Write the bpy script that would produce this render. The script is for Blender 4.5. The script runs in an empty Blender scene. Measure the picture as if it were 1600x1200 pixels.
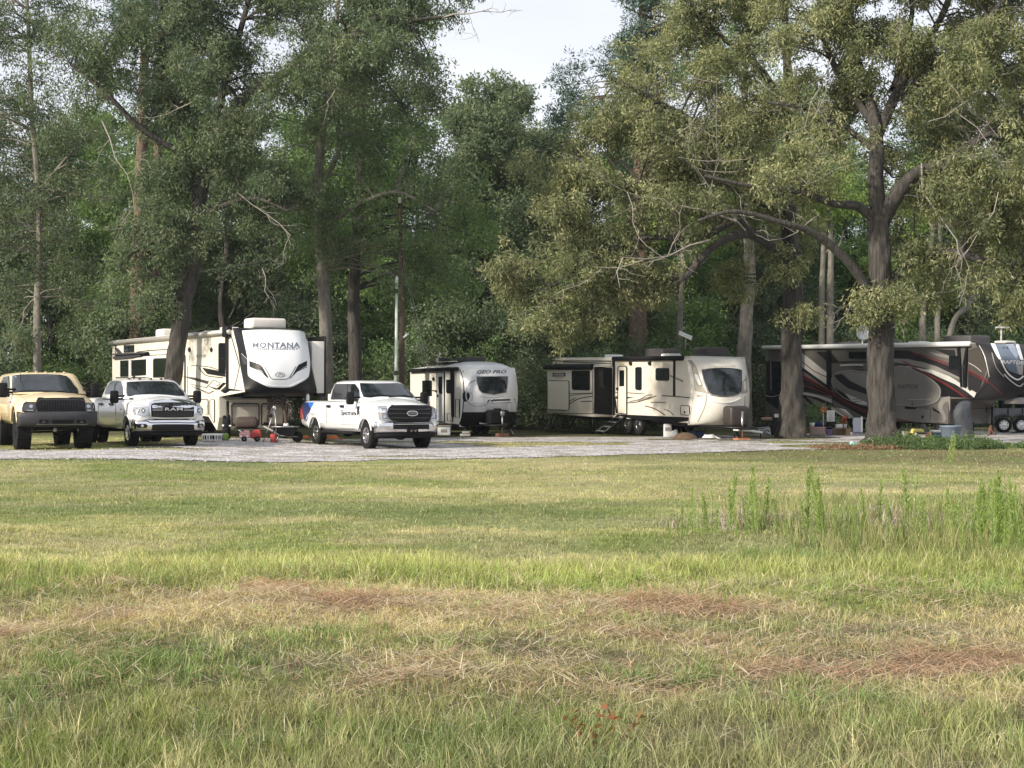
HAZE=.0002; EXPO=1.1; SKYG=4.7; SUNP=2.95
import bpy, bmesh, math, random
import numpy as np
from mathutils import Vector, Matrix, noise as mnoise
from mathutils.bvhtree import BVHTree
from mathutils.geometry import delaunay_2d_cdt
PI = math.pi
F, H, HY = 2311.0, 1.6, 617.0          # focal length in photo pixels, eye height, horizon row
S = bpy.context.scene
COL = S.collection
rng = np.random.default_rng(7)
random.seed(7)

def ray(px, py): return Vector(((px-800)/F, 1.0, -(py-HY)/F))
def at(px, py, Y):
    r = ray(px, py); return Vector((r.x*Y, Y, H+r.z*Y))

# ---------- value noise ----------
def vnoise(x, y, seed=0):
    x = np.asarray(x, float); y = np.asarray(y, float)
    xi = np.floor(x).astype(np.int64); yi = np.floor(y).astype(np.int64)
    fx = x-xi; fy = y-yi; fx = fx*fx*(3-2*fx); fy = fy*fy*(3-2*fy)
    def h(a, b):
        n = (a*374761393 + b*668265263 + seed*974711) & 0x7fffffff
        n = ((n ^ (n >> 13))*1274126177) & 0x7fffffff
        return ((n ^ (n >> 16)) & 0xffff)/65535.0
    return (h(xi, yi)*(1-fx)+h(xi+1, yi)*fx)*(1-fy)+(h(xi, yi+1)*(1-fx)+h(xi+1, yi+1)*fx)*fy
def fbm(x, y, s, seed=0, o=3):
    r = 0; a = 1; t = 0
    for k in range(o):
        r = r + a*vnoise(x*s, y*s, seed+k*17); t += a; a *= .5; s *= 2.1
    return r/t
def sstep(a, b, x):
    t = np.clip((x-a)/(b-a), 0, 1); return t*t*(3-2*t)
def gz(x, y):
    x = np.asarray(x, float); y = np.asarray(y, float)
    near = 1-sstep(16, 24, y)
    z = .13*sstep(-5, -9.5, x)*sstep(24, 36, y)
    z = z + near*((fbm(x, y, .55, 3)-.5)*.16 + (fbm(x, y, 2.1, 5)-.5)*.06)
    z = z + .10*np.exp(-((x-12)/1.6)**2-((y-46.7)/1.3)**2)
    return z
def gz1(x, y): return float(gz(x, y))

# ---------- materials ----------
MATS = {}
def mat(name, col, rough=.5, metal=0., spec=.5, var=0., vscale=5., bump=0., bscale=30., coat=0., stretch=(1, 1, 1), var2=None, emit=None):
    if name in MATS: return MATS[name]
    m = bpy.data.materials.new(name); m.use_nodes = True
    nt = m.node_tree; N = nt.nodes; L = nt.links
    b = N['Principled BSDF']
    b.inputs['Base Color'].default_value = (*col, 1); b.inputs['Roughness'].default_value = rough
    b.inputs['Metallic'].default_value = metal; b.inputs['Specular IOR Level'].default_value = spec
    b.inputs['Coat Weight'].default_value = coat; b.inputs['Coat Roughness'].default_value = .06
    tc = N.new('ShaderNodeTexCoord'); mp = N.new('ShaderNodeMapping'); mp.inputs['Scale'].default_value = stretch
    L.new(tc.outputs['Object'], mp.inputs['Vector'])
    if var > 0:
        n = N.new('ShaderNodeTexNoise'); n.inputs['Scale'].default_value = vscale; n.inputs['Detail'].default_value = 6; n.inputs['Roughness'].default_value = .65
        L.new(mp.outputs[0], n.inputs['Vector'])
        r = N.new('ShaderNodeValToRGB'); c2 = var2 or tuple(c*(1-var) for c in col)
        r.color_ramp.elements[0].position = .32; r.color_ramp.elements[0].color = (*c2, 1)
        r.color_ramp.elements[1].position = .66; r.color_ramp.elements[1].color = (*[min(1, c*(1+var*.35)) for c in col], 1)
        L.new(n.outputs['Fac'], r.inputs['Fac']); L.new(r.outputs['Color'], b.inputs['Base Color'])
    if bump > 0:
        n = N.new('ShaderNodeTexNoise'); n.inputs['Scale'].default_value = bscale; n.inputs['Detail'].default_value = 6
        L.new(mp.outputs[0], n.inputs['Vector'])
        bp = N.new('ShaderNodeBump'); bp.inputs['Strength'].default_value = bump; bp.inputs['Distance'].default_value = .03
        L.new(n.outputs['Fac'], bp.inputs['Height']); L.new(bp.outputs[0], b.inputs['Normal'])
    if emit: b.inputs['Emission Color'].default_value = (*emit, 1); b.inputs['Emission Strength'].default_value = 1
    MATS[name] = m; return m
def leafmat(name, trans=.3, rough=.55, gain=1.0):
    m = bpy.data.materials.new(name); m.use_nodes = True
    nt = m.node_tree; N = nt.nodes; L = nt.links; b = N['Principled BSDF']; out = N['Material Output']
    a = N.new('ShaderNodeAttribute'); a.attribute_name = 'tint'
    b.inputs['Roughness'].default_value = rough; b.inputs['Specular IOR Level'].default_value = .35
    L.new(a.outputs['Color'], b.inputs['Base Color'])
    if trans > 0:
        t = N.new('ShaderNodeBsdfTranslucent'); mx = N.new('ShaderNodeMixShader'); mx.inputs[0].default_value = trans
        g = N.new('ShaderNodeMixRGB'); g.blend_type = 'MULTIPLY'; g.inputs[0].default_value = 1; g.inputs[2].default_value = (1.1, 1.15, .6, 1)
        L.new(a.outputs['Color'], g.inputs[1]); L.new(g.outputs[0], t.inputs['Color'])
        L.new(b.outputs[0], mx.inputs[1]); L.new(t.outputs[0], mx.inputs[2]); L.new(mx.outputs[0], out.inputs['Surface'])
    return m

# ---------- objects ----------
def tag(o, label=None, cat=None, group=None, kind=None):
    if label: o['label'] = label
    if cat: o['category'] = cat
    if group: o['group'] = group
    if kind: o['kind'] = kind
    return o
def root(name, label, cat, loc, rz=0., group=None, pitch=0.):
    o = bpy.data.objects.new(name, None); COL.objects.link(o); o.empty_display_size = .1
    o.location = loc; o.rotation_euler = (0, pitch, rz)
    tag(o, label, cat, group)
    return o
def rmat(o):
    return Matrix.LocRotScale(o.location, o.rotation_euler.to_quaternion(), o.scale)
def link(name, me, m=None, parent=None, smooth=False):
    o = bpy.data.objects.new(name, me); COL.objects.link(o)
    if m is not None:
        for k in (m if isinstance(m, (list, tuple)) else [m]): me.materials.append(k)
    if parent is not None: o.parent = parent
    if smooth: me.shade_smooth()
    return o
def copy_tree(o, parent=None):
    c = o.copy(); COL.objects.link(c)
    if parent is not None: c.parent = parent
    for ch in list(KIDS.get(o.name, [])) or [x for x in o.children]: copy_tree(ch, c)
    return c
KIDS = {}
def npmesh(name, V, Fq, n=4, tint=None):
    me = bpy.data.meshes.new(name)
    V = np.ascontiguousarray(V, dtype=np.float32); Fq = np.ascontiguousarray(Fq, dtype=np.int32)
    me.vertices.add(len(V)); me.vertices.foreach_set('co', V.ravel())
    me.loops.add(Fq.size); me.loops.foreach_set('vertex_index', Fq.ravel())
    me.polygons.add(len(Fq)); me.polygons.foreach_set('loop_start', np.arange(0, Fq.size, n, dtype=np.int32))
    me.update(calc_edges=True)
    if tint is not None:
        a = me.attributes.new('tint', 'FLOAT_COLOR', 'POINT')
        c = np.ones((len(V), 4), np.float32); c[:, :3] = tint
        a.data.foreach_set('color', c.ravel())
    return me
class MB:
    """collects boxes, tubes, prisms into ONE mesh"""
    def __init__(s): s.v = []; s.f = []; s.sm = []
    def add(s, vs, fs, sm=False):
        o = len(s.v); s.v += [tuple(v) for v in vs]; s.f += [tuple(i+o for i in f) for f in fs]; s.sm += [sm]*len(fs); return s
    def box(s, c, d, rz=0, M=None, taper=1.0):
        hx, hy, hz = d[0]/2, d[1]/2, d[2]/2; vs = []
        for z in (-hz, hz):
            t = taper if z > 0 else 1
            for x, y in ((-hx, -hy), (hx, -hy), (hx, hy), (-hx, hy)): vs.append(Vector((x*t, y*t, z)))
        R = Matrix.Rotation(rz, 3, 'Z') if M is None else M
        vs = [R@v+Vector(c) for v in vs]
        return s.add(vs, [(0, 3, 2, 1), (4, 5, 6, 7), (0, 1, 5, 4), (1, 2, 6, 5), (2, 3, 7, 6), (3, 0, 4, 7)])
    def rbox(s, c, d, r=.03, M=None, seg=2):
        """box with rounded edges"""
        bm = bmesh.new(); bmesh.ops.create_cube(bm, size=1)
        for v in bm.verts: v.co = Vector((v.co.x*d[0], v.co.y*d[1], v.co.z*d[2]))
        bmesh.ops.bevel(bm, geom=bm.edges[:], offset=min(r, min(d)*.49), segments=seg, affect='EDGES', profile=.5)
        M = M or Matrix.Identity(3); bm.verts.index_update()
        s.add([M@v.co+Vector(c) for v in bm.verts], [[v.index for v in f.verts] for f in bm.faces], True); bm.free(); return s
    def tube(s, pts, rad, n=8, caps=True):
        pts = [Vector(p) for p in pts]; rad = rad if isinstance(rad, (list, tuple)) else [rad]*len(pts)
        vs = []; fs = []; ref = None
        for i, p in enumerate(pts):
            t = (pts[min(i+1, len(pts)-1)]-pts[max(i-1, 0)]).normalized()
            if ref is None: ref = t.orthogonal().normalized()
            a = (ref-t*ref.dot(t)); a = a.normalized() if a.length > 1e-5 else t.orthogonal().normalized(); ref = a; b = t.cross(a)
            for k in range(n):
                q = 2*PI*k/n; vs.append(p+(a*math.cos(q)+b*math.sin(q))*rad[i])
        for i in range(len(pts)-1):
            for k in range(n):
                j = (k+1) % n; fs.append((i*n+k, i*n+j, (i+1)*n+j, (i+1)*n+k))
        if caps: fs.append(tuple(range(n-1, -1, -1))); fs.append(tuple((len(pts)-1)*n+k for k in range(n)))
        return s.add(vs, fs, True)
    def lathe(s, prof, c=(0, 0, 0), ax='Z', n=24, caps=False):
        vs = []; fs = []
        for (r, h) in prof:
            for k in range(n):
                q = 2*PI*k/n; x, y = r*math.cos(q), r*math.sin(q)
                v = {'Z': (x, y, h), 'Y': (x, h, y), 'X': (h, x, y)}[ax]
                vs.append(Vector(v)+Vector(c))
        for i in range(len(prof)-1):
            for k in range(n):
                j = (k+1) % n; f = (i*n+k, i*n+j, (i+1)*n+j, (i+1)*n+k)
                fs.append(f if ax != 'Y' else f[::-1])
        if caps: fs.append(tuple(range(n))); fs.append(tuple((len(prof)-1)*n+k for k in range(n)))
        return s.add(vs, fs, True)
    def prism(s, poly, y0, y1, plane='XZ'):
        n = len(poly)
        def P(a, b, y): return {'XZ': (a, y, b), 'XY': (a, b, y), 'YZ': (y, a, b)}[plane]
        vs = [P(a, b, y0) for a, b in poly]+[P(a, b, y1) for a, b in poly]
        fs = [tuple(range(n)), tuple(range(2*n-1, n-1, -1))]+[(i, i+n, (i+1) % n+n, (i+1) % n) for i in range(n)]
        return s.add(vs, fs)
    def grid(s, rows, closed=False, sm=True):
        m = len(rows[0]); vs = [p for r in rows for p in r]; fs = []
        for i in range(len(rows)-1):
            for k in range(m-(0 if closed else 1)):
                j = (k+1) % m; fs.append((i*m+k, i*m+j, (i+1)*m+j, (i+1)*m+k))
        return s.add(vs, fs, sm)
    def build(s, name, m, parent=None, bevel=0., solid=0., fix=True):
        me = bpy.data.meshes.new(name); me.from_pydata(s.v, [], s.f); me.update()
        me.polygons.foreach_set('use_smooth', s.sm)
        if fix:
            bm = bmesh.new(); bm.from_mesh(me); bmesh.ops.remove_doubles(bm, verts=bm.verts, dist=1e-5)
            bmesh.ops.recalc_face_normals(bm, faces=bm.faces); bm.to_mesh(me); bm.free()
        o = link(name, me, m, parent)
        if solid:
            q = o.modifiers.new('solid', 'SOLIDIFY'); q.thickness = solid
        if bevel:
            q = o.modifiers.new('bevel', 'BEVEL'); q.width = bevel; q.segments = 2; q.limit_method = 'ANGLE'; q.angle_limit = math.radians(40)
        return o
def real(o):
    """apply the modifiers of o into its mesh"""
    bpy.context.view_layer.update()
    dg = bpy.context.evaluated_depsgraph_get(); me = bpy.data.meshes.new_from_object(o.evaluated_get(dg))
    o.modifiers.clear(); o.data = me; return o
def bool_cut(o, cutters):
    for c in cutters:
        q = o.modifiers.new('cut', 'BOOLEAN'); q.operation = 'DIFFERENCE'; q.solver = 'EXACT'; q.object = c
    real(o)
    for c in cutters: bpy.data.objects.remove(c)
    return o

# ---------- pieces laid onto a body, their outline measured on the photograph ----------
class Surf:
    def __init__(s, rt, objs):
        s.rt = rt; s.M = rmat(rt); s.I = s.M.inverted(); vs = []; fs = []
        for o in objs:
            k = len(vs); vs += [v.co.copy() for v in o.data.vertices]; fs += [[i+k for i in p.vertices] for p in o.data.polygons]
        s.b = BVHTree.FromPolygons(vs, fs); s.o = s.I@Vector((0, 0, H)); s.R = s.I.to_3x3()
    def hit(s, px, py):
        d = (s.R@ray(px, py)).normalized(); h, n, i, t = s.b.ray_cast(s.o, d)
        if h is None: return None
        if n.dot(d) > 0: n = -n
        return h, n
    def get(s, p, c):
        for k in range(24):
            r = s.hit(p[0]+(c[0]-p[0])*k*.04, p[1]+(c[1]-p[1])*k*.04)
            if r: return r
        return None
    def stamp(s, name, poly, m, th=.008, step=7., parent=None, off=.003, label=None):
        poly = dens(poly, step); c = (sum(p[0] for p in poly)/len(poly), sum(p[1] for p in poly)/len(poly))
        n = len(poly); pts = [Vector(p) for p in poly]
        x0 = min(p[0] for p in poly); x1 = max(p[0] for p in poly); y0 = min(p[1] for p in poly); y1 = max(p[1] for p in poly)
        if step < 40:
            y = y0+step*.5
            while y < y1:
                x = x0+step*.5
                while x < x1:
                    if inside(x, y, poly): pts.append(Vector((x, y)))
                    x += step
                y += step
        vs, _, fs, _, _, _ = delaunay_2d_cdt(pts, [], [list(range(n))], 1, 1e-6)
        V = []; B = []; lst = None
        for v in vs:
            r = s.get(v, c) or lst
            if r is None: continue
            lst = r; V.append(r[0]+r[1]*(off+th)); B.append(r[0]+r[1]*off*.3)
        if len(V) != len(vs): return None
        cnt = {}
        for f in fs:
            for a, b in zip(f, f[1:]+f[:1]): cnt[frozenset((a, b))] = cnt.get(frozenset((a, b)), 0)+1
        k = len(V); W = list(V); FF = [tuple(f) for f in fs]; SM = [True]*len(FF); mp = {}
        for e, q in cnt.items():
            if q == 1:
                a, b = tuple(e)
                i = len(W); W += [V[a], V[b], B[b], B[a]]; FF.append((i, i+1, i+2, i+3)); SM.append(False)
        me = bpy.data.meshes.new(name); me.from_pydata([tuple(v) for v in W], [], FF); me.update(); me.polygons.foreach_set('use_smooth', SM)
        o = link(name, me, m, parent or s.rt)
        if label: o['label'] = label
        return o
    def frame(s, name, poly, w, m, th=.02, step=12., parent=None):
        """closed band of width w px along an outline (a window or door surround)"""
        return s.line(name, list(poly)+[poly[0]], w, m, th, step, parent, True)
    def line(s, name, pl, w, m, th=.006, step=9., parent=None, closed=False):
        pl = dens(pl[:-1] if closed else pl, step, closed); mb = MB(); n = len(pl); L = []
        ws = w if isinstance(w, (list, tuple)) else None
        for i, p in enumerate(pl):
            a = pl[(i-1) % n] if closed or i > 0 else p; b = pl[(i+1) % n] if closed or i < n-1 else p
            d = Vector((b[0]-a[0], b[1]-a[1])); d = d.normalized() if d.length > 0 else Vector((1, 0)); q = Vector((-d.y, d.x))
            ww = w if ws is None else ws[0]+(ws[1]-ws[0])*(i/(n-1))
            r1 = s.get((p[0]+q.x*ww/2, p[1]+q.y*ww/2), p); r2 = s.get((p[0]-q.x*ww/2, p[1]-q.y*ww/2), p)
            if r1 is None or r2 is None: continue
            L.append((r1[0]+r1[1]*.001, r1[0]+r1[1]*(th+.003), r2[0]+r2[1]*(th+.003), r2[0]+r2[1]*.001))
        if len(L) < 2: return None
        if closed: L.append(L[0])
        mb.grid(L, sm=False); return mb.build(name, m, parent or s.rt, fix=False)
    def text(s, name, txt, quad, m, bold=0., shear=0., off=.006, parent=None, sp=1.):
        cu = bpy.data.curves.new('t', 'FONT'); cu.body = txt; cu.offset = bold; cu.shear = shear; cu.space_character = sp; cu.resolution_u = 2
        t = bpy.data.objects.new('t', cu); COL.objects.link(t); bpy.context.view_layer.update()
        dg = bpy.context.evaluated_depsgraph_get(); me = bpy.data.meshes.new_from_object(t.evaluated_get(dg))
        bpy.data.objects.remove(t); bpy.data.curves.remove(cu)
        bm = bmesh.new(); bm.from_mesh(me); bmesh.ops.triangulate(bm, faces=bm.faces)
        for q in range(3):
            le = [e_ for e_ in bm.edges if e_.calc_length() > .22]
            if le: bmesh.ops.subdivide_edges(bm, edges=le, cuts=1); bmesh.ops.triangulate(bm, faces=[f_ for f_ in bm.faces if len(f_.verts) > 3])
        bm.to_mesh(me); bm.free()
        X = [v.co.x for v in me.vertices]; Yc = [v.co.y for v in me.vertices]; x0, x1, y0, y1 = min(X), max(X), min(Yc), max(Yc)
        (ax, ay), (bx, by), (cx, cy), (dx, dy) = quad; last = None
        for v in me.vertices:
            u = (v.co.x-x0)/(x1-x0); w = (v.co.y-y0)/(y1-y0)
            px = (dx+(cx-dx)*u)*(1-w)+(ax+(bx-ax)*u)*w; py = (dy+(cy-dy)*u)*(1-w)+(ay+(by-ay)*u)*w
            r = s.hit(px, py) or last
            if r: last = r; v.co = r[0]+r[1]*off
        me.name = name; return link(name, me, m, parent or s.rt)
    def P(s, px, py):
        r = s.hit(px, py); return r[0] if r else None
def dens(poly, step, closed=True):
    out = []; n = len(poly)
    for i in range(n if closed else n-1):
        a = poly[i]; b = poly[(i+1) % n]; d = math.hypot(b[0]-a[0], b[1]-a[1]); k = max(1, int(math.ceil(d/step)))
        for j in range(k): out.append((a[0]+(b[0]-a[0])*j/k, a[1]+(b[1]-a[1])*j/k))
    if not closed: out.append(tuple(poly[-1]))
    return out
def inside(x, y, P):
    r = False; n = len(P)
    for i in range(n):
        x1, y1 = P[i][:2]; x2, y2 = P[(i+1) % n][:2]
        if (y1 > y) != (y2 > y) and x < (x2-x1)*(y-y1)/(y2-y1)+x1: r = not r
    return r
def spl(pts, n=6):
    """smooth curve through points"""
    P = [Vector(p) for p in pts]; out = []
    for i in range(len(P)-1):
        a = P[max(i-1, 0)]; b = P[i]; c = P[i+1]; d = P[min(i+2, len(P)-1)]
        for k in range(n):
            t = k/n; out.append(tuple(.5*((2*b)+(c-a)*t+(2*a-5*b+4*c-d)*t*t+(3*b-a-3*c+d)*t**3)))
    out.append(tuple(P[-1])); return out
def Z(ox, oy, sc):
    """photo pixel of a point read off an enlarged crop"""
    return lambda pts: [(ox+x*sc, oy+y*sc) for x, y in pts]
def band(top, bot):
    return spl(top, 4)+spl(bot, 4)[::-1]
# ================= camera, light, sky =================
cam = bpy.data.cameras.new('camera'); co = bpy.data.objects.new('camera', cam); COL.objects.link(co)
co.location = (0, 0, H); co.rotation_euler = (PI/2, 0, 0); cam.sensor_width = 36; cam.lens = 36*F/1600; cam.shift_y = (HY-600)/1600
cam.clip_end = 3000; cam.clip_start = .1; S.camera = co
S.view_settings.view_transform = 'Standard'; S.view_settings.look = 'None'; S.view_settings.exposure = EXPO; S.view_settings.gamma = 1
S.cycles.use_denoising = True; S.cycles.max_bounces = 8; S.cycles.diffuse_bounces = 3; S.cycles.glossy_bounces = 3; S.cycles.transmission_bounces = 4
S.cycles.use_adaptive_sampling = True; S.cycles.adaptive_threshold = .015; S.cycles.caustics_reflective = False; S.cycles.caustics_refractive = False
SUN_EL, SUN_DIR = math.radians(27), Vector((-.78, -.62, 0)).normalized()
w = bpy.data.worlds.new('World'); S.world = w; w.use_nodes = True; nt = w.node_tree; N = nt.nodes; L = nt.links
sky = N.new('ShaderNodeTexSky'); sky.sky_type = 'NISHITA'; sky.sun_disc = False; sky.sun_elevation = SUN_EL
sky.sun_rotation = math.atan2(SUN_DIR.x, SUN_DIR.y); sky.dust_density = 2.5; sky.air_density = 1.0
tc = N.new('ShaderNodeTexCoord'); mp = N.new('ShaderNodeMapping'); mp.inputs['Scale'].default_value = (1, 1, 3.2)
no = N.new('ShaderNodeTexNoise'); no.inputs['Scale'].default_value = 2.6; no.inputs['Detail'].default_value = 5; no.inputs['Roughness'].default_value = .5
cr = N.new('ShaderNodeValToRGB'); cr.color_ramp.elements[0].position = .34; cr.color_ramp.elements[0].color = (.70, .735, .82, 1)
cr.color_ramp.elements[1].position = .66; cr.color_ramp.elements[1].color = (.88, .90, .965, 1)
ml = N.new('ShaderNodeMixRGB'); ml.blend_type = 'MULTIPLY'; ml.inputs[0].default_value = 1; ml.inputs[2].default_value = (SKYG, SKYG, SKYG, 1)
mx = N.new('ShaderNodeMixRGB'); mx.inputs[0].default_value = .95
L.new(tc.outputs['Generated'], mp.inputs[0]); L.new(mp.outputs[0], no.inputs['Vector']); L.new(no.outputs['Fac'], cr.inputs[0]); L.new(cr.outputs[0], ml.inputs[1])
L.new(sky.outputs[0], mx.inputs[1]); L.new(ml.outputs[0], mx.inputs[2]); L.new(mx.outputs[0], N['Background'].inputs[0]); N['Background'].inputs[1].default_value = .12
sl = bpy.data.lights.new('sun', 'SUN'); so = bpy.data.objects.new('sun', sl); COL.objects.link(so); sl.energy = SUNP; sl.angle = math.radians(2.0); sl.color = (1, .91, .76)
d = Vector((SUN_DIR.x*math.cos(SUN_EL), SUN_DIR.y*math.cos(SUN_EL), math.sin(SUN_EL))); so.rotation_euler = d.to_track_quat('Z', 'Y').to_euler(); so.location = d*60

# ================= ground =================
def zones(x, y):
    """cover of the field, oak shade painted into its colour: returns colour, blade height, dead cover, bare gaps, weedy corner"""
    x = np.asarray(x, float); y = np.asarray(y, float)
    n1 = fbm(x, y, .5, 11); n2 = fbm(x, y, 1.7, 13); n3 = fbm(x*.35, y, .45, 19); n4 = fbm(x*.8, y*1.3, .9, 71); yw = y+(fbm(x, y, .55, 61)-.5)*3.0
    green = np.stack([.24+0*x, .288+0*x, .092+0*x], -1); lime = np.array([.33, .41, .09]); straw = np.array([.66, .56, .32]); rust = np.array([.46, .29, .20]); soil = np.array([.25, .20, .165])
    deep = np.array([.15, .22, .07]); grey = np.array([.40, .36, .23])
    def mixc(a, b, t): return a*(1-t[..., None])+b*t[..., None]
    c = mixc(green, grey, sstep(.35, .7, fbm(x, y, .8, 83))*.5)
    c = mixc(c, straw, sstep(.36, .66, n3*.55+n2*.45)*.5*sstep(12, 14, y))
    c = mixc(c, deep, sstep(.55, .75, fbm(x*.4, y, .33, 23))*.6*sstep(14, 18, y)*(1-sstep(34, 40, y)))
    c = mixc(c, deep, sstep(.5, .72, fbm(x, y, .9, 29))*.55*(1-sstep(9.5, 11, y)))
    l = np.exp(-((yw-12.9)/1.0)**2); c = mixc(c, lime, l*(.2+.45*n2))
    w1 = (.35+1.1*sstep(.38, .6, fbm(x*1.0, y*.8, .8, 75)))*np.exp(-((yw-10.75)/.9)**2)*sstep(2.6, .9, x)*sstep(-8.5, -3.0, x)
    w2 = np.exp(-((yw-8.95+.10*x)/1.1)**2)*sstep(.4, 1.4, x)*sstep(.40, .56, fbm(x*1.1, y*1.4, 1.0, 73))
    w3 = np.exp(-((yw-8.3)/.8)**2)*np.exp(-((x+1.5)/1.6)**2)*.8
    w4 = np.exp(-((yw-7.35)/.4)**2-((x-1.0)/.7)**2)
    dead = np.clip((w1*1.3+w2*1.05+w3+w4*.9)*sstep(.28, .62, n4)*1.15, 0, 1)
    c = mixc(c, straw, np.clip(dead*1.5+sstep(.42, .66, fbm(x, y*1.4, .8, 97))*.8*(1-sstep(10.8, 12, yw))*sstep(6.9, 7.8, yw), 0, 1)*.85)
    c = mixc(c, rust, sstep(.42, .85, dead*(.25+1.15*fbm(x, y, 1.5, 91)))*.75)
    c = mixc(c, soil, sstep(.62, .8, dead*fbm(x, y, 2.2, 93)*1.5)*.6)
    band1 = np.exp(-((yw-11.6)/.4)**2)*sstep(2.6, .5, x)*sstep(-6, -2.5, x)*sstep(.35, .6, n4); c = mixc(c, straw*1.05, band1*.7)
    gap = np.clip(sstep(.52, .74, fbm(x, y, 1.6, 31))*(1-sstep(10.5, 12, y))+sstep(7.0, 7.6, y)*(1-sstep(9.3, 10.2, y))*.35*sstep(.4, .6, n2), 0, 1); c = mixc(c, soil, gap*.45)
    wd = sstep(1.6, 3.6, x-.1*y+1.2)*sstep(12.5, 14.5, y)*(1-sstep(21, 25, y)); c = mixc(c, np.array([.16, .20, .07]), wd*.4)
    mauve = np.exp(-((y-18.2)/1.7)**2)*wd*sstep(.35, .6, n2); c = mixc(c, np.array([.30, .23, .20]), mauve*.6)
    oak = np.exp(-((x-10.5)/6.)**2-((y-40)/7.)**2); c = mixc(c, np.array([.19, .145, .085])+np.array([-.05, .03, -.02])*sstep(.4, .6, n2)[..., None], np.clip(oak*1.4, 0, 1)*.8)  # brown litter plus the oak's shade, painted into the ground colour
    far = sstep(50, 56, y); c = mixc(c, np.array([.075, .08, .035]), far*.85)
    c = mixc(c, np.array([.13, .11, .075]), far*sstep(.5, .7, n1)*.7)
    c = c*(.80+.42*fbm(x*.6, y, .5, 99))[..., None]*(.85+.3*fbm(x, y, 2.5, 98))[..., None]
    h = .028+.016*n2+.012*sstep(17, 13, y)
    h = h+.085*np.exp(-((yw-12.8)/1.0)**2)*(.4+n2)
    h = h+sstep(7.9, 6.9, y)*.075*(.4+n1)+sstep(10, 7.5, y)*.03*n2
    h = h+wd*.10*(.3+n2)
    h = np.where(dead > .4, h*.4+.012, h)
    return c, h, dead, gap, wd
def ground():
    xs = np.concatenate([np.linspace(-260, -60, 12), np.linspace(-55, 55, 221), np.linspace(60, 260, 12)])
    ys = np.concatenate([np.linspace(-60, 4.4, 10), np.arange(4.6, 24, .1), np.arange(24, 120, .5), np.linspace(125, 420, 14)])
    X, Y = np.meshgrid(xs, ys); Zg = gz(X, Y)
    V = np.stack([X, Y, Zg], -1).reshape(-1, 3); nx = len(xs); i = np.arange((len(ys)-1)*nx).reshape(-1, nx)[:, :-1].ravel()
    Q = np.stack([i, i+1, i+nx+1, i+nx], -1)
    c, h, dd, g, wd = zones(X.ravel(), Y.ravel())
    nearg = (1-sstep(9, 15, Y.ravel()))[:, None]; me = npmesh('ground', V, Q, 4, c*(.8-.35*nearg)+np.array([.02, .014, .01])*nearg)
    m = bpy.data.materials.new('field'); m.use_nodes = True; nt = m.node_tree; N = nt.nodes; L = nt.links; b = N['Principled BSDF']
    b.inputs['Roughness'].default_value = .95; b.inputs['Specular IOR Level'].default_value = .1
    a = N.new('ShaderNodeAttribute'); a.attribute_name = 'tint'; tc = N.new('ShaderNodeTexCoord')
    out = a.outputs['Color']
    for sc, st, lo, hi, s in ((9, 1, .65, 1.3, (1, .6, 1)), (45, 1, .55, 1.4, (1, .5, 1))):
        mp = N.new('ShaderNodeMapping'); mp.inputs['Scale'].default_value = s; L.new(tc.outputs['Object'], mp.inputs[0])
        n = N.new('ShaderNodeTexNoise'); n.inputs['Scale'].default_value = sc; n.inputs['Detail'].default_value = 5; n.inputs['Roughness'].default_value = .7; L.new(mp.outputs[0], n.inputs['Vector'])
        mr = N.new('ShaderNodeMapRange'); mr.inputs[1].default_value = .3; mr.inputs[2].default_value = .7; mr.inputs[3].default_value = lo; mr.inputs[4].default_value = hi; L.new(n.outputs['Fac'], mr.inputs[0])
        q = N.new('ShaderNodeMixRGB'); q.blend_type = 'MULTIPLY'; q.inputs[0].default_value = 1; L.new(out, q.inputs[1]); L.new(mr.outputs[0], q.inputs[2]); out = q.outputs[0]
    L.new(out, b.inputs['Base Color'])
    bp = N.new('ShaderNodeBump'); bp.inputs['Strength'].default_value = .8; bp.inputs['Distance'].default_value = .04; L.new(n.outputs['Fac'], bp.inputs['Height']); L.new(bp.outputs[0], b.inputs['Normal'])
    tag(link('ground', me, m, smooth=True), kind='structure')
ground()
if HAZE > 0:  # haze volume added to lift the dark tones, much like lens glare
    hz = MB().box((0, 180, 13.5), (524, 484, 31)).build('haze', None, None); hm = bpy.data.materials.new('haze'); hm.use_nodes = True; nt = hm.node_tree; nt.nodes.remove(nt.nodes['Principled BSDF'])
    pv = nt.nodes.new('ShaderNodeVolumePrincipled'); pv.inputs['Density'].default_value = HAZE; pv.inputs['Color'].default_value = (.86, .92, 1, 1); pv.inputs['Anisotropy'].default_value = .2; nt.links.new(pv.outputs[0], nt.nodes['Material Output'].inputs['Volume']); hz.data.materials.append(hm)
    tag(hz, 'added thin pale haze that lifts the dark tones of the wood', 'haze', kind='stuff'); S.cycles.volume_bounces = 0

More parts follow.
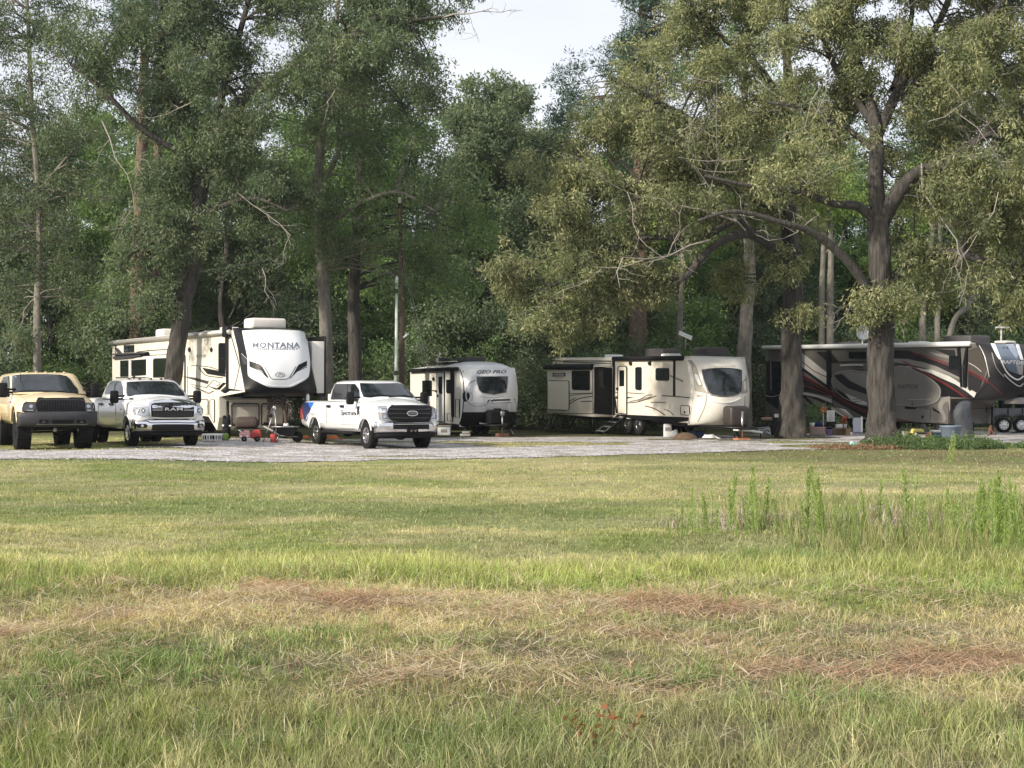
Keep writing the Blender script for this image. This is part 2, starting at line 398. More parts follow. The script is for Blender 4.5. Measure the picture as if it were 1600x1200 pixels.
def gravel_mask(x, y):
    n = (fbm(x, y, .35, 41)-.5)*2.2+(fbm(x, y, 1.6, 43)-.5)*1.1
    low = np.interp(x, [-30, -11.6, -6, -1.6, 2, 8, 12, 16, 30], [33.5, 33.6, 34.6, 36.6, 38.4, 42.8, 44.6, 46, 50])
    top = np.interp(x, [-30, -11.5, -10.6, -9.5, -4, 4, 8, 14, 30], [38.2, 38.8, 41, 50, 54, 56, 57, 63, 68])
    m = (y > low+n*.45) & (y < top+n*1.1)
    bare = (fbm(x*.6, y, .55, 47) > .655) & (y > low+1.6)
    oak = (((x-11.6)/3.4)**2+((y-45.6)/1.9)**2 < 1) | (((x-10.3)/1.9)**2+((y-55)/2.)**2 < 1)
    return m & ~bare & ~oak
def gravel():
    st = .16; xs = np.arange(-30, 32, st); ys = np.arange(32, 70, st); X, Y = np.meshgrid(xs, ys); nx = len(xs)
    k = gravel_mask(X+st/2, Y+st/2)[:-1, :-1]; jx = (vnoise(X*9, Y*9, 3)-.5)*st*.8; jy = (vnoise(X*9, Y*9, 4)-.5)*st*.8
    V = np.stack([X+jx, Y+jy, gz(X+jx, Y+jy)+.012+.012*vnoise(X*5, Y*5, 8)], -1).reshape(-1, 3)
    i = (np.arange(len(ys)-1)[:, None]*nx+np.arange(nx-1)[None, :])[k]
    Q = np.stack([i, i+1, i+nx+1, i+nx], -1); u = np.unique(Q); mp_ = np.zeros(len(V), int); mp_[u] = np.arange(len(u)); V = V[u]; Q = mp_[Q]
    me = npmesh('gravel', V, Q)
    m = bpy.data.materials.new('gravel'); m.use_nodes = True; nt = m.node_tree; N = nt.nodes; L = nt.links; b = N['Principled BSDF']; b.inputs['Roughness'].default_value = .9
    tc = N.new('ShaderNodeTexCoord'); v = N.new('ShaderNodeTexVoronoi'); v.inputs['Scale'].default_value = 17; L.new(tc.outputs['Object'], v.inputs['Vector'])
    s = N.new('ShaderNodeSeparateColor'); L.new(v.outputs['Color'], s.inputs[0])
    r = N.new('ShaderNodeValToRGB'); e = r.color_ramp; e.elements[0].color = (.15, .14, .145, 1); e.elements[1].color = (.70, .685, .675, 1); q = e.elements.new(.35); q.color = (.42, .41, .405, 1); q = e.elements.new(.8); q.color = (.53, .515, .505, 1)
    L.new(s.outputs[0], r.inputs[0])
    n = N.new('ShaderNodeTexNoise'); n.inputs['Scale'].default_value = 1.1; n.inputs['Detail'].default_value = 5; L.new(tc.outputs['Object'], n.inputs['Vector'])
    r2 = N.new('ShaderNodeValToRGB'); r2.color_ramp.elements[0].position = .38; r2.color_ramp.elements[0].color = (.60, .56, .50, 1); r2.color_ramp.elements[1].position = .6; r2.color_ramp.elements[1].color = (1.12, 1.1, 1.12, 1); L.new(n.outputs['Fac'], r2.inputs[0])
    x = N.new('ShaderNodeMixRGB'); x.blend_type = 'MULTIPLY'; x.inputs[0].default_value = 1; L.new(r.outputs[0], x.inputs[1]); L.new(r2.outputs[0], x.inputs[2]); L.new(x.outputs[0], b.inputs['Base Color'])
    bp = N.new('ShaderNodeBump'); bp.invert = True; bp.inputs['Strength'].default_value = 1; bp.inputs['Distance'].default_value = .03; L.new(v.outputs['Distance'], bp.inputs['Height']); L.new(bp.outputs[0], b.inputs['Normal'])
    tag(link('gravel_road', me, m), kind='structure')
    # loose stones that make the surface and its edges rough
    n = 26000; x = rng.uniform(-16, 17, n*3); y = 33+rng.random(n*3)**1.6*20; ok = gravel_mask(x, y) | ((rng.random(n*3) < .07) & gravel_mask(x, y+.7)); x = x[ok][:n]; y = y[ok][:n]; n = len(x)
    r = rng.uniform(.012, .034, n)*(1+(rng.random(n) < .04)); a = rng.random(n)*PI
    o = np.array([[1, 0, 0], [0, 1, 0], [-1, 0, 0], [0, -1, 0], [0, 0, .5]]); P = np.zeros((n, 5, 3))
    P[:, :, 0] = x[:, None]+(o[:, 0]*np.cos(a)[:, None]-o[:, 1]*np.sin(a)[:, None])*r[:, None]*rng.uniform(.7, 1.2, (n, 1))
    P[:, :, 1] = y[:, None]+(o[:, 0]*np.sin(a)[:, None]+o[:, 1]*np.cos(a)[:, None])*r[:, None]
    P[:, :, 2] = gz(x, y)[:, None]+.012+o[:, 2]*r[:, None]
    f = (np.array([[0, 1, 4], [1, 2, 4], [2, 3, 4], [3, 0, 4]])[None]+np.arange(n)[:, None, None]*5).reshape(-1, 3)
    g = rng.uniform(.20, .52, n); tt = np.repeat(np.stack([g, g*.96, g*.98], -1), 5, 0)
    me = npmesh('stones', P.reshape(-1, 3), f, 3, tt)
    tag(link('gravel_stones', me, leafmat('stone', 0, .9)), 'loose pale grey stones scattered over the gravel road', 'stones', kind='stuff')
gravel()
# ================= materials of the vehicles =================
CREAM = mat('cream gelcoat', (.74, .69, .60), .32, var=.06, vscale=1.3)
CREAM2 = mat('warm white gelcoat', (.71, .68, .63), .3, var=.05, vscale=1.5)
WHITEG = mat('white gelcoat', (.74, .75, .77), .28, var=.05, vscale=1.4)
WHITE = mat('white paint', (.72, .725, .735), .25, coat=.6, var=.03, vscale=2)
SILVER = mat('silver grey vinyl', (.50, .50, .52), .35, var=.12, vscale=2)
BLACK = mat('black trim', (.008, .008, .010), .4, spec=.22)
BLACKM = mat('matt black', (.012, .012, .014), .75, spec=.15, var=.3, vscale=6)
DGREY = mat('dark grey', (.045, .045, .05), .55, spec=.25, var=.2, vscale=4)
GREY = mat('mid grey', (.26, .25, .25), .5, var=.1, vscale=3)
BROWNV = mat('grey brown vinyl', (.30, .27, .22), .4, var=.05)
GLASS = mat('dark glass', (.008, .010, .012), .08, spec=.3)
GLASS2 = mat('windscreen glass', (.022, .028, .034), .06, spec=.55, var=.7, vscale=3.5)
CHROME = mat('chrome', (.72, .72, .74), .12, 1.)
STEEL = mat('steel', (.35, .35, .36), .4, .8, var=.2, vscale=8)
ALU = mat('polished aluminium', (.62, .62, .63), .22, 1.)
RUBBER = mat('tyre rubber', (.016, .016, .017), .85, spec=.15, var=.35, vscale=14, bump=.3, bscale=60)
LAMP = mat('lamp lens', (.42, .44, .47), .08, .5, coat=1.)
LAMPD = mat('smoked lamp lens', (.035, .035, .04), .1, coat=1.)
AMBER = mat('amber lens', (.55, .16, .02), .3)
RED = mat('red lens', (.35, .015, .015), .25, coat=1)
ACW = mat('white air conditioner plastic', (.70, .66, .62), .5, var=.08)
ACD = mat('dark air conditioner plastic', (.055, .05, .052), .55, var=.2)
RUBW = mat('white membrane roof', (.62, .61, .58), .7, var=.15, vscale=2)
TAUPE = mat('taupe gelcoat', (.115, .108, .102), .3, var=.08, vscale=1.5)
CHARC = mat('charcoal gelcoat', (.022, .022, .025), .5, spec=.14, coat=.0, var=.2, vscale=1.5)
REDV = mat('dark red vinyl', (.15, .018, .018), .35)
RUST = mat('rusty steel', (.16, .075, .045), .85, var=.4, vscale=12)
PLASW = mat('white plastic', (.75, .75, .73), .45, var=.04)

def wheel(parent, c, R, wd, rim, side=-1, rimR=.55, mr=None, knob=False, dual=0., name='wheel', tilt=0):
    """tyre and rim as sub-parts; axle along local y, outer face towards side"""
    t = MB(); h = wd/2; n = 40 if knob else 32
    t.lathe([(R*rimR, -h*.8), (R*.72, -h), (R*.93, -h*.96), (R, -h*.78), (R, h*.78), (R*.93, h*.96), (R*.72, h), (R*rimR, h*.8)], (0, 0, 0), 'Y', n)
    for k in range(n if knob else 30):
        q = 2*PI*k/(n if knob else 30)
        for s in ((-1, 1) if knob else (-.6, 0, .6)):
            M = Matrix.Rotation(q, 3, 'Y'); rr = R+(.012 if knob else .003)
            t.box(M@Vector((0, s*h*(.55 if knob else 1), rr)), (.055 if knob else .035, h*(.8 if knob else .42), .03 if knob else .012), M=M@Matrix.Rotation(.25*s, 3, 'Z'))
    o = t.build(name, RUBBER, parent); o.location = c
    r = MB(); f = side*h
    r.lathe([(R*rimR*1.03, f*.86), (R*rimR*.98, f*.92), (R*rimR*.86, f*.84-side*.02), (R*rimR*.84, f*.35-side*dual), (R*.30, f*.55-side*dual*.6), (R*.22, f*.9), (R*.13, f*.98), (.001, f*1.0)], (0, 0, 0), 'Y', 32)
    for k in range(8):
        q = 2*PI*k/8; M = Matrix.Rotation(q, 3, 'Y'); r.box(M@Vector((0, f*.72-side*dual*.5, R*rimR*.60)), (.07*R/.42, .05, R*rimR*.56), M=M)
    b = r.build('rim', mr or ALU, o)
    return o

def rv_body(rt, L, w2, zb, zr, xs, box=None, mat_=CREAM, rad=.05, deck=None):
    """body prism; xs(z) gives the front edge of the side wall. deck=(zdeck0, ...) makes a fifth-wheel outline"""
    if deck is None: poly = [(-L, zb), (-.02, zb)]+[(xs(z), z) for z in np.linspace(zb, zr, 9)[1:]]+[(-L, zr)]
    else: poly = [(-L, zb), (deck[1], zb), (0, deck[2]), (0, deck[0])]+[(xs(z), z) for z in np.linspace(deck[3], zr, 9)]+[(-L, zr)]
    b = MB().prism(poly, -w2, w2).build('body', mat_, rt, bevel=0)
    return b
def rv_cap(rt, prof, xs, w2, m, p=3.2, drop=.0, ny=22, name='front_cap', eps=.004, zs=None):
    """moulded front: centre profile prof (x,z), blending to the side edge xs(z) at both flanks"""
    rows = []; zt = prof[-1][1]; zb = prof[0][1]
    for (x, z) in spl(prof, 4):
        r = []
        for k in range(ny+1):
            u = -1+2*k/ny; u = math.copysign(abs(u)**.7, u); e = abs(u)**p
            zz = z-drop*abs(u)**3*max(0, (z-zb)/(zt-zb))**3
            zc = zz if zs is None else max(zz, zs) if abs(u) > .999 else zz
            x0 = min(xs(zc), x); r.append((x0+(x-x0)*(1-e)+eps*(1-e), u*(w2+.006), zz))
        rows.append(r)
    return MB().grid(rows).build(name, m, rt)
def ac_unit(rt, x, y, z, m, l=.95, wd=.68, h=.30):
    b = MB(); b.rbox((x, y, z+h/2), (l, wd, h), .08, seg=3); b.rbox((x-.05, y, z+h*.96), (l*.7, wd*.7, .04), .02)
    for k in range(6): b.box((x-l*.505, y-wd*.3+k*wd*.12, z+h*.5), (.012, .03, h*.5))
    return b.build('air_conditioner', m, rt)
def interp(xs, ys): return lambda v: float(np.interp(v, xs, ys))

# ================= cream fifth wheel on the left =================
def rv_montana():
    w2 = 1.23; X, Y = -8.781, 50.396; th = .5047; z0 = .10
    rt = root('fifth_wheel_trailer', 'cream fifth-wheel camper with white nose lettered MONTANA behind the dual-wheel pickup', 'camper trailer', (X, Y, z0), th-PI/2, pitch=.007)
    zr = 3.64; xs = interp([1.43, 1.62, 2.1, 2.5, 3.0, 3.64], [2.3, 2.66, 2.4, 2.15, 1.95, 1.45])
    L_ = 14.6
    body = MB().prism([(-L_, .75), (-1.2, .75), (-.25, .30), (0, .75), (0, 1.44)]+[(xs(z), z) for z in (1.62, 1.9, 2.1, 2.5, 3.0, 3.3, zr)]+[(-L_, zr)], -w2, w2).build('body', CREAM, rt)
    cap = rv_cap(rt, [(2.05, 1.47), (2.75, 1.5), (3.1, 1.72), (3.22, 2.15), (3.12, 2.7), (2.8, 3.2), (2.3, 3.55), (1.8, 3.70), (1.3, 3.70)], xs, w2, BLACK, p=3.6, zs=1.6)
    s = Surf(rt, [body, cap]); z1 = Z(360, 490, .125); z2 = Z(270, 490, .175); z3 = Z(150, 490, .1); z4 = Z(160, 480, .2125); z5 = Z(280, 580, .1375)
    # white nose panel and its markings
    o = s.stamp('nose_panel', spl(z1([(150, 222), (190, 400), (222, 560), (224, 720), (240, 790), (330, 845), (440, 900), (520, 915), (740, 915), (850, 870), (950, 810), (978, 740), (985, 600), (965, 440), (945, 300), (915, 235), (700, 215), (400, 210), (150, 222)]), 3)[:-1], WHITEG, .03, 6)
    s2 = Surf(rt, [body, cap, o])
    s2.stamp('nose_stripe', z1([(235, 590), (370, 635), (400, 665), (475, 800), (455, 790), (390, 715), (240, 665)]), BLACK, .004, 5)
    s2.line('nose_stripe', z1([(240, 660), (385, 725), (465, 800)]), 1.0, BLACK)
    s2.stamp('nose_stripe', z1([(955, 590), (850, 640), (765, 790), (820, 730), (955, 650)]), BLACK, .004, 5)
    s2.line('nose_stripe', z1([(955, 665), (830, 725), (745, 805)]), 1.0, BLACK)
    s2.line('nose_outline', z1([(430, 665), (500, 800), (530, 820), (700, 820), (735, 800), (820, 660)]), .9, DGREY)
    s2.line('nose_edge_line', z1([(245, 790), (340, 840), (440, 890), (520, 905), (740, 905), (850, 860), (945, 800)]), 1.0, WHITE, .02)  # raised white line along the lower edge of the panel
    s2.frame('emblem', spl(z1([(560, 765), (590, 740), (620, 738), (660, 745), (680, 765), (660, 785), (620, 790), (580, 785), (560, 765)]), 3)[:-1], .7, DGREY, .004)
    s2.line('emblem_peak', z1([(595, 775), (620, 745), (630, 765), (640, 755), (660, 775)]), .8, DGREY)
    DKB = mat('blue grey lettering', (.10, .12, .17), .35)
    s2.text('lettering', 'MONTANA', z1([(278, 362), (868, 362), (868, 428), (278, 428)]), DKB, bold=.02, sp=1.1)
    s2.text('lettering', 'HIGH COUNTRY', z1([(318, 428), (850, 425), (848, 455), (320, 458)]), DKB, bold=.01, sp=1.15, off=.012)
    s.stamp('nose_lamp_pod', z1([(140, 500), (212, 572), (212, 640), (165, 630), (145, 570)]), DGREY, .01, 5)
    s.line('nose_lamp_line', z1([(140, 500), (212, 572)]), .8, WHITE)
    # side wall pieces
    s.stamp('vertical_trim', z2([(470, 190), (500, 190), (500, 665), (480, 665)]), BLACK, .02, 60)
    s.stamp('deck_trim', z2([(480, 665), (655, 690), (735, 705), (735, 745), (535, 740), (500, 730), (440, 690)]), BLACK, .012, 8)
    s.line('corner_trim', z2([(520, 190), (548, 290), (580, 400), (596, 470)]), 1.1, BLACK)
    s.line('corner_trim', z2([(597, 470), (575, 570), (552, 670)]), .8, BLACK)
    win = s.stamp('window', z2([(420, 262), (470, 262), (470, 540), (420, 530), (412, 515), (412, 280)]), GLASS, .02, 30)
    s.line('window_bar', z2([(415, 400), (470, 402)]), 1, BLACK, .03, parent=win)
    for cx in (152, 348): s.stamp('speaker', spl(z2([(cx, 300), (cx+10, 322), (cx, 345), (cx-10, 322), (cx, 300)]), 3)[:-1], BLACK, .03, 9)
    s.text('lettering', 'MONTANA', z2([(212, 367), (303, 364), (303, 386), (212, 388)]), GREY, bold=.01)
    s.text('lettering', 'HIGH', z2([(220, 392), (244, 391), (244, 399), (220, 399)]), GREY); s.text('lettering', 'COUNTRY', z2([(252, 391), (295, 389), (295, 397), (252, 398)]), GREY)
    s.stamp('side_graphic', z2([(262, 482), (400, 508), (470, 545), (470, 565), (310, 540)]), BLACK, .004, 12)
    for pl, w_ in (([(170, 463), (260, 468), (350, 482), (410, 505)], .9), ([(235, 480), (262, 520), (300, 552), (380, 566), (450, 572)], 1.1)):
        s.line('side_graphic', spl(z2(pl), 4), w_, BLACK)
    s.stamp('side_graphic', z2([(80, 557), (200, 572), (325, 605), (310, 630), (180, 590)]), DGREY, .004, 12)
    s.stamp('side_graphic', z2([(300, 640), (395, 668), (450, 615), (478, 620), (420, 680), (380, 678)]), BLACK, .004, 12)
    s.stamp('side_graphic', z2([(425, 690), (480, 640), (500, 735)]), DGREY, .004, 12)
    for pl in ([(300, 660), (365, 592), (425, 620), (418, 635), (390, 645)], [(200, 660), (320, 718), (372, 688)], [(150, 625), (220, 645), (310, 662)], [(170, 650), (240, 675), (330, 710), (360, 690)]):
        s.line('side_graphic', z2(pl), .8, DGREY)
    s.line('grab_rail', spl(z2([(85, 372), (105, 378), (112, 400), (112, 705)]), 4), 1.4, BLACK, .03)
    s.line('seam', z2([(134, 470), (134, 720)]), .7, DGREY)
    for poly in ([(200, 765), (312, 768), (318, 780), (318, 965), (310, 975), (200, 972)], [(335, 770), (370, 768), (376, 780), (376, 965), (368, 972), (335, 970)]):
        d = s.stamp('hatch', z2(poly), CREAM, .012, 60); s.frame('hatch_seal', z2(poly), 1.1, BLACK, .016, parent=d)
    s.stamp('hatch_latch', z2([(290, 925), (298, 925), (298, 962), (290, 962)]), BLACK, .02, 60)
    s.stamp('skirt', z2([(200, 975), (318, 975), (318, 870), (330, 870), (332, 975), (376, 975), (378, 870), (405, 870), (398, 1000), (425, 1045), (200, 1040)]), mat('brown grey skirt', (.11, .095, .08), .5), .01, 60)
    # lower front wall
    s.stamp('lower_front_wall', z5([(455, 300), (560, 300), (1245, 300), (1215, 625), (1190, 720), (505, 715), (435, 600)]), mat('lower taupe wall', (.36, .33, .30), .5, var=.08), .012, 60)  # even taupe, darker than the cream body
    sf = Surf(rt, [body, [x for x in rt.children if x.name.startswith('lower_front')][0] if rt.children else body])
    for poly in ([(595, 385), (612, 370), (890, 370), (905, 385), (905, 600), (890, 612), (600, 605)], [(935, 385), (950, 370), (1225, 372), (1235, 390), (1215, 600), (1195, 612), (935, 605)]):
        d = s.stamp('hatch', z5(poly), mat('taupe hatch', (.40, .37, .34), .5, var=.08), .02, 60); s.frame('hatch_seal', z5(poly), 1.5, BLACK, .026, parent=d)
    s.frame('round_mark', spl(z5([(1185, 322), (1215, 308), (1240, 322), (1215, 338), (1185, 322)]), 3)[:-1], .7, GREY, .02)
    # rear half: slide-out with its awning, upper window
    x_a, x_b = None, None
    pa = s.P(*z3([(330, 800)])[0]); pb = s.P(*z3([(1350, 800)])[0])
    sl = MB().rbox(((pa.x+pb.x)/2+.3, -w2-.13, 1.95), (pb.x-pa.x-.6, .36, 1.95), .03).build('slide_out', CREAM2, rt)
    s3 = Surf(rt, [body, cap, sl])
    s3.stamp('slide_panel', z3([(312, 620), (830, 598), (830, 1010), (312, 1010)]), BLACK, .01, 60)
    s3.stamp('window', z3([(385, 735), (515, 728), (515, 985), (385, 985)]), GLASS, .02, 60); s3.stamp('window', z3([(560, 728), (785, 712), (785, 960), (560, 975)]), GLASS, .02, 60)
    s3.stamp('mullion', z3([(522, 712), (552, 710), (548, 1010), (522, 1010)]), WHITE, .03, 60); s3.stamp('mullion', z3([(790, 650), (812, 650), (812, 1000), (790, 1000)]), WHITE, .03, 60)
    s3.line('awning_tube', z3([(300, 690), (735, 660)]), 4, DGREY, .10)
    s3.line('awning_tube', z3([(312, 640), (830, 612)]), 2.4, DGREY, .14)
    w_ = s3.stamp('window', z3([(925, 710), (1130, 700), (1130, 1000), (905, 1000), (905, 735)]), GLASS, .02, 60); s3.frame('window_surround', z3([(925, 700), (1130, 690), (1130, 1000), (902, 1000), (902, 725)]), .9, GREY, .03, parent=w_)
    s3.line('slide_seal', z3([(838, 650), (1160, 640)]), 1.1, BLACK); s3.line('slide_seal', z3([(640, 600), (840, 575), (1170, 556)]), .9, BLACK, .02)
    w_ = s.stamp('window', z3([(440, 495), (600, 490), (600, 600), (440, 608)]), GLASS, .02, 60); s.line('window_bar', z3([(520, 495), (520, 600)]), .8, BLACK, .03, parent=w_)
    s.stamp('corner_graphic', z3([(290, 530), (345, 540), (410, 612), (335, 618)]), DGREY, .004, 60)
    s.stamp('corner_graphic', z3([(240, 480), (300, 478), (330, 520), (300, 510), (240, 500)]), BLACK, .004, 60)
    # roof edge and roof fittings
    MB().tube([(-L_, -w2-.07, zr-.06), (1.3, -w2-.07, zr-.06)], .085, 10).build('awning_roll', mat('silver awning', (.42, .40, .38), .4, .3), rt)
    MB().box((-L_/2+.6, 0, zr+.02), (L_+1.2, 2*w2+.06, .04)).build('roof', RUBW, rt)
    MB().rbox((1.0, -w2-.06, zr-.05), (.5, .22, .36), .05).build('awning_bracket', BLACK, rt)
    ac_unit(rt, -9.6, -.1, zr+.04, ACW, 1.1, 1.05, .36); ac_unit(rt, 1.05, .0, zr+.06, ACW, .9, 1.2, .36)
    b = MB(); b.rbox((-11.3, -.3, zr+.07), (.5, .5, .1), .03); b.rbox((-3.0, -.6, zr+.07), (.5, .5, .1), .03); b.rbox((-.6, -.7, zr+.10), (.6, .5, .14), .03); b.build('roof_vent', PLASW, rt)
    MB().box((-4.5, -.3, zr+.12), (3.0, 1.4, .04)).build('solar_panel', BLACK, rt)
    # far side slide that shows past the nose
    sl2 = MB().rbox((.9, w2+.22, 2.42), (2.6, .46, 1.75), .03).build('bedroom_slide', CREAM2, rt); MB().rbox((.9, w2+.24, 1.52), (2.62, .5, .12), .02).build('slide_trim', BLACK, rt)
    MB().rbox((.9, w2+.46, 2.5), (2.65, .06, 1.95), .02).build('slide_flange', BLACK, rt)
    # hitch, legs, wheels
    MB().rbox((2.2, 0, 1.42), (.5, .5, .3), .03).build('pin_box', DGREY, rt); MB().rbox((1.1, 0, 1.42), (1.9, 2.3, .05), .02).build('deck_floor', BLACK, rt)
    for y in (-1., 1.): MB().tube([(.18, y, 1.3), (.18, y, .05)], .05, 8).box((.18, y, .03), (.25, .25, .04)).build('landing_leg', BLACK, rt)
    for x in (-8.2, -9.15):
        for y in (-1.05, 1.05): wheel(rt, (x, y, .38), .38, .22, None, -1 if y < 0 else 1)
    MB().box((-6, 0, .62), (11, 1.9, .2)).build('chassis', BLACK, rt)
    return rt
# ================= small white trailer =================
def rv_geo():
    w2 = 1.2; rt = root('travel_trailer', 'small white trailer lettered GEO PRO with black lower front, beside the utility pole', 'camper trailer', (-.977, 58.12, 0), .4316-PI/2)
    xs = interp([.45, .8, 1.2, 1.7, 2.2, 2.68], [.02, .12, .24, .27, .17, 0]); zr = 2.68; L_ = 5.34
    body = MB().prism([(-L_, .45)]+[(xs(z), z) for z in np.linspace(.45, zr, 10)]+[(-L_, zr)], -w2, w2).build('body', CREAM2, rt)
    cap = rv_cap(rt, [(.30, .36), (.62, .62), (.80, 1.0), (.86, 1.5), (.78, 2.0), (.52, 2.45), (.15, 2.74), (-.4, 2.9), (-1.0, 2.93)], xs, w2, WHITEG, p=3.0, drop=.24)
    rf = MB(); rows = []
    for x in (-L_, -3, -1.5, -.9):
        rows.append([(x, u*w2, 2.70+.20*(1-abs(u)**3)*min(1, (x+L_)/3.5+.25)) for u in np.linspace(-1, 1, 13)])
    rf.grid(rows).build('roof', RUBW, rt, fix=False)
    s = Surf(rt, [body, cap]); z = Z(630, 540, .13333)
    low = s.stamp('lower_front', z([(700, 780), (1365, 775), (1340, 925), (1270, 960), (1180, 985), (900, 985), (700, 960), (663, 920)]), BLACK, .02, 5)
    s.stamp('front_band', z([(705, 670), (1015, 668), (1370, 662), (1365, 772), (703, 778)]), mat('pale grey band', (.58, .58, .60), .3), .004, 8)
    for pl, w_ in (([(1030, 656), (1050, 640), (1372, 632)], 2.4), ([(985, 664), (1005, 640), (1022, 636)], 1.8)): s.line('front_graphic', z(pl), w_, BLACK)
    s.line('front_graphic', z([(1020, 674), (1372, 662)]), .8, DGREY)
    a = [(850, 405), (780, 440), (742, 510), (738, 600), (765, 665), (820, 705), (890, 715), (960, 695), (1010, 665)]
    s.line('front_graphic', spl(z(a), 3), 2.2, mat('grey swirl', (.42, .42, .45), .4)); s.line('front_graphic', spl(z([(745, 560), (765, 545), (800, 560), (815, 610), (795, 650)]), 3), .9, mat('grey swirl', (.42, .42, .45), .4))
    s.stamp('round_graphic', spl(z([(745, 535), (775, 560), (780, 600), (765, 640), (745, 658), (715, 655), (697, 620), (697, 570), (715, 535), (745, 535)]), 3)[:-1], BLACK, .004, 4)
    w_ = s.stamp('front_window', z([(860, 368), (1222, 365), (1220, 450), (1205, 548), (1060, 575), (925, 552), (890, 520), (865, 420)]), GLASS2, .015, 6); s.frame('window_surround', z([(858, 362), (1226, 360), (1224, 450), (1208, 552), (1060, 581), (922, 557), (885, 522), (860, 420)]), .9, SILVER, .02, parent=w_)
    s.text('lettering', 'GEO PRO', z([(865, 288), (1210, 286), (1208, 328), (862, 330)]), mat('charcoal lettering', (.07, .07, .08), .4), bold=.03, shear=.25)
    s.line('brow', z([(900, 598), (1060, 612), (1180, 592)]), .8, GREY)
    for x, y in ((705, 302), (1312, 302)): s.stamp('marker_lamp', z([(x-5, y-7), (x+5, y-7), (x+5, y+7), (x-5, y+7)]), AMBER, .02, 50)
    s.line('edge_trim', spl(z([(590, 285), (650, 270), (690, 350), (708, 450), (712, 560), (704, 720), (685, 850), (662, 918)]), 3), 1.3, BLACK, .012)
    s.stamp('skirt', z([(400, 895), (500, 908), (660, 922), (655, 950), (400, 935)]), BLACK, .01, 60)
    d = s.stamp('door', z([(402, 320), (412, 312), (475, 312), (486, 322), (486, 895), (402, 885)]), WHITEG, .02, 60); s.frame('door_seal', z([(402, 320), (412, 312), (475, 312), (486, 322), (486, 895), (402, 885)]), 1.2, BLACK, .026, parent=d)
    s.stamp('door_window', z([(420, 365), (464, 362), (464, 566), (445, 568), (425, 545), (420, 500)]), GLASS, .03, 60)
    w_ = s.stamp('window', z([(230, 410), (330, 408), (338, 420), (338, 590), (250, 592), (228, 570), (228, 420)]), GLASS, .02, 60)
    s.stamp('window', z([(510, 400), (565, 398), (565, 560), (520, 560), (508, 545), (508, 415)]), GLASS, .02, 60)
    s.stamp('awning_arm', z([(566, 270), (600, 270), (600, 835), (580, 835)]), BLACK, .06, 60); s.stamp('speaker', z([(345, 380), (368, 372), (372, 412), (355, 412)]), BLACK, .04, 60)
    for pl in ([(618, 630), (662, 630), (662, 838), (618, 838)], [(522, 795), (580, 800), (580, 888), (522, 880)]):
        d = s.stamp('hatch', z(pl), CREAM2, .012, 60); s.frame('hatch_seal', z(pl), 1.1, BLACK, .016, parent=d)
    s.line('handle', z([(345, 525), (385, 525), (390, 545)]), 1, BLACK, .05); s.stamp('latch', z([(400, 575), (418, 575), (418, 605), (400, 605)]), BLACK, .03, 60)
    s.line('side_arch', spl(z([(625, 520), (640, 490), (665, 495), (680, 530)]), 3), 1.2, SILVER)
    s.stamp('sign_plate', z([(258, 605), (325, 600), (330, 655), (262, 655)]), PLASW, .02, 60); s.text('lettering', '157', z([(285, 612), (318, 610), (318, 640), (285, 642)]), mat('red ink', (.4, .05, .04), .5), bold=.02, off=.03)
    MB().rbox((-L_/2+.1, -w2-.1, zr-.06), (L_-.1, .16, .13), .03).build('awning_roll', BLACKM, rt)
    MB().box((-L_-.005, 0, 1.56), (.03, 2*w2+.04, 2.2)).build('rear_trim', BLACK, rt)
    b = MB().rbox((-2.0, .15, 3.0), (1.1, .9, .26), .06); b.build('air_conditioner', ACD, rt)
    MB().box((-2.6, -.55, 2.90), (1.9, 1.0, .04)).build('solar_panel', BLACK, rt); MB().box((-1.8, -.95, 2.93), (2.0, .05, .03)).build('roof_rail', PLASW, rt)
    b = MB(); b.rbox((-4.2, -.2, 2.95), (.5, .5, .1), .02); b.rbox((-4.0, -.3, 3.08), (.35, .6, .12), .04); b.tube([(-4.3, .1, 2.9), (-4.3, .1, 3.15)], .02); b.build('roof_vent', DGREY, rt)
    MB().tube([(-3.7, -.62, 2.85), (-3.7, -.62, 3.12)], .04).build('vent_pipe', PLASW, rt)
    # tongue, propane cover, jack
    b = MB(); b.rbox((.98, 0, .74), (.50, .84, .56), .1, seg=3); b.rbox((.98, 0, 1.03), (.26, .26, .10), .04); b.build('propane_cover', BLACKM, rt)
    b = MB(); b.tube([(.2, -.8, .42), (1.7, 0, .42)], .05, 6); b.tube([(.2, .8, .42), (1.7, 0, .42)], .05, 6); b.rbox((1.75, 0, .45), (.3, .14, .12), .02); b.build('tongue', BLACK, rt)
    b = MB(); b.tube([(1.45, 0, .9), (1.45, 0, .12)], .03); b.rbox((1.45, 0, .88), (.13, .16, .2), .04); b.build('tongue_jack', STEEL, rt); MB().box((1.45, 0, .06), (.3, .45, .12)).build('jack_block', RUST, rt)
    MB().box((.5, -.3, .48), (.04, .5, .2)).build('white_plate', PLASW, rt)
    MB().box((-2.6, 0, .42), (5.2, 1.7, .14)).build('chassis', BLACK, rt)
    for x in (-2.6, -3.45):
        for y in (-1.02, 1.02): wheel(rt, (x, y, .34), .34, .2, None, -1 if y < 0 else 1)
    for y in (-.95, .95): MB().tube([(-.15, y, .42), (.35, y*1.02, .04)], .04, 6).tube([(-.5, y, .42), (.25, y*1.02, .04)], .025, 6).build('stabiliser', STEEL, rt)
    return rt
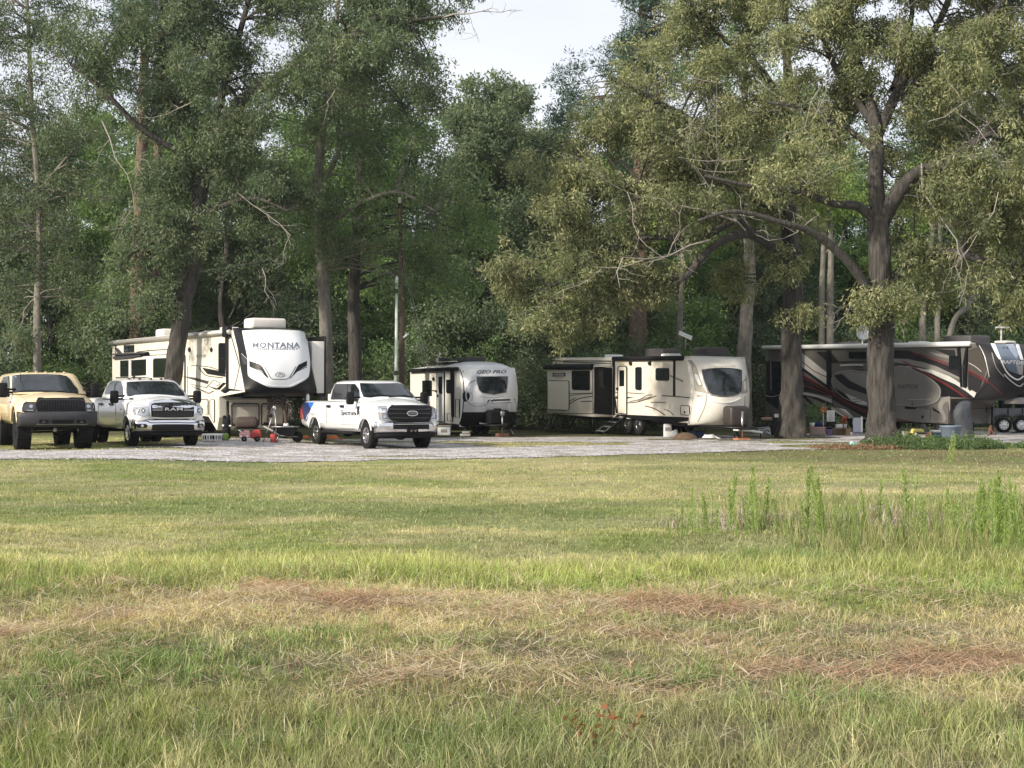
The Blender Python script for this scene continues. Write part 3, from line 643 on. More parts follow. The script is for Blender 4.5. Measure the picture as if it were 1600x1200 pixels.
# ================= cream trailer with slide-out =================
def rv_rock():
    w2 = 1.23; rt = root('travel_trailer', 'cream travel trailer with dark slide-out and entry steps, left of the two oaks', 'camper trailer', (7.495, 54.113, 0), .3991-PI/2, pitch=.0189)
    zr = 2.95; zb = .58; L_ = 11.85; xs = interp([.55, .9, 1.3, 1.75, 2.3, 2.95], [.02, .10, .20, .22, .1, -.12])
    body = MB().prism([(-L_, zb)]+[(xs(z), z) for z in np.linspace(zb, zr, 10)]+[(-L_, zr)], -w2, w2).build('body', CREAM, rt)
    cap = rv_cap(rt, [(.15, .50), (.62, .56), (.92, .9), (1.05, 1.4), (1.0, 1.9), (.8, 2.4), (.45, 2.78), (.0, 2.98), (-.6, 3.03)], xs, w2, CREAM2, p=2.8, drop=.05)
    sp = .92; xa, xb = -10.4, -5.947
    sl = MB().rbox(((xa+xb)/2, -w2-sp/2+.05, (zb+.03+2.62)/2), (xb-xa, sp+.1, 2.62-zb-.03), .02, seg=1).build('slide_out', CREAM, rt)
    s = Surf(rt, [body, cap, sl]); z = Z(840, 480, .225)
    # slide-out: front end wall, face, window, hatch
    s.stamp('slide_end_wall', z([(392, 415), (518, 412), (518, 750), (392, 740)]), BLACKM, .006, 8)
    s.stamp('end_window', z([(428, 432), (470, 436), (470, 552), (428, 556)]), GLASS, .01, 60); s.line('end_stripe', z([(395, 400), (518, 398)]), 2, CREAM2, .01)
    w_ = s.stamp('window', z([(245, 440), (358, 440), (364, 448), (364, 572), (356, 578), (250, 574), (240, 565), (240, 448)]), GLASS, .02, 60)
    d = s.stamp('hatch', z([(75, 510), (214, 510), (220, 520), (220, 705), (212, 716), (75, 710), (70, 700), (70, 520)]), CREAM, .012, 60); s.frame('hatch_seal', z([(75, 510), (214, 510), (220, 520), (220, 705), (212, 716), (75, 710), (70, 700), (70, 520)]), .9, BLACK, .016, parent=d)
    s.line('slide_trim', z([(66, 738), (382, 740)]), 1, BLACK); s.line('slide_trim', z([(66, 412), (64, 735)]), 1.2, BLACK); s.line('slide_trim', z([(384, 405), (384, 742)]), 1.4, BLACK)
    g = [([(165, 605), (250, 600), (380, 596)], 1.0), ([(190, 715), (225, 670), (290, 635), (380, 618)], 1.3), ([(145, 712), (200, 665), (260, 632)], 1.1), ([(300, 655), (380, 653)], 1.2), ([(66, 650), (105, 602)], .7), ([(170, 640), (240, 612), (380, 600)], .7)]
    for pl, w_ in g: s.line('side_graphic', spl(z(pl), 4), w_, BLACK)
    s.stamp('side_graphic', z([(150, 712), (190, 680), (222, 665), (205, 700), (185, 722)]), BLACK, .004, 60)
    s.stamp('name_plate', z([(100, 456), (198, 454), (190, 467), (198, 480), (102, 482), (110, 468)]), DGREY, .006, 60); s.text('lettering', 'ROCKWOOD', z([(116, 459), (184, 458), (184, 477), (116, 478)]), CREAM2, bold=.02, off=.014); s.text('lettering', 'SIGNATURE', z([(122, 486), (180, 485), (180, 492), (122, 493)]), DGREY)
    MB().tube([(xa-.02, -w2-sp-.09, 2.58), (xb+.02, -w2-sp-.09, 2.58)], .1, 10).build('slide_awning', BLACKM, rt)
    s.line('slide_awning_edge', z([(90, 400), (380, 400)]), 2, DGREY, .12)
    # roof edge over the slide: bands of cream and black
    s.line('roof_band', z([(106, 372), (516, 374)]), 1.2, BLACK, .03); s.line('roof_band', z([(180, 380), (516, 391)]), .9, BLACK, .03)
    s.line('roof_band', z([(106, 352), (516, 350)]), .9, BLACK, .03); s.stamp('slide_recess', z([(66, 392), (516, 396), (516, 404), (66, 402)]), BLACK, .006, 60)
    # main side
    s.stamp('side_post', z([(520, 350), (538, 350), (538, 750), (522, 748)]), BLACK, .02, 60)
    dp = [(562, 418), (572, 410), (614, 410), (622, 420), (622, 742), (560, 735)]
    d = s.stamp('door', z(dp), CREAM, .02, 60); s.frame('door_seal', z(dp), 1.3, BLACK, .026, parent=d); s.stamp('door_window', z([(572, 438), (605, 438), (605, 548), (572, 550)]), GLASS, .03, 60, parent=d); s.stamp('door_handle', z([(550, 558), (566, 558), (566, 578), (552, 576)]), BLACK, .04, 60)
    s.line('grab_rail', z([(524, 560), (528, 600), (545, 655), (552, 735)]), 1.0, BLACK, .05)
    s.stamp('porch_lamp', z([(578, 382), (600, 382), (600, 396), (578, 396)]), mat('pale lens', (.8, .72, .4), .3), .04, 60)
    s.stamp('window', z([(690, 415), (718, 415), (724, 425), (724, 568), (716, 577), (688, 573), (681, 565), (681, 425)]), GLASS, .02, 60)
    s.stamp('window', z([(830, 422), (908, 422), (915, 430), (915, 502), (908, 511), (830, 509), (822, 500), (822, 430)]), GLASS, .02, 60)
    for cx in (650, 783): s.stamp('speaker', z([(cx-8, 380), (cx+6, 378), (cx+8, 402), (cx-4, 404), (cx-10, 392)]), BLACK, .05, 60)
    s.stamp('vertical_trim', z([(943, 360), (958, 362), (957, 620), (942, 618)]), BLACK, .012, 60)
    g = [([(865, 614), (960, 620), (1074, 630)], 1.3), ([(540, 592), (640, 595), (745, 603)], 1.0), ([(590, 665), (680, 660), (755, 640), (825, 615)], 1.2), ([(640, 655), (710, 640), (760, 612), (800, 610)], 1.0), ([(745, 685), (800, 700), (850, 725), (885, 750)], 1.3), ([(880, 708), (920, 725), (945, 752)], .9), ([(785, 660), (890, 662)], 1.0)]
    for pl, w_ in g: s.line('side_graphic', spl(z(pl), 4), w_, BLACK)
    s.stamp('side_graphic', z([(540, 618), (600, 622), (670, 624), (620, 636), (540, 636)]), DGREY, .004, 60); s.stamp('side_graphic', z([(690, 645), (760, 622), (815, 618), (770, 640), (700, 655)]), BROWNV, .004, 60)
    s.stamp('side_graphic', z([(918, 468), (1070, 530), (1074, 550), (918, 482)]), BROWNV, .004, 30)
    hp = [(1000, 682), (1050, 684), (1056, 692), (1056, 745), (1048, 750), (1000, 746), (995, 738), (995, 690)]
    d = s.stamp('hatch', z(hp), CREAM, .012, 60); s.frame('hatch_seal', z(hp), .9, BLACK, .018, parent=d); s.stamp('hatch_latch', z([(1018, 722), (1030, 722), (1026, 738), (1020, 738)]), BLACK, .02, 60)
    s.stamp('skirt', z([(522, 742), (1050, 765), (1054, 808), (700, 792), (522, 775)]), BLACK, .02, 60); s.stamp('skirt', z([(58, 738), (386, 742), (386, 775), (58, 762)]), BLACK, .012, 60)
    # cap
    w_ = s.stamp('front_window', spl(z([(1143, 440), (1240, 430), (1330, 430), (1400, 440), (1410, 455), (1408, 560), (1392, 598), (1310, 615), (1210, 606), (1185, 575), (1160, 500), (1143, 440)]), 2)[:-1], GLASS2, .02, 5)
    s.frame('window_surround', spl(z([(1140, 436), (1240, 426), (1330, 426), (1404, 436), (1414, 455), (1412, 562), (1395, 602), (1310, 620), (1206, 611), (1180, 577), (1156, 500), (1140, 436)]), 2)[:-1], .8, BLACK, .022, parent=w_)
    s.stamp('cap_graphic', z([(1030, 360), (1075, 372), (1105, 420), (1150, 555), (1186, 602), (1090, 580), (1082, 470), (1062, 400)]), BROWNV, .005, 6)
    s.stamp('cap_graphic', z([(1412, 602), (1420, 520), (1440, 500), (1455, 450), (1470, 500), (1474, 585), (1440, 598)]), BROWNV, .005, 6)
    s.line('cap_moulding', spl(z([(1185, 632), (1230, 655), (1300, 664), (1360, 655), (1412, 632)]), 3), 1.6, WHITE, .02)
    s.line('cap_crease', spl(z([(1175, 600), (1165, 680), (1130, 760), (1112, 795)]), 3), 1.4, BROWNV, .004); s.line('cap_crease', spl(z([(1440, 620), (1436, 700), (1415, 790)]), 3), 1.2, BROWNV, .004)
    s.stamp('cap_lamp', z([(1090, 462), (1112, 470), (1140, 540), (1120, 542), (1100, 500)]), WHITE, .01, 6); s.text('lettering', 'MINI LITE', z([(1108, 610), (1152, 606), (1150, 622), (1108, 625)]), BROWNV); s.text('lettering', 'ROCKWOOD', z([(1225, 408), (1375, 406), (1375, 417), (1225, 419)]), BROWNV)
    s.line('edge_trim', spl(z([(1028, 357), (1060, 400), (1078, 470), (1084, 560), (1075, 660), (1050, 800)]), 3), .8, CREAM2, .014)
    # roof
    MB().box((-L_/2+.1, 0, zr+.02), (L_-.3, 2*w2-.1, .05)).build('roof', RUBW, rt)
    MB().tube([(xb+.1, -w2-.07, zr-.02), (-.3, -w2-.07, zr-.02)], .09, 10).build('awning_roll', BLACKM, rt)
    ac_unit(rt, -4.4, .1, zr+.04, ACD, 1.4, .8, .34); ac_unit(rt, -1.0, .3, zr+.04, ACD, 1.2, .9, .36)
    b = MB(); b.rbox((-8.0, -.2, zr+.1), (.6, .6, .14), .05); b.rbox((-2.6, -.5, zr+.1), (.55, .6, .14), .05); b.rbox((-1.6, -.9, zr+.08), (.3, .3, .14), .05); b.build('roof_vent', PLASW, rt)
    # underneath
    b = MB(); b.rbox((1.3, 0, .86), (.62, .78, .74), .12, seg=3); b.build('propane_cover', mat('dark brown cover', (.035, .028, .026), .5), rt)
    b = MB(); b.rbox((1.55, -.05, .78), (.1, .2, .42), .05); b.build('jack_head', BLACKM, rt)
    b = MB(); b.tube([(.2, -.85, .46), (2.2, 0, .46)], .055, 6); b.tube([(.2, .85, .46), (2.2, 0, .46)], .055, 6); b.rbox((2.25, 0, .48), (.35, .15, .13), .02); b.build('tongue', BLACK, rt)
    MB().tube([(1.72, 0, 1.05), (1.72, 0, .1)], .04).build('tongue_jack', ALU, rt); MB().box((1.72, 0, .05), (.35, .5, .1)).build('jack_block', mat('orange block', (.45, .17, .07), .7), rt)
    MB().box((-5.4, 0, .5), (10.6, 1.8, .16)).build('chassis', BLACK, rt)
    for x in (-4.0, -4.95):
        for y in (-1.05, 1.05): wheel(rt, (x, y, .36), .36, .22, None, -1 if y < 0 else 1)
    for x, dx in ((-.6, .35), (-9.9, -.35)):
        for y in (-1., 1.): MB().tube([(x, y, .5), (x+dx*1.6, y, .02)], .04, 6).tube([(x+dx*1.4, y, .5), (x+dx*.7, y, .25)], .025, 6).build('stabiliser', BLACK, rt)
    MB().tube([(xa+1.0, -w2-sp+.1, .6), (xa+.4, -w2-sp+.1, .02)], .035, 6).tube([(xb-.4, -w2-sp+.2, .6), (xb-.4, -w2-sp+.2, .02)], .03, 6).box((xa+.4, -w2-sp+.1, .02), (.25, .2, .04)).build('slide_support', BLACK, rt)
    # entry steps
    st = MB(); c = s.P(*z([(590, 735)])[0]); x0 = c.x
    for k in range(4): st.rbox((x0, -w2-.12-.27*k, .60-.17*k), (.62, .2, .04), .01)
    st.build('entry_step', STEEL, rt)
    sr = MB()
    for dx in (-.34, .34): sr.tube([(x0+dx, -w2, .68), (x0+dx, -w2-1.0, .02)], .05, 6)
    sr.build('step_rail', BLACK, rt)
    return rt
# ================= dark toy hauler on the right =================
def rv_rap():
    w2 = 1.25; rt = root('fifth_wheel_trailer', 'dark grey fifth-wheel camper with red and silver swooshes lettered RAPTOR behind the big oak', 'camper trailer', (18.177, 58.57, 0), .5024-PI/2, pitch=.0158)
    zr = 3.58; L_ = 11.35; xs = interp([1.3, 1.5, 2.0, 2.45, 3.0, 3.58], [.9, 1.3, 1.75, 2.0, 1.8, 1.38])
    body = MB().prism([(-L_, .55), (-.7, .46), (0, .46), (0, 1.44)]+[(xs(q), q) for q in (1.5, 1.75, 2.0, 2.25, 2.45, 2.7, 3.0, 3.3, zr)]+[(-L_, zr)], -w2, w2).build('body', TAUPE, rt)
    cap = rv_cap(rt, [(1.2, 1.40), (2.1, 1.44), (2.8, 1.7), (3.1, 2.1), (3.1, 2.6), (2.85, 3.05), (2.4, 3.38), (1.9, 3.58), (1.3, 3.62)], xs, w2, CHARC, p=2.6, zs=1.5)
    s = Surf(rt, [body, cap]); a = Z(1190, 510, .15837); b = Z(1390, 510, .15837); c = Z(1180, 480, .2625); e = Z(1380, 600, .1375)
    LGT = mat('light silver gelcoat', (.50, .49, .47), .3, var=.06); MID = mat('warm grey gelcoat', (.165, .158, .15), .3, var=.06)
    def st(name, pts, m, q=30, th=.004): return s.stamp(name, pts, m, th, q)
    k = {'n': 0}
    def sw(pts, m):
        k['n'] += 1; return s.stamp('side_graphic', pts, m, .002+.0011*k['n'], 30)
    # large fields
    sw(a([(45, 330), (120, 345), (200, 345), (200, 850), (45, 735)]), CHARC)
    sw(a([(370, 475), (400, 470), (690, 640), (700, 690), (400, 640), (380, 640)]), CHARC)
    sw(a([(370, 255), (400, 260), (650, 460), (650, 590), (370, 410)]), LGT)
    sw(a([(540, 250), (650, 250), (650, 352)]), CHARC)
    sw(a([(680, 250), (760, 345), (680, 345)]), CHARC)
    sw(a([(400, 400), (690, 610), (690, 640), (400, 430)]), BLACK)
    sw(a([(390, 650), (450, 655), (560, 680), (690, 720), (690, 755), (560, 700), (390, 668)]), LGT)
    sw(a([(395, 672), (560, 705), (700, 765), (840, 905), (560, 850), (390, 740)]), CHARC)
    sw(a([(395, 680), (510, 800), (470, 790), (395, 740)]), MID); sw(a([(440, 690), (560, 730), (680, 800), (560, 800)]), MID)
    sw(a([(690, 640), (1050, 800), (1040, 905), (880, 820), (700, 720)]), CHARC)
    sw(a([(690, 780), (760, 815), (905, 900), (900, 935), (820, 900), (690, 820)]), LGT); sw(a([(760, 805), (830, 820), (905, 895)]), WHITEG)
    # red pinstripes
    for pl, w_ in (([(250, 250), (400, 345), (520, 440), (650, 500)], 1.0), ([(400, 475), (520, 545), (690, 645), (860, 760), (1045, 840)], 1.5), ([(400, 498), (520, 570), (690, 668), (860, 780), (1045, 860)], .7), ([(390, 585), (500, 605), (640, 665), (690, 690)], 1.6), ([(110, 255), (200, 325)], .9), ([(700, 580), (850, 670), (1045, 745)], .9), ([(690, 780), (780, 840), (890, 920)], 1.0)):
        s.line('red_pinstripe', spl(a(pl), 3), w_, REDV, .03)
    sw(a([(395, 615), (500, 620), (690, 680), (690, 650), (540, 600), (420, 590)]), BLACK)
    # big oval slide panel
    ov = spl(a([(705, 500), (740, 460), (810, 440), (930, 435), (1050, 450)])+b([(120, 390), (260, 440), (400, 510), (490, 590), (508, 660), (480, 730), (400, 765), (250, 788), (40, 770)])+a([(1045, 780), (900, 740), (800, 690), (730, 620), (700, 560), (705, 500)]), 3)[:-1]
    st('oval_panel', ov, MID, 20, .036); s.frame('oval_edge', ov, 1.3, GREY, .045)
    kk = {'v': .041}
    def so(pts, m): kk['v'] += .001; return s.stamp('oval_graphic', pts, m, kk['v'], 30)
    so(a([(720, 480), (800, 470), (880, 540), (1045, 620), (1045, 670), (860, 610), (760, 530)]), CHARC)
    so(a([(800, 450), (900, 445), (1045, 470), (1045, 610), (900, 540)]), mat('pale taupe', (.21, .20, .19), .3))
    so(a([(700, 590), (820, 660), (900, 740), (1040, 790), (900, 765), (800, 710), (720, 630)]), BLACK)
    so(a([(830, 660), (930, 700), (1045, 750), (1045, 785), (900, 740)]), LGT)
    for pl in ([(905, 745), (1000, 735)], [(910, 720), (980, 715)], [(920, 400), (1010, 402)], [(930, 425), (1020, 427)]): s.line('vent_slot', a(pl), .8, BLACK, .05)
    s.text('lettering', 'RAPTOR', b([(88, 570), (290, 572), (288, 615), (85, 612)]), mat('charcoal lettering', (.07, .07, .08), .4), bold=.02, shear=.3, off=.05)
    s.line('panel_seam', b([(230, 740), (232, 788)]), .6, DGREY, .05); s.line('oval_line', b([(200, 722), (420, 715)]), .5, SILVER, .05)
    # right part of the side
    sw(b([(40, 380), (250, 395), (420, 450), (700, 610), (860, 680), (830, 705), (500, 690), (490, 590), (380, 500), (200, 420), (40, 400)]), BLACK)
    sw(b([(40, 235), (200, 240), (420, 330), (590, 395), (720, 440), (720, 515), (560, 440), (380, 380), (200, 320), (40, 315)]), CHARC)
    sw(b([(40, 330), (200, 345), (430, 430), (560, 490), (720, 560), (850, 690), (770, 690), (600, 590), (420, 490), (240, 410), (40, 365)]), CHARC)
    sw(b([(40, 318), (180, 325), (330, 352), (470, 395), (720, 515), (720, 535), (560, 470), (400, 425), (200, 375), (40, 355)]), mat('pale taupe', (.21, .20, .19), .3))
    sw(b([(330, 418), (430, 430), (590, 490), (720, 570), (860, 655), (835, 700), (760, 640), (650, 570), (500, 505)]), LGT)
    sw(b([(160, 385), (330, 418), (420, 465), (300, 430)]), LGT)
    sw(b([(390, 250), (590, 288), (590, 320), (450, 285)]), mat('pale taupe', (.21, .20, .19), .3)); sw(b([(450, 225), (640, 232), (650, 290), (590, 288)]), CHARC)
    for pl, w_ in (([(230, 260), (370, 295), (500, 335), (585, 365)], 1.0), ([(220, 272), (360, 310), (490, 350), (585, 382)], .8), ([(130, 340), (300, 440), (480, 530), (600, 600), (690, 660), (745, 700)], 1.2), ([(150, 340), (320, 440), (500, 530), (620, 600), (710, 660), (765, 700)], .7), ([(780, 430), (870, 480), (975, 545)], 1.4), ([(780, 450), (870, 500), (975, 562)], .8)):
        s.line('red_pinstripe', spl(b(pl), 3), w_, REDV, .032)
    sw(b([(780, 235), (880, 200), (930, 320), (985, 500), (970, 540), (780, 430)]), mat('brown charcoal', (.06, .052, .047), .5, spec=.2)); sw(b([(780, 440), (975, 550), (850, 690), (780, 620)]), CHARC)
    s.line('side_graphic', spl(b([(785, 360), (850, 395), (910, 445)]), 3), .9, SILVER, .032)
    # windows, rail, awning arms
    for P_ in (b([(595, 292), (700, 290), (700, 425), (600, 420), (590, 405)]), a([(118, 350), (200, 345), (200, 632), (112, 628)])): st('window', P_, GLASS, 60, .04)
    w_ = st('window', a([(870, 252), (1040, 250), (1040, 320), (880, 318), (865, 305)]), GLASS, 60, .04)
    s.line('window_bar', a([(95, 340), (100, 630)]), 1.2, MID, .05)
    for P_ in (b([(675, 205), (700, 205), (725, 600), (710, 600)]), b([(755, 205), (778, 205), (765, 610), (740, 600), (750, 400)]), a([(652, 235), (690, 238), (690, 460), (700, 595), (680, 600), (652, 580)])): st('awning_arm', P_, BLACK, 60, .07)
    s.line('awning_strut', b([(765, 215), (735, 400), (740, 600)]), 1.0, ALU, .1); st('rear_post', a([(42, 235), (70, 235), (72, 340), (42, 340)]), MID, 60, .036)
    s.line('slide_trim', a([(690, 352), (1040, 350)]), 1.3, BLACK, .04); s.line('slide_trim', a([(780, 385), (900, 378), (1010, 380)]), 2.4, LGT, .04)
    s.line('rear_graphic', spl(a([(45, 680), (100, 695), (200, 670)]), 3), .8, SILVER, .03)
    # lower part near the nose
    st('lower_panel', b([(50, 780), (230, 800), (410, 822), (520, 870), (545, 950), (300, 950), (100, 920), (50, 910)]), MID, 40, .036)
    st('lower_panel', spl(b([(600, 690), (530, 705), (490, 760), (490, 820), (515, 870)]), 3)+b([(545, 955), (590, 820), (605, 705)]), mat('pale taupe', (.21, .20, .19), .3), 40, .037)
    st('lower_panel', b([(430, 800), (505, 855), (440, 830)]), BLACK, 40, .038); st('vent_cap', b([(325, 880), (342, 880), (342, 905), (325, 905)]), BLACK, 60, .06); st('vent_slot', b([(160, 790), (270, 798), (270, 818), (160, 812)]), BLACK, 60, .045)
    s.line('panel_seam', b([(410, 822), (412, 930)]), .6, DGREY, .045); s.line('red_line', b([(50, 905), (190, 935)]), 1.4, REDV, .04)
    st('side_skirt', b([(40, 925), (120, 945), (300, 962), (540, 962), (540, 990), (40, 985)]), BLACK, 60, .02)
    fw = st('lower_front_wall', b([(605, 708), (1010, 730), (1035, 800), (1005, 1000), (800, 1020), (545, 990), (590, 820)]), mat('dark brown wall', (.075, .068, .062), .5, var=.1), 60, .01)
    s.line('wall_seam', b([(610, 805), (1020, 812)]), .6, BLACK, .02, 60); st('wall_latch', b([(950, 800), (960, 800), (955, 850), (945, 850)]), BLACK, 60, .03)
    # nose
    n1 = s.stamp('nose_graphic', b([(995, 170), (1040, 172), (1105, 330), (1080, 325), (1055, 290)]), WHITEG, .012, 5); s.stamp('nose_graphic', b([(1235, 172), (1275, 180), (1320, 330), (1290, 330)]), WHITEG, .012, 5)
    BLG = mat('blue grey gelcoat', (.10, .13, .18), .2, coat=.6); PAL = mat('pale blue grey', (.25, .30, .38), .2, coat=.6)
    s.stamp('nose_graphic', b([(1048, 178), (1230, 175), (1280, 330), (1320, 440), (1265, 470), (1180, 440), (1110, 340)]), BLG, .011, 6); s.stamp('nose_graphic', b([(1150, 178), (1225, 178), (1270, 280), (1250, 320), (1190, 240)]), PAL, .013, 6)
    s.line('nose_chevron', spl(b([(1100, 335), (1150, 440), (1210, 500), (1270, 525), (1320, 490)]), 3), 2.2, mat('pale silver', (.62, .64, .68), .3), .02)
    s.line('nose_chevron', spl(b([(1130, 470), (1200, 540), (1280, 590), (1320, 560)]), 3), 1.4, SILVER, .02); s.stamp('nose_graphic', b([(1240, 350), (1320, 370), (1310, 480), (1270, 470)]), GREY, .014, 6)
    s.line('nose_crease', spl(b([(1010, 260), (1050, 400), (1130, 500)]), 3), 1.2, GREY, .01); s.line('nose_crease', spl(b([(885, 190), (940, 300), (985, 500)]), 3), 1.0, SILVER, .02); s.line('red_pinstripe', b([(975, 545), (1110, 670)]), .7, REDV, .01)
    s.text('lettering', 'RAPTOR', b([(1105, 335), (1325, 340), (1325, 375), (1110, 368)]), SILVER, bold=.02, shear=.2, off=.02)
    MB().rbox((2.3, 0, 1.42), (.8, .5, .25), .03).build('pin_box', GREY, rt)
    # roof
    MB().box((-L_/2+.6, 0, zr+.02), (L_+1.2, 2*w2-.1, .05)).build('roof', RUBW, rt)
    MB().tube([(-L_-.05, -w2-.1, zr+.0), (-3.9, -w2-.1, zr+.0)], .10, 12).tube([(-3.85, -w2-.1, zr+.0), (1.2, -w2-.1, zr+.0)], .10, 12).build('awning_roll', PLASW, rt)
    ac_unit(rt, -.4, .1, zr+.04, ACD, 1.5, 1.1, .33); ac_unit(rt, -5.2, .1, zr+.04, ACD, 1.2, .9, .30); ac_unit(rt, -9.0, .2, zr+.04, ACD, .9, .8, .2); ac_unit(rt, -7.4, .2, zr+.04, ACD, .8, .8, .18)
    g = MB(); g.rbox((-2.4, -.5, zr+.1), (.7, .6, .13), .06); g.rbox((1.5, .2, zr+.08), (.6, .6, .12), .06); g.build('roof_vent', RUBW, rt)
    g = MB(); g.tube([(1.3, .2, zr+.1), (1.3, .2, zr+.62)], .035); g.rbox((1.35, .2, zr+.66), (.55, .14, .06), .02, M=Matrix.Rotation(PI/2-.4, 3, 'Z')); g.build('roof_antenna', PLASW, rt)
    for y in (-1., 1.): MB().tube([(.15, y, 1.3), (.15, y, .04)], .05, 8).box((.15, y, .03), (.25, .25, .05)).build('landing_leg', BLACK, rt)
    MB().box((-5, 0, .5), (10, 1.9, .18)).build('chassis', BLACK, rt)
    for x in (-5.4, -6.4, -7.4):
        for y in (-1.05, 1.05): wheel(rt, (x, y, .38), .38, .22, None, -1 if y < 0 else 1)
    return rt
RVS = [rv_montana(), rv_geo(), rv_rock(), rv_rap()]
# ================= pickups =================
def truck(label, X, Y, th, z0, paint, wb, foh, roh, w, R, wd, st, gh, bed=None, lift=0., arch=.10, rim=None, knob=False, dual=False, name='pickup_truck', cat='pickup truck', mirrors=(-.62, 1.47, .30), flare=None, rimR=.55, mo_=.2):
    rt = root(name, label, cat, (X, Y, z0), th-PI/2)
    # lower body: lofted cross sections (x, halfwidth, zbottom, zshoulder, zedge, zcentre)
    rows = []
    for (x, hw, zb, zs, zt, zc) in st:
        h = [(0, zb), (hw-.14, zb), (hw-.03, zb+.10), (hw, (zb+zs)/2-.08), (hw-.005, zs-.18), (hw-.03, zs), (hw-.09, zt-.025), (hw-.17, zt), (hw*.5, (zt+zc)/2+.01), (0, zc)]
        ring = [(x, y, z) for y, z in h]+[(x, -y, z) for y, z in h[-2:0:-1]]; rows.append(ring)
    b = MB().grid(rows, closed=True); n = len(rows[0]); k = len(rows)
    b.f.append(tuple(range(n))); b.sm.append(False); b.f.append(tuple((k-1)*n+i for i in range(n))[::-1]); b.sm.append(False)
    body = b.build('body', paint, rt)
    cut = []
    for ax in (0, -wb):
        for sd in (-1, 1):
            c = MB().lathe([(R+arch, -.30), (R+arch, .30)], (0, 0, 0), 'Y', 40, caps=True).build('cut', None, rt); c.location = (ax, sd*(w-.08), R+lift); cut.append(c)
            c2 = MB().box((ax, sd*(w-.08), .12), (2*(R+arch), .6, 2*R)).build('cut', None, rt); cut.append(c2)
    if bed:
        cut.append(MB().box(((bed[0]+bed[1])/2, 0, bed[2]+.6), (bed[1]-bed[0], 1.6, 1.2)).build('cut', None, rt))
    bpy.context.view_layer.update()
    bool_cut(body, cut)
    # cab: horizontal rings (z, xrear, xfront, halfwidth)
    rings = []
    for (z, xr, xf, hw, bow) in gh:
        r = []; m = 10
        for i in range(m+1): u = i/m*2-1; uu = math.copysign(abs(u)**.8, u); r.append((xf-bow*abs(uu)**2.6, uu*hw*(.99), z))
        r[0] = (r[0][0], -hw+.03, z); r[-1] = (r[-1][0], hw-.03, z)
        for t in (.06, .3, .6, .94): r.append((xf-bow+(xr-xf+bow)*t, hw, z))
        for i in range(m+1): u = 1-i/m*2; r.append((xr+.05*abs(u)**3, u*hw*.96, z))
        for t in (.94, .6, .3, .06): r.append((xf-bow+(xr-xf+bow)*t, -hw, z))
        rings.append(r)
    g = MB().grid(rings, closed=True); n = len(rings[0])
    g.f.append(tuple((len(rings)-1)*n+i for i in range(n))); g.sm.append(True)
    cab = g.build('cab', paint, rt)
    wb_ = MB().box((-wb/2, 0, .62+lift*.6), (wb+foh*.8, 1.3, .28)).build('underbody', BLACKM, rt)
    for ax in (0, -wb):
        for sd in (-1, 1):
            MB().grid([[(ax+math.cos(a)*(R+arch-.01), sd*(w-.30)+y_, R+lift+math.sin(a)*(R+arch-.01)) for y_ in (-.2, .14)] for a in np.linspace(0, PI, 19)]).build('arch_liner', BLACKM, rt)
            a0, a1 = (-.12*PI, 1.12*PI)
            pts = [(ax+math.cos(a)*(R+arch), sd*(w-.012), R+lift+math.sin(a)*(R+arch)) for a in np.linspace(PI*.09, PI*.91, 17)]
            MB().tube(pts, .028, 6).build('arch_lip', flare or paint, rt)
            if ax == 0 or not dual: wheel(rt, (ax, sd*(w-wd/2-.03), R), R, wd, None, sd, rimR, rim, knob, dual=(-.0 if not dual else -.05))
            else:
                wheel(rt, (ax, sd*(w-wd/2+.12), R), R, wd, None, sd, rimR, rim, knob, dual=.08); wheel(rt, (ax, sd*(w-wd/2-.2), R), R, wd, None, sd, rimR, rim)
    x, z, h = mirrors
    for sd in (-1, 1):
        m = MB().rbox((x, sd*(w+mo_), z), (.13, .24, h+.1), .05); m.tube([(x+.02, sd*(w-.12), z-.06), (x, sd*(w+.2), z-.06)], .03, 6).tube([(x+.02, sd*(w-.12), z+.02), (x, sd*(w+.2), z+.02)], .03, 6)
        mo = m.build('side_mirror', BLACKM, rt); MB().rbox((x-.07, sd*(w+mo_), z), (.02, .2, h), .01).build('mirror_glass', GLASS2, mo)
    for ax in (0, -wb): MB().tube([(ax, -.8, R), (ax, .8, R)], .06, 8).rbox((ax, .15, R), (.3, .3, .3), .1).build('axle', BLACKM, rt)
    return rt, body, cab
def bumper(rt, prof, w, xf, m, curve=.26, p=3.0, name='front_bumper', n=20):
    rows = []
    for (dx, z) in prof:
        rows.append([(xf+dx-curve*abs(u)**p, u*w, z) for u in np.linspace(-1, 1, n)])
    rows = rows+[[(xf-.5*(1 if 1 else 0) if False else r[0]-.0, r[1], r[2]) for r in rows[0]]]
    b = MB().grid(rows[:-1]); b.grid([[(x-.10, y*.98, z) for x, y, z in rows[0]], [(x-.10, y*.98, z) for x, y, z in rows[-2]]])
    return b.build(name, m, rt, solid=-.01)
def mesh_real(o): real(o); return o

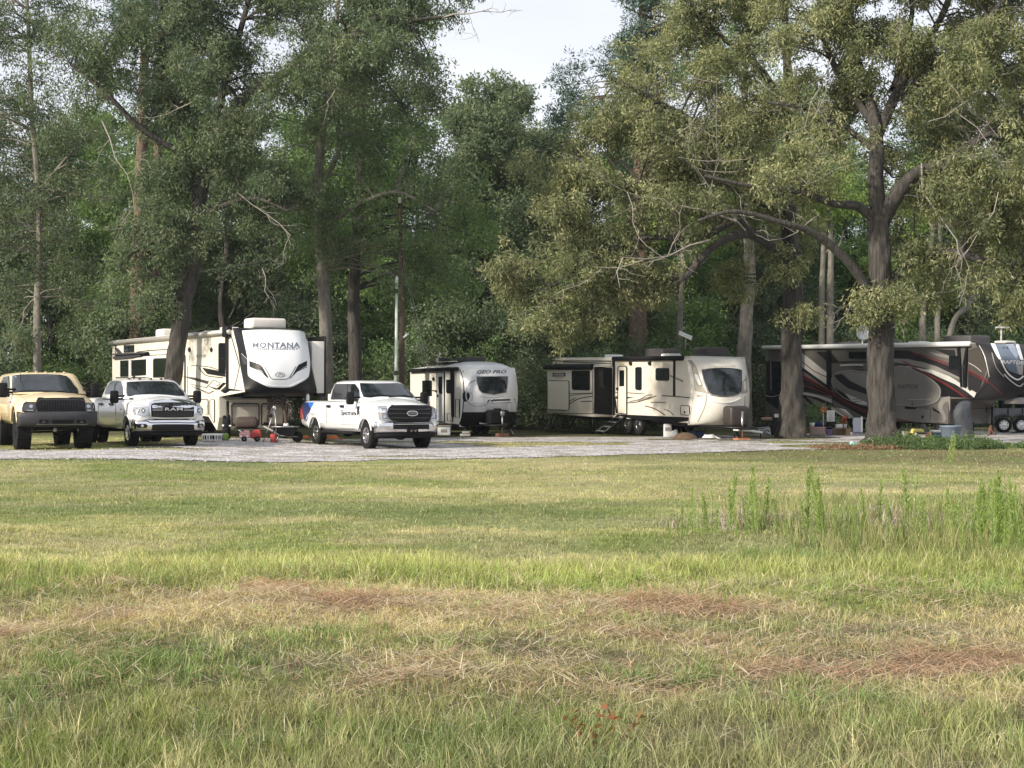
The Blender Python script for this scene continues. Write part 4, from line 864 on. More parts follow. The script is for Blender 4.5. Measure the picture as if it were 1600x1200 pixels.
# ---- white crew-cab with lettering ----
TANP = mat('tan paint', (.72, .58, .36), .3, coat=.5, var=.06, vscale=1.5)
NAVY = mat('navy wrap', (.022, .035, .11), .3, coat=.5); BLUE = mat('bright blue wrap', (.03, .16, .55), .3, coat=.5)
w = 1.015
st = [(-5.36, .93, .62, 1.28, 1.36, 1.36), (-5.30, .985, .58, 1.30, 1.40, 1.40), (-4.5, w, .52, 1.31, 1.41, 1.41), (-3.16, w, .50, 1.31, 1.41, 1.41), (-3.08, w, .50, 1.33, 1.44, 1.44), (-.60, w, .50, 1.34, 1.45, 1.47), (-.30, w, .55, 1.33, 1.42, 1.52), (.1, w, .58, 1.28, 1.36, 1.49), (.5, w, .60, 1.22, 1.29, 1.43), (.70, .995, .62, 1.18, 1.24, 1.38), (.84, .955, .64, 1.13, 1.19, 1.33), (.91, .87, .66, 1.08, 1.14, 1.24)]
gh = [(1.40, -3.08, -.10, .985, .32), (1.50, -3.06, -.26, .965, .30), (1.75, -2.99, -.66, .885, .26), (1.94, -2.93, -.98, .80, .22), (1.995, -2.88, -1.12, .74, .18), (2.035, -2.70, -1.35, .62, .12), (2.045, -2.2, -1.9, .2, .05)]
rt, body, cab = truck('white crew-cab pickup with black Spectrum lettering on the door and navy tail end', -3.461, 44.06, .5032, 0, WHITE, 4.06, .97, 1.3, w, .41, .27, st, gh, bed=(-5.28, -3.2, .95), rim=ALU, mirrors=(-.60, 1.50, .28))
FORD = rt
bp_ = bumper(rt, [(-.02, .50), (.02, .56), (.05, .66), (.05, .76), (.0, .82)], 1.0, 1.0, CHROME); real(bp_)
va = bumper(rt, [(-.12, .34), (-.02, .40), (0, .50)], .95, .98, BLACKM, name='lower_valance'); real(va)
s = Surf(rt, [body, cab]); sb = Surf(rt, [bp_, va]); z = Z(460, 480, .2375)
s.stamp('windscreen', spl(z([(430, 500), (520, 503), (640, 502), (700, 505), (745, 545), (790, 592), (700, 590), (560, 588), (455, 592), (430, 500)]), 2)[:-1], GLASS2, .008, 6); 
s.line('wiper', z([(470, 590), (560, 580), (640, 588)]), .8, BLACK, .03); s.line('wiper', z([(620, 592), (720, 584), (780, 596)]), .8, BLACK, .03)
s.stamp('side_window', z([(275, 508), (352, 506), (352, 608), (245, 606), (258, 545)]), GLASS, .03, 8); s.stamp('side_window', z([(358, 506), (402, 508), (424, 550), (428, 600), (410, 622), (358, 610)]), GLASS, .03, 8)
gr = s.stamp('grille', spl(z([(640, 652), (760, 650), (885, 656), (900, 680), (892, 735), (870, 752), (760, 754), (650, 748), (618, 725), (610, 690), (622, 665), (640, 652)]), 2)[:-1], BLACK, .05, 6)
s2 = Surf(rt, [body, cab, gr])
for pl in ([(620, 672), (890, 672)], [(615, 700), (735, 700)], [(808, 700), (895, 700)], [(630, 728), (880, 728)]): s2.line('grille_bar', z(pl), 1.5, DGREY, .03, parent=gr)
em = s2.stamp('emblem', spl(z([(733, 698), (745, 684), (770, 680), (798, 684), (808, 698), (798, 712), (770, 717), (745, 712), (733, 698)]), 3)[:-1], CHROME, .05, 5)
s2.stamp('emblem_field', spl(z([(740, 698), (750, 689), (770, 686), (792, 689), (801, 698), (792, 708), (770, 711), (750, 708), (740, 698)]), 3)[:-1], mat('dark emblem blue', (.03, .035, .05), .3), .06, 5)
s2.line('emblem_script', spl(z([(750, 700), (762, 692), (770, 704), (780, 694), (792, 698)]), 3), .6, CHROME, .07)
for P_ in ([(550, 655), (608, 655), (606, 690), (618, 725), (645, 745), (565, 744), (552, 700)], [(905, 655), (925, 658), (935, 700), (932, 742), (885, 748), (900, 720), (908, 690)]):
    h = s.stamp('headlamp', z(P_), LAMP, .02, 7)
    cx = sum(p[0] for p in P_)/len(P_); cy = sum(p[1] for p in P_)/len(P_)
    s3 = Surf(rt, [h]); s3.frame('lamp_rib', z([(cx-16, cy-34), (cx+12, cy-34), (cx+12, cy-2), (cx-16, cy-2)]), .8, DGREY, .008, parent=h); s3.frame('lamp_rib', z([(cx-12, cy+6), (cx+16, cy+6), (cx+16, cy+30), (cx-12, cy+30)]), .8, DGREY, .008, parent=h)
s.stamp('side_marker', z([(553, 700), (562, 700), (562, 740), (556, 738)]), AMBER, .024, 20)
sb.stamp('bumper_opening', z([(650, 762), (885, 762), (885, 802), (650, 802)]), BLACK, .01, 7); sb.line('bumper_bar', z([(650, 770), (885, 768)]), 1.0, CHROME, .03)
sb.stamp('number_plate_mount', z([(740, 782), (812, 782), (812, 818), (740, 818)]), BLACK, .04, 30); sb.line('tow_hook', z([(758, 804), (766, 812), (772, 804)]), .9, STEEL, .06); sb.line('tow_hook', z([(784, 804), (791, 812), (798, 804)]), .9, STEEL, .06)
for pl in ([(212, 622), (212, 790)], [(330, 612), (428, 612), (432, 800), (216, 800)], [(322, 625), (320, 798)], [(428, 490), (424, 560), (428, 610)]): s.line('door_seam', z(pl), .5, DGREY, .002, 12)
for cx in (228, 316): s.stamp('door_handle', z([(cx-11, 645), (cx+11, 645), (cx+11, 660), (cx-11, 660)]), BLACK, .04, 30)
s.text('lettering', 'Spectrum', z([(308, 676), (402, 680), (402, 722), (308, 718)]), mat('navy lettering', (.012, .014, .03), .4), bold=.008, off=.012)
s.stamp('lettering_arrow', z([(400, 690), (409, 702), (400, 714)]), mat('navy lettering', (.012, .014, .03), .4), .005, 30)
s.text('lettering', 'BUSINESS FIBER', z([(330, 724), (402, 727), (402, 733), (330, 730)]), GREY, off=.008); s.text('lettering', 'business.spectrum.com', z([(308, 767), (412, 770), (412, 777), (308, 775)]), GREY, off=.008)
s.stamp('fender_vent', z([(415, 655), (428, 650), (426, 700), (416, 712)]), BLACK, .015, 12); s.line('running_board', z([(216, 826), (436, 830)]), 2, BLACKM, .0)
MB().rbox((-2.05, -1.0, .46), (2.5, .16, .07), .02).rbox((-2.05, 1.0, .46), (2.5, .16, .07), .02).build('running_board', BLACKM, rt)
s.stamp('tail_wrap', z([(56, 627), (90, 627), (110, 668), (96, 700), (86, 735), (80, 752), (60, 735), (54, 660)]), NAVY, .006, 5); s.stamp('tail_wrap', z([(88, 627), (132, 627), (108, 666)]), BLUE, .009, 5)
s.stamp('tail_lamp', z([(40, 645), (54, 642), (56, 735), (44, 738)]), RED, .02, 8)
s.line('arch_moulding', spl(z([(80, 740), (95, 705), (125, 692), (160, 715), (180, 760)]), 3), .8, WHITEG, .02)
MB().rbox((-3.35, 0, 1.52), (.42, 1.5, .22), .03).build('tool_box', PLASW, rt)
bt = root('bottle', 'small white plastic bottle standing on the navy tail of the lettered pickup', 'bottle', rmat(rt)@Vector((-5.32, -.75, 1.37)))
MB().lathe([(0, 0), (.06, 0), (.06, .2), (.03, .26), (.03, .3), (0, .3)], n=14).build('body', PLASW, bt); MB().lathe([(0, .30), (.035, .30), (.035, .34), (0, .34)], n=12).build('cap', GREY, bt)

# ---- white dual-rear-wheel pickup ----
w = 1.01
st = [(-5.66, .93, .62, 1.28, 1.36, 1.36), (-5.60, .985, .58, 1.28, 1.38, 1.38), (-4.8, w, .52, 1.30, 1.39, 1.39), (-3.30, w, .50, 1.30, 1.39, 1.39), (-3.22, w, .50, 1.32, 1.42, 1.42), (-.60, w, .50, 1.30, 1.41, 1.43), (-.30, w, .55, 1.25, 1.35, 1.46), (.1, w, .58, 1.20, 1.30, 1.44), (.5, w, .60, 1.14, 1.24, 1.40), (.72, .995, .62, 1.10, 1.19, 1.35), (.86, .95, .64, 1.05, 1.13, 1.29), (.93, .84, .66, 1.0, 1.08, 1.20)]
gh = [(1.36, -3.22, -.05, .985, .34), (1.46, -3.20, -.22, .96, .32), (1.68, -3.12, -.62, .88, .27), (1.85, -3.05, -.95, .80, .23), (1.90, -3.0, -1.08, .74, .18), (1.935, -2.8, -1.30, .62, .12), (1.945, -2.2, -1.9, .2, .05)]
rt, body, cab = truck('white dual-rear-wheel pickup with big chrome RAM grille between the tan truck and the camper', -10.05, 42.4, .50, .125, WHITE, 4.3, 1.0, 1.3, w, .40, .26, st, gh, bed=(-5.55, -3.4, .95), rim=CHROME, dual=True, mirrors=(-.55, 1.42, .26), rimR=.52)
RAM = rt
bp_ = bumper(rt, [(-.03, .44), (.04, .50), (.07, .60), (.05, .72), (.0, .80)], 1.02, 1.02, CHROME, curve=.30); real(bp_)
va = bumper(rt, [(-.14, .32), (-.02, .36), (0, .45)], .97, 1.0, BLACKM, name='lower_valance'); real(va)
s = Surf(rt, [body, cab]); sb = Surf(rt, [bp_, va]); z = Z(160, 480, .2125)
s.stamp('windscreen', spl(z([(178, 552), (260, 547), (400, 545), (520, 552), (560, 590), (606, 652), (480, 645), (360, 640), (240, 646), (182, 654), (178, 552)]), 2)[:-1], GLASS2, .008, 6)
z1 = Z(0, 480, .2125)
s.stamp('side_window', z1([(820, 550), (850, 548), (848, 640), (775, 640), (790, 590)]), GLASS, .03, 8); s.stamp('side_window', z1([(856, 548), (892, 550), (903, 590), (905, 650), (870, 645), (856, 640)]), GLASS, .03, 8)
sur = s.stamp('grille_surround', spl(z([(340, 720), (362, 700), (420, 690), (520, 687), (620, 690), (668, 702), (690, 730), (688, 790), (672, 822), (560, 832), (450, 832), (372, 820), (345, 790), (340, 720)]), 2)[:-1], CHROME, .045, 6)
s2 = Surf(rt, [body, cab, sur]); gr = s2.stamp('grille', spl(z([(358, 725), (380, 706), (520, 700), (650, 706), (672, 730), (672, 795), (655, 808), (520, 812), (380, 808), (360, 795), (358, 725)]), 2)[:-1], BLACK, .01, 6)
s2 = Surf(rt, [body, cab, sur, gr])
for pl in ([(364, 740), (440, 740)], [(364, 756), (440, 756)], [(594, 740), (668, 740)], [(594, 756), (668, 756)]): s.line('grille_bar', z(pl), 1.1, CHROME, .075, parent=gr)
for y in (722, 772, 786, 800):
    for x0 in range(372, 660, 24): s.stamp('grille_mesh', z([(x0, y-4), (x0+16, y-4), (x0+18, y+3), (x0+2, y+3)]), DGREY, .062, 60, parent=gr)
s.text('lettering', 'RAM', z([(455, 738), (584, 738), (584, 760), (455, 760)]), CHROME, bold=.02, off=.085, sp=1.1)
for P_ in ([(232, 728), (262, 722), (345, 724), (338, 760), (345, 795), (300, 800), (240, 792), (226, 760)], [(692, 728), (725, 722), (740, 735), (742, 785), (725, 795), (690, 790), (692, 760)]):
    h = s.stamp('headlamp', z(P_), LAMP, .02, 7); s3 = Surf(rt, [h]); cx = sum(p[0] for p in P_)/len(P_); cy = sum(p[1] for p in P_)/len(P_)
    for dx in ((-26, 14) if P_[0][0] < 400 else (-6, 14)):
        c = [(cx+dx+11*math.cos(a), cy+14*math.sin(a)) for a in np.linspace(0, 2*PI, 9)[:-1]]; s3.frame('lamp_ring', z(c), .9, DGREY, .01, parent=h); s3.stamp('lamp_core', z([(cx+dx+(p[0]-cx-dx)*.5, cy+(p[1]-cy)*.5) for p in c]), PLASW, .006, 30, parent=h)
    s3.line('lamp_brow', z([(P_[0][0]+4, P_[0][1]+4), (P_[2][0]-3, P_[2][1]+4)]), 1, WHITEG, .01, parent=h)
sb.stamp('bumper_opening', spl(z([(365, 872), (380, 862), (520, 860), (660, 862), (672, 872), (672, 895), (655, 902), (380, 905), (365, 895), (365, 872)]), 2)[:-1], BLACK, .012, 6)
for P_ in ([(245, 858), (320, 858), (335, 872), (325, 888), (255, 885)], [(700, 858), (735, 855), (738, 875), (722, 888), (700, 885)]):
    h = sb.stamp('fog_lamp_recess', z(P_), BLACK, .012, 6); cx = sum(p[0] for p in P_)/len(P_); cy = sum(p[1] for p in P_)/len(P_); sb.stamp('fog_lamp', z([(cx+10*math.cos(a), cy+10*math.sin(a)) for a in np.linspace(0, 2*PI, 9)[:-1]]), LAMP, .025, 30, parent=h)
sb.line('bumper_crease', spl(z([(235, 835), (330, 838), (360, 850), (520, 848), (680, 850), (700, 838), (740, 835)]), 3), 1.2, BLACK, .006)
for pl in ([(0, 640)],): pass
for pl in ([(148, 545), (160, 600), (168, 700)], [(728/1.0-160+160, 0)],): pass
for pl in ([(912, 545), (930, 640)], [(906, 655), (915, 760), (900, 870)], [(850, 650), (852, 880)], [(722, 680), (722, 880)], [(722, 885), (900, 895)]): s.line('door_seam', z1(pl), .5, DGREY, .002, 12)
for cx in (742, 820): s.stamp('door_handle', z1([(cx-13, 706), (cx+12, 704), (cx+12, 722), (cx-8, 724)]), BLACK, .04, 30)
s.stamp('hood_badge', z1([(950, 668), (980, 668), (975, 680), (952, 680)]), DGREY, .006, 30); s.text('lettering', '4x4', z1([(854, 820), (880, 820), (880, 832), (854, 832)]), GREY); s.line('badge_line', z1([(884, 750), (896, 752)]), 1.2, DGREY)
s.line('side_moulding', z1([(708, 884), (900, 888)]), 1.6, CHROME, .02)
s.line('hood_crease', spl(z([(240, 655), (300, 665), (360, 690)]), 3), .7, SILVER, .002); s.line('hood_crease', spl(z([(560, 645), (610, 665), (660, 695)]), 3), .7, SILVER, .002)
for x in (-.62, -.32, 0, .32, .62): MB().rbox((-1.28+.12*(1-abs(x)), x, 1.95), (.12, .07, .05), .02).build('clearance_lamp', mat('smoked amber lens', (.07, .03, .015), .3), rt)
MB().rbox((-1.45, -.42, 1.99), (.16, .05, .09), .02).build('roof_antenna', BLACK, rt)

# ---- tan lifted truck ----
w = 1.02; L0 = .16
st = [(-4.75, .93, .70, 1.48, 1.56, 1.56), (-4.66, .99, .68, 1.48, 1.58, 1.58), (-.60, w, .66, 1.44, 1.54, 1.56), (-.30, w, .70, 1.36, 1.46, 1.57), (.1, w, .74, 1.30, 1.40, 1.54), (.5, w, .76, 1.25, 1.35, 1.49), (.70, 1.0, .78, 1.22, 1.31, 1.45), (.80, .97, .80, 1.18, 1.27, 1.40), (.86, .90, .82, 1.12, 1.20, 1.30)]
gh = [(1.50, -4.70, -.12, .985, .30), (1.60, -4.68, -.28, .965, .28), (1.82, -4.60, -.66, .90, .24), (2.00, -4.52, -.95, .84, .20), (2.06, -4.45, -1.08, .78, .16), (2.10, -4.2, -1.3, .64, .12), (2.11, -3.5, -2.0, .2, .05)]
rt, body, cab = truck('tan lifted truck with black grille and knobbly tyres at the left edge', -12.5, 40.256, .4543, .13, TANP, 3.48, .95, 1.0, w, .50, .38, st, gh, lift=.06, arch=.13, rim=BLACKM, knob=True, mirrors=(-.55, 1.60, .30), rimR=.5, name='sport_utility_truck', cat='truck')
TAN = rt
bp_ = bumper(rt, [(-.30, .62), (-.06, .66), (0, .74), (.03, .88), (.02, .98), (-.03, 1.02)], 1.04, 1.0, DGREY, curve=.24); real(bp_)
s = Surf(rt, [body, cab]); sb = Surf(rt, [bp_]); z = Z(0, 570, .1167)
s.stamp('windscreen', spl(z([(172, 150), (300, 138), (500, 135), (700, 138), (890, 160), (980, 270), (1045, 372), (800, 360), (500, 352), (300, 355), (190, 378), (168, 300), (172, 150)]), 2)[:-1], GLASS2, .022, 6)
s.stamp('side_window', z([(60, 170), (125, 155), (132, 250), (125, 430), (0, 400), (12, 280)]), GLASS, .03, 8); s.stamp('side_window', z([(-90, 175), (30, 160), (-10, 260), (-20, 400), (-90, 400)]), mat('glass with painted reflection', (.45, .47, .48), .1, coat=1.), .03, 8)  # rear pane: pale reflection put into the base colour
gr = s.stamp('grille', spl(z([(485, 500), (510, 465), (560, 458), (800, 455), (1080, 460), (1120, 475), (1135, 520), (1135, 610), (1110, 650), (1060, 658), (560, 655), (510, 630), (488, 580), (485, 500)]), 2)[:-1], BLACK, .05, 6)
s2 = Surf(rt, [body, cab, gr]); s2.stamp('grille_mesh', z([(555, 490), (1090, 492), (1092, 635), (555, 632)]), BLACKM, .01, 8, parent=gr); s2.line('grille_lip', spl(z([(500, 500), (530, 476), (600, 470), (1060, 472), (1118, 500)]), 3), 1.2, DGREY, .012)
for x0 in range(580, 1090, 36): s2.line('grille_bar', z([(x0, 492), (x0, 634)]), .35, DGREY, .02, parent=gr)
for P_ in ([(318, 520), (350, 504), (480, 504), (482, 600), (470, 630), (300, 626), (298, 570)], [(1138, 512), (1245, 510), (1262, 540), (1265, 636), (1150, 640), (1140, 600)]):
    h = s.stamp('headlamp', z(P_), LAMPD, .02, 7); s3 = Surf(rt, [h]); cx = sum(p[0] for p in P_)/len(P_)+(30 if P_[0][0] < 600 else -18); cy = 555
    s3.stamp('lamp_core', z([(cx+26*math.cos(a), cy+24*math.sin(a)) for a in np.linspace(0, 2*PI, 9)[:-1]]), LAMP, .008, 30, parent=h); s3.line('lamp_strip', z([(cx-60 if cx < 600 else cx-20, 608), (cx+30, 610)]), 1.6, LAMP, .008, parent=h); s3.frame('lamp_rim', z([(p[0]*.96+.04*cx, p[1]*.96+.04*cy) for p in P_]), .8, BLACK, .01, parent=h)
s.stamp('side_marker', z([(118, 486), (146, 486), (146, 512), (118, 512)]), RED, .01, 30)
sb.stamp('bumper_opening', z([(695, 735), (985, 735), (985, 788), (695, 788)]), BLACK, .01, 7)
for cx in (585, 1088):
    h = sb.stamp('fog_lamp_recess', z([(cx-62, 735), (cx+62, 735), (cx+62, 785), (cx-55, 785)]), BLACK, .01, 7); sb.stamp('fog_lamp', z([(cx+26*math.cos(a), 760+16*math.sin(a)) for a in np.linspace(0, 2*PI, 9)[:-1]]), LAMPD, .02, 30, parent=h)
sb.line('bumper_crease', z([(490, 795), (1170, 795)]), .8, GREY, .004)
s.line('door_seam', z([(125, 440), (118, 640), (120, 820)]), .6, BROWNV, .002, 12); s.line('body_crease', z([(0, 650), (110, 652)]), .8, BROWNV, .002); s.line('hood_seam', spl(z([(200, 385), (300, 430), (350, 495)]), 3), .5, BROWNV, .002); s.line('hood_crease', spl(z([(400, 395), (540, 440)]), 3), .5, mat('tan highlight', (.66, .5, .3), .3), .002)
s.stamp('cowl_wiper', z([(230, 360), (500, 350), (800, 358), (1040, 375), (1050, 388), (800, 368), (500, 362), (240, 370)]), BLACK, .015, 8)
MB().tube([(-.9+.2, -.72, 1.6), (-.95, -.76, 2.65)], .008, 5).build('antenna', BLACK, rt)
for x in (-.5, -.25, 0, .25, .5): MB().rbox((-1.25, x, 2.105), (.10, .06, .03), .012).build('clearance_lamp', TANP, rt)
b = MB(); b.tube([(.35, -.62, .52), (.35, .62, .54)], .028, 8); b.rbox((.35, -.62, .52), (.1, .06, .14), .02); b.rbox((.35, .62, .54), (.1, .06, .14), .02); b.rbox((.35, .0, .53), (.1, .1, .12), .02); b.build('steering_bar', STEEL, rt)
MB().rbox((.55, 0, .72), (.3, 1.2, .2), .03).build('skid_plate', BLACKM, rt); MB().rbox((.72, -.05, .68), (.03, .12, .04), .01).build('plate_light', PLASW, rt)
# ================= trees =================
BARK = mat('oak bark', (.062, .056, .051), .95, var=.75, vscale=13, bump=1., bscale=15, stretch=(1, 1, .13))
BARKP = mat('pine bark', (.15, .105, .08), .95, var=.5, vscale=9, bump=.9, bscale=14, stretch=(1, 1, .35))
BARKG = mat('grey bark', (.20, .185, .16), .95, var=.45, vscale=9, bump=.6, bscale=16, stretch=(1, 1, .4))
DEAD = mat('dead grey wood', (.33, .30, .27), .9, var=.4, vscale=10)
LEAF = leafmat('leaves', .42)
NEED = leafmat('needles', .12)
def unit(v): return v/np.maximum(np.linalg.norm(v, axis=-1, keepdims=True), 1e-9)
def leaves(C, R, k, ln, wd, droop, pal, r, flat=.6, spread=1.):
    """k leaves round every cluster centre C (n,3) of radius R (n,), drooping; pal = list of colours"""
    n = len(C); N_ = n*k
    d = unit(r.normal(size=(N_, 3))); rad = np.repeat(R, k)*r.random(N_)**.45
    d[:, 2] = np.where(r.random(N_) < .35, np.abs(d[:, 2]), d[:, 2]); P = np.repeat(C, k, 0)+d*rad[:, None]*np.array([spread, spread, flat])
    ax = unit(r.normal(size=(N_, 3))*.75+d*.5+np.array([0, 0, -droop])); sd = unit(np.cross(ax, r.normal(size=(N_, 3))))
    L_ = (ln*np.exp(r.normal(size=N_)*.28))[:, None]; W_ = (wd*r.uniform(.7, 1.3, N_))[:, None]
    nrm = np.cross(ax, sd); 
    V = np.stack([P, P+ax*L_*.45+sd*W_*.5, P+ax*L_-nrm*L_*.12, P+ax*L_*.45-sd*W_*.5], 1).reshape(-1, 3)
    pal = np.array(pal, float); ci = np.repeat(r.random(n), k)*.55+r.random(N_)*.45; t = ci*(len(pal)-1); i = np.minimum(t.astype(int), len(pal)-2); f = (t-i)[:, None]
    col = (pal[i]*(1-f)+pal[i+1]*f)*1.12*r.uniform(.75, 1.2, (N_, 1))*np.repeat(.74+.52*fbm(C[:, 0]+C[:, 1]*.7, C[:, 2], .55, 3, 2), k)[:, None]; return V, np.repeat(col, 4, 0)
def needles(C, R, k, ln, pal, r):
    n = len(C); N_ = n*k; d = unit(r.normal(size=(N_, 3))+np.array([0, 0, .25])); P = np.repeat(C, k, 0)+d*np.repeat(R, k)[:, None]*(r.random(N_)**.5)[:, None]*.8
    sd = unit(np.cross(d, r.normal(size=(N_, 3)))); L_ = (ln*r.uniform(.7, 1.2, N_))[:, None]
    V = np.stack([P-sd*.010, P+d*L_*.5-sd*.022, P+d*L_, P+d*L_*.5+sd*.022], 1).reshape(-1, 3)
    pal = np.array(pal, float); t = r.random(N_)*(len(pal)-1); i = np.minimum(t.astype(int), len(pal)-2); f = (t-i)[:, None]
    return V, np.repeat(pal[i]*(1-f)+pal[i+1]*f, 4, 0)
OLIVE = [(.085, .112, .060), (.165, .188, .100), (.26, .272, .145), (.44, .41, .245)]
DARKG = [(.050, .082, .050), (.092, .135, .080), (.145, .182, .108), (.24, .25, .155)]  # dark greens; on the left crowns this tint stands in for shade
MIDG = [(.055, .100, .042), (.105, .175, .068), (.165, .255, .090), (.26, .35, .12)]
BRIGHT = [(.09, .15, .04), (.18, .28, .07), (.28, .38, .10), (.40, .46, .15)]  # lighter greens; sunlight on the understory saplings is put into this tint
PINEC = [(.030, .065, .045), (.055, .11, .075), (.10, .16, .11)]
def bark_tube(mb, pts, rad, r, n=12, flare=0.):
    """trunk or limb with furrowed uneven section"""
    P = spl(pts, 5) if len(pts) > 2 else [tuple(p) for p in dens3(pts, 4)]
    m = len(P); k = len(pts)-1; R = [float(np.interp(i/(m-1)*k, range(k+1), rad)) for i in range(m)]
    vs = []; ref = None; ph = r.random()*9
    if n > 30:
        P = [tuple(Vector(P[int(j)]).lerp(Vector(P[min(int(j)+1, m-1)]), j-int(j))) for j in np.linspace(0, m-1, m*3)]; R = list(np.interp(np.linspace(0, m-1, m*3), range(m), R)); m *= 3
    for i, p in enumerate(P):
        p = Vector(p); t = (Vector(P[min(i+1, m-1)])-Vector(P[max(i-1, 0)])).normalized()
        if ref is None: ref = t.orthogonal().normalized()
        a = (ref-t*ref.dot(t)).normalized(); ref = a; b = t.cross(a); row = []
        for q in range(n):
            th = 2*PI*q/n; rr = R[i]*(1+.06*math.sin(th*3+ph+i*.35)+.05*math.sin(th*5-i*.6+ph))
            if n > 30: rr *= 1+.10*(abs(mnoise.noise(Vector((math.cos(th)*4.2, math.sin(th)*4.2, p.z*.75+ph))))-.22)+.05*mnoise.noise(Vector((math.cos(th)*9, math.sin(th)*9, p.z*2.2)))+.10*mnoise.noise(Vector((math.cos(th)*.9, math.sin(th)*.9, p.z*.8+ph)))
            if flare and p.z < flare*1.6: rr *= 1+(1-max(p.z, 0)/(flare*1.6))**2*(.25+.28*math.sin(th*4+ph))
            row.append(tuple(p+(a*math.cos(th)+b*math.sin(th))*rr))
        vs.append(row)
    mb.grid(vs, closed=True)
def dens3(pts, n):
    a, b = Vector(pts[0]), Vector(pts[1]); return [a.lerp(b, i/n) for i in range(n+1)]
def twig(mb, a, b, r0, r1, r, n=4, sag=.15):
    a = Vector(a); b = Vector(b); L_ = (b-a).length; mid = a.lerp(b, .5)+Vector(r.normal(size=3))*L_*.10+Vector((0, 0, L_*sag))
    mb.tube([a, a.lerp(mid, .5)+Vector((0, 0, L_*.04)), mid, mid.lerp(b, .55), b], [r0, r0*.8+r1*.2, (r0+r1)/2, r1*1.2, r1], n, caps=False)
def deadfan(mb, a, d, L_, r0, r, depth=0):
    a = Vector(a); d = Vector(d).normalized(); p = [a]; q = a
    for k in range(4): d = (d+Vector(r.normal(size=3))*.28).normalized(); q = q+d*L_/4; p.append(q)
    mb.tube(p, [r0, r0*.85, r0*.7, r0*.55, r0*.35], 4, caps=False)
    if depth < 2:
        for k in range(4 if depth == 0 else 3): deadfan(mb, p[1+k % 4], (d+Vector(r.normal(size=3))*.8).normalized(), L_*r.uniform(.35, .65), r0*.5, r, depth+1)
def make_tree(name, label, base, limbs, lobes, pal, seed, leaf=(.13, .05), k=38, ncl=12, subr=.9, clr=.42, droop=.7, bark=None, dens_=2.2, dead=(), flare=0., needle=False, group=None, cat='tree', mat_=None, twigs=True, flat=.9, branch=.022, bare=()):
    r = np.random.default_rng(seed); base = Vector(base)
    rt = root(name, label, cat, base, 0, group)
    tb = MB(); nodes = []; nr = []
    for i, (pts, rad) in enumerate(limbs):
        pts = [Vector(p)-base for p in pts]; bark_tube(tb, pts, rad, r, 44 if i == 0 and rad[0] > .35 else 18 if i == 0 else 12, flare if i == 0 else 0)
        q = spl(pts, 5) if len(pts) > 2 else dens3(pts, 6)
        for j, p in enumerate(q):
            if i > 0 or j > len(q)*.3: nodes.append(tuple(p)); nr.append(float(np.interp(j/(len(q)-1)*(len(rad)-1), range(len(rad)), rad)))
    nodes = np.array(nodes); bb = MB(); C = []; R = []
    for (cx, cy, cz, rx, rz) in lobes:
        m = max(2, int(dens_*rx*rx)+2); d = unit(r.normal(size=(m, 3))); rr = r.random(m)**.42
        S_ = np.array([cx-base.x, cy-base.y, cz-base.z])+d*rr[:, None]*np.array([rx, rx, rz])
        for s_ in S_:
            if s_[2] < .5: continue
            dd = np.linalg.norm(nodes-s_, axis=1)+.8*np.maximum(0, nodes[:, 2]-s_[2]); j = int(np.argmin(dd))
            if twigs: twig(bb, nodes[j], s_, min(nr[j]*.5, branch+dd[j]*.006), .012, r, 5, .08)
            nn = int(ncl*r.uniform(.35, 1.6)); sr = subr*r.uniform(.7, 1.25); e = unit(r.normal(size=(nn, 3))); 
            c = s_+e*(r.random(nn)**.4)[:, None]*np.array([sr, sr, sr*.92])
            C.append(c); R.append(clr*r.uniform(.6, 1.25, nn))
            if twigs:
                for q in c[::2]: tb2 = Vector(q); bb.tube([Vector(s_), Vector(s_).lerp(tb2, .5)+Vector((0, 0, .05)), tb2], [.013, .010, .006], 3, caps=False)
    tb.build('trunk', bark or BARK, rt, fix=False)
    if bb.v: bb.build('branches', bark or BARK, rt, fix=False)
    if C:
        C = np.concatenate(C); R = np.concatenate(R)
        if needle: V, col = needles(C, R, k, leaf[0], pal, r)
        else: V, col = leaves(C, R, k, leaf[0], leaf[1], droop, pal, r, flat)
        me = npmesh('crown', V, np.arange(len(V)).reshape(-1, 4), 4, col); link('crown', me, mat_ or (NEED if needle else LEAF), rt)
    for (a, d, L_, r0) in dead:
        db = MB(); deadfan(db, Vector(a)-base, d, L_, r0, r); db.build('dead_branch', DEAD, rt, fix=False)
    return rt
def PX(Y, pts): return [at(px, py, Y) if len(q) == 0 else at(px, py, Y+q[0]) for px, py, *q in pts]
def LB(Y, L_, sq=.78):
    o = []
    for px, py, rr, *q in L_: p = at(px, py, Y+(q[0] if q else 0)); o.append((p.x, p.y, p.z, rr, rr*sq))
    return o
def gb(px, Y): x = (px-800)/F*Y; return Vector((x, Y, gz1(x, Y)-.05))

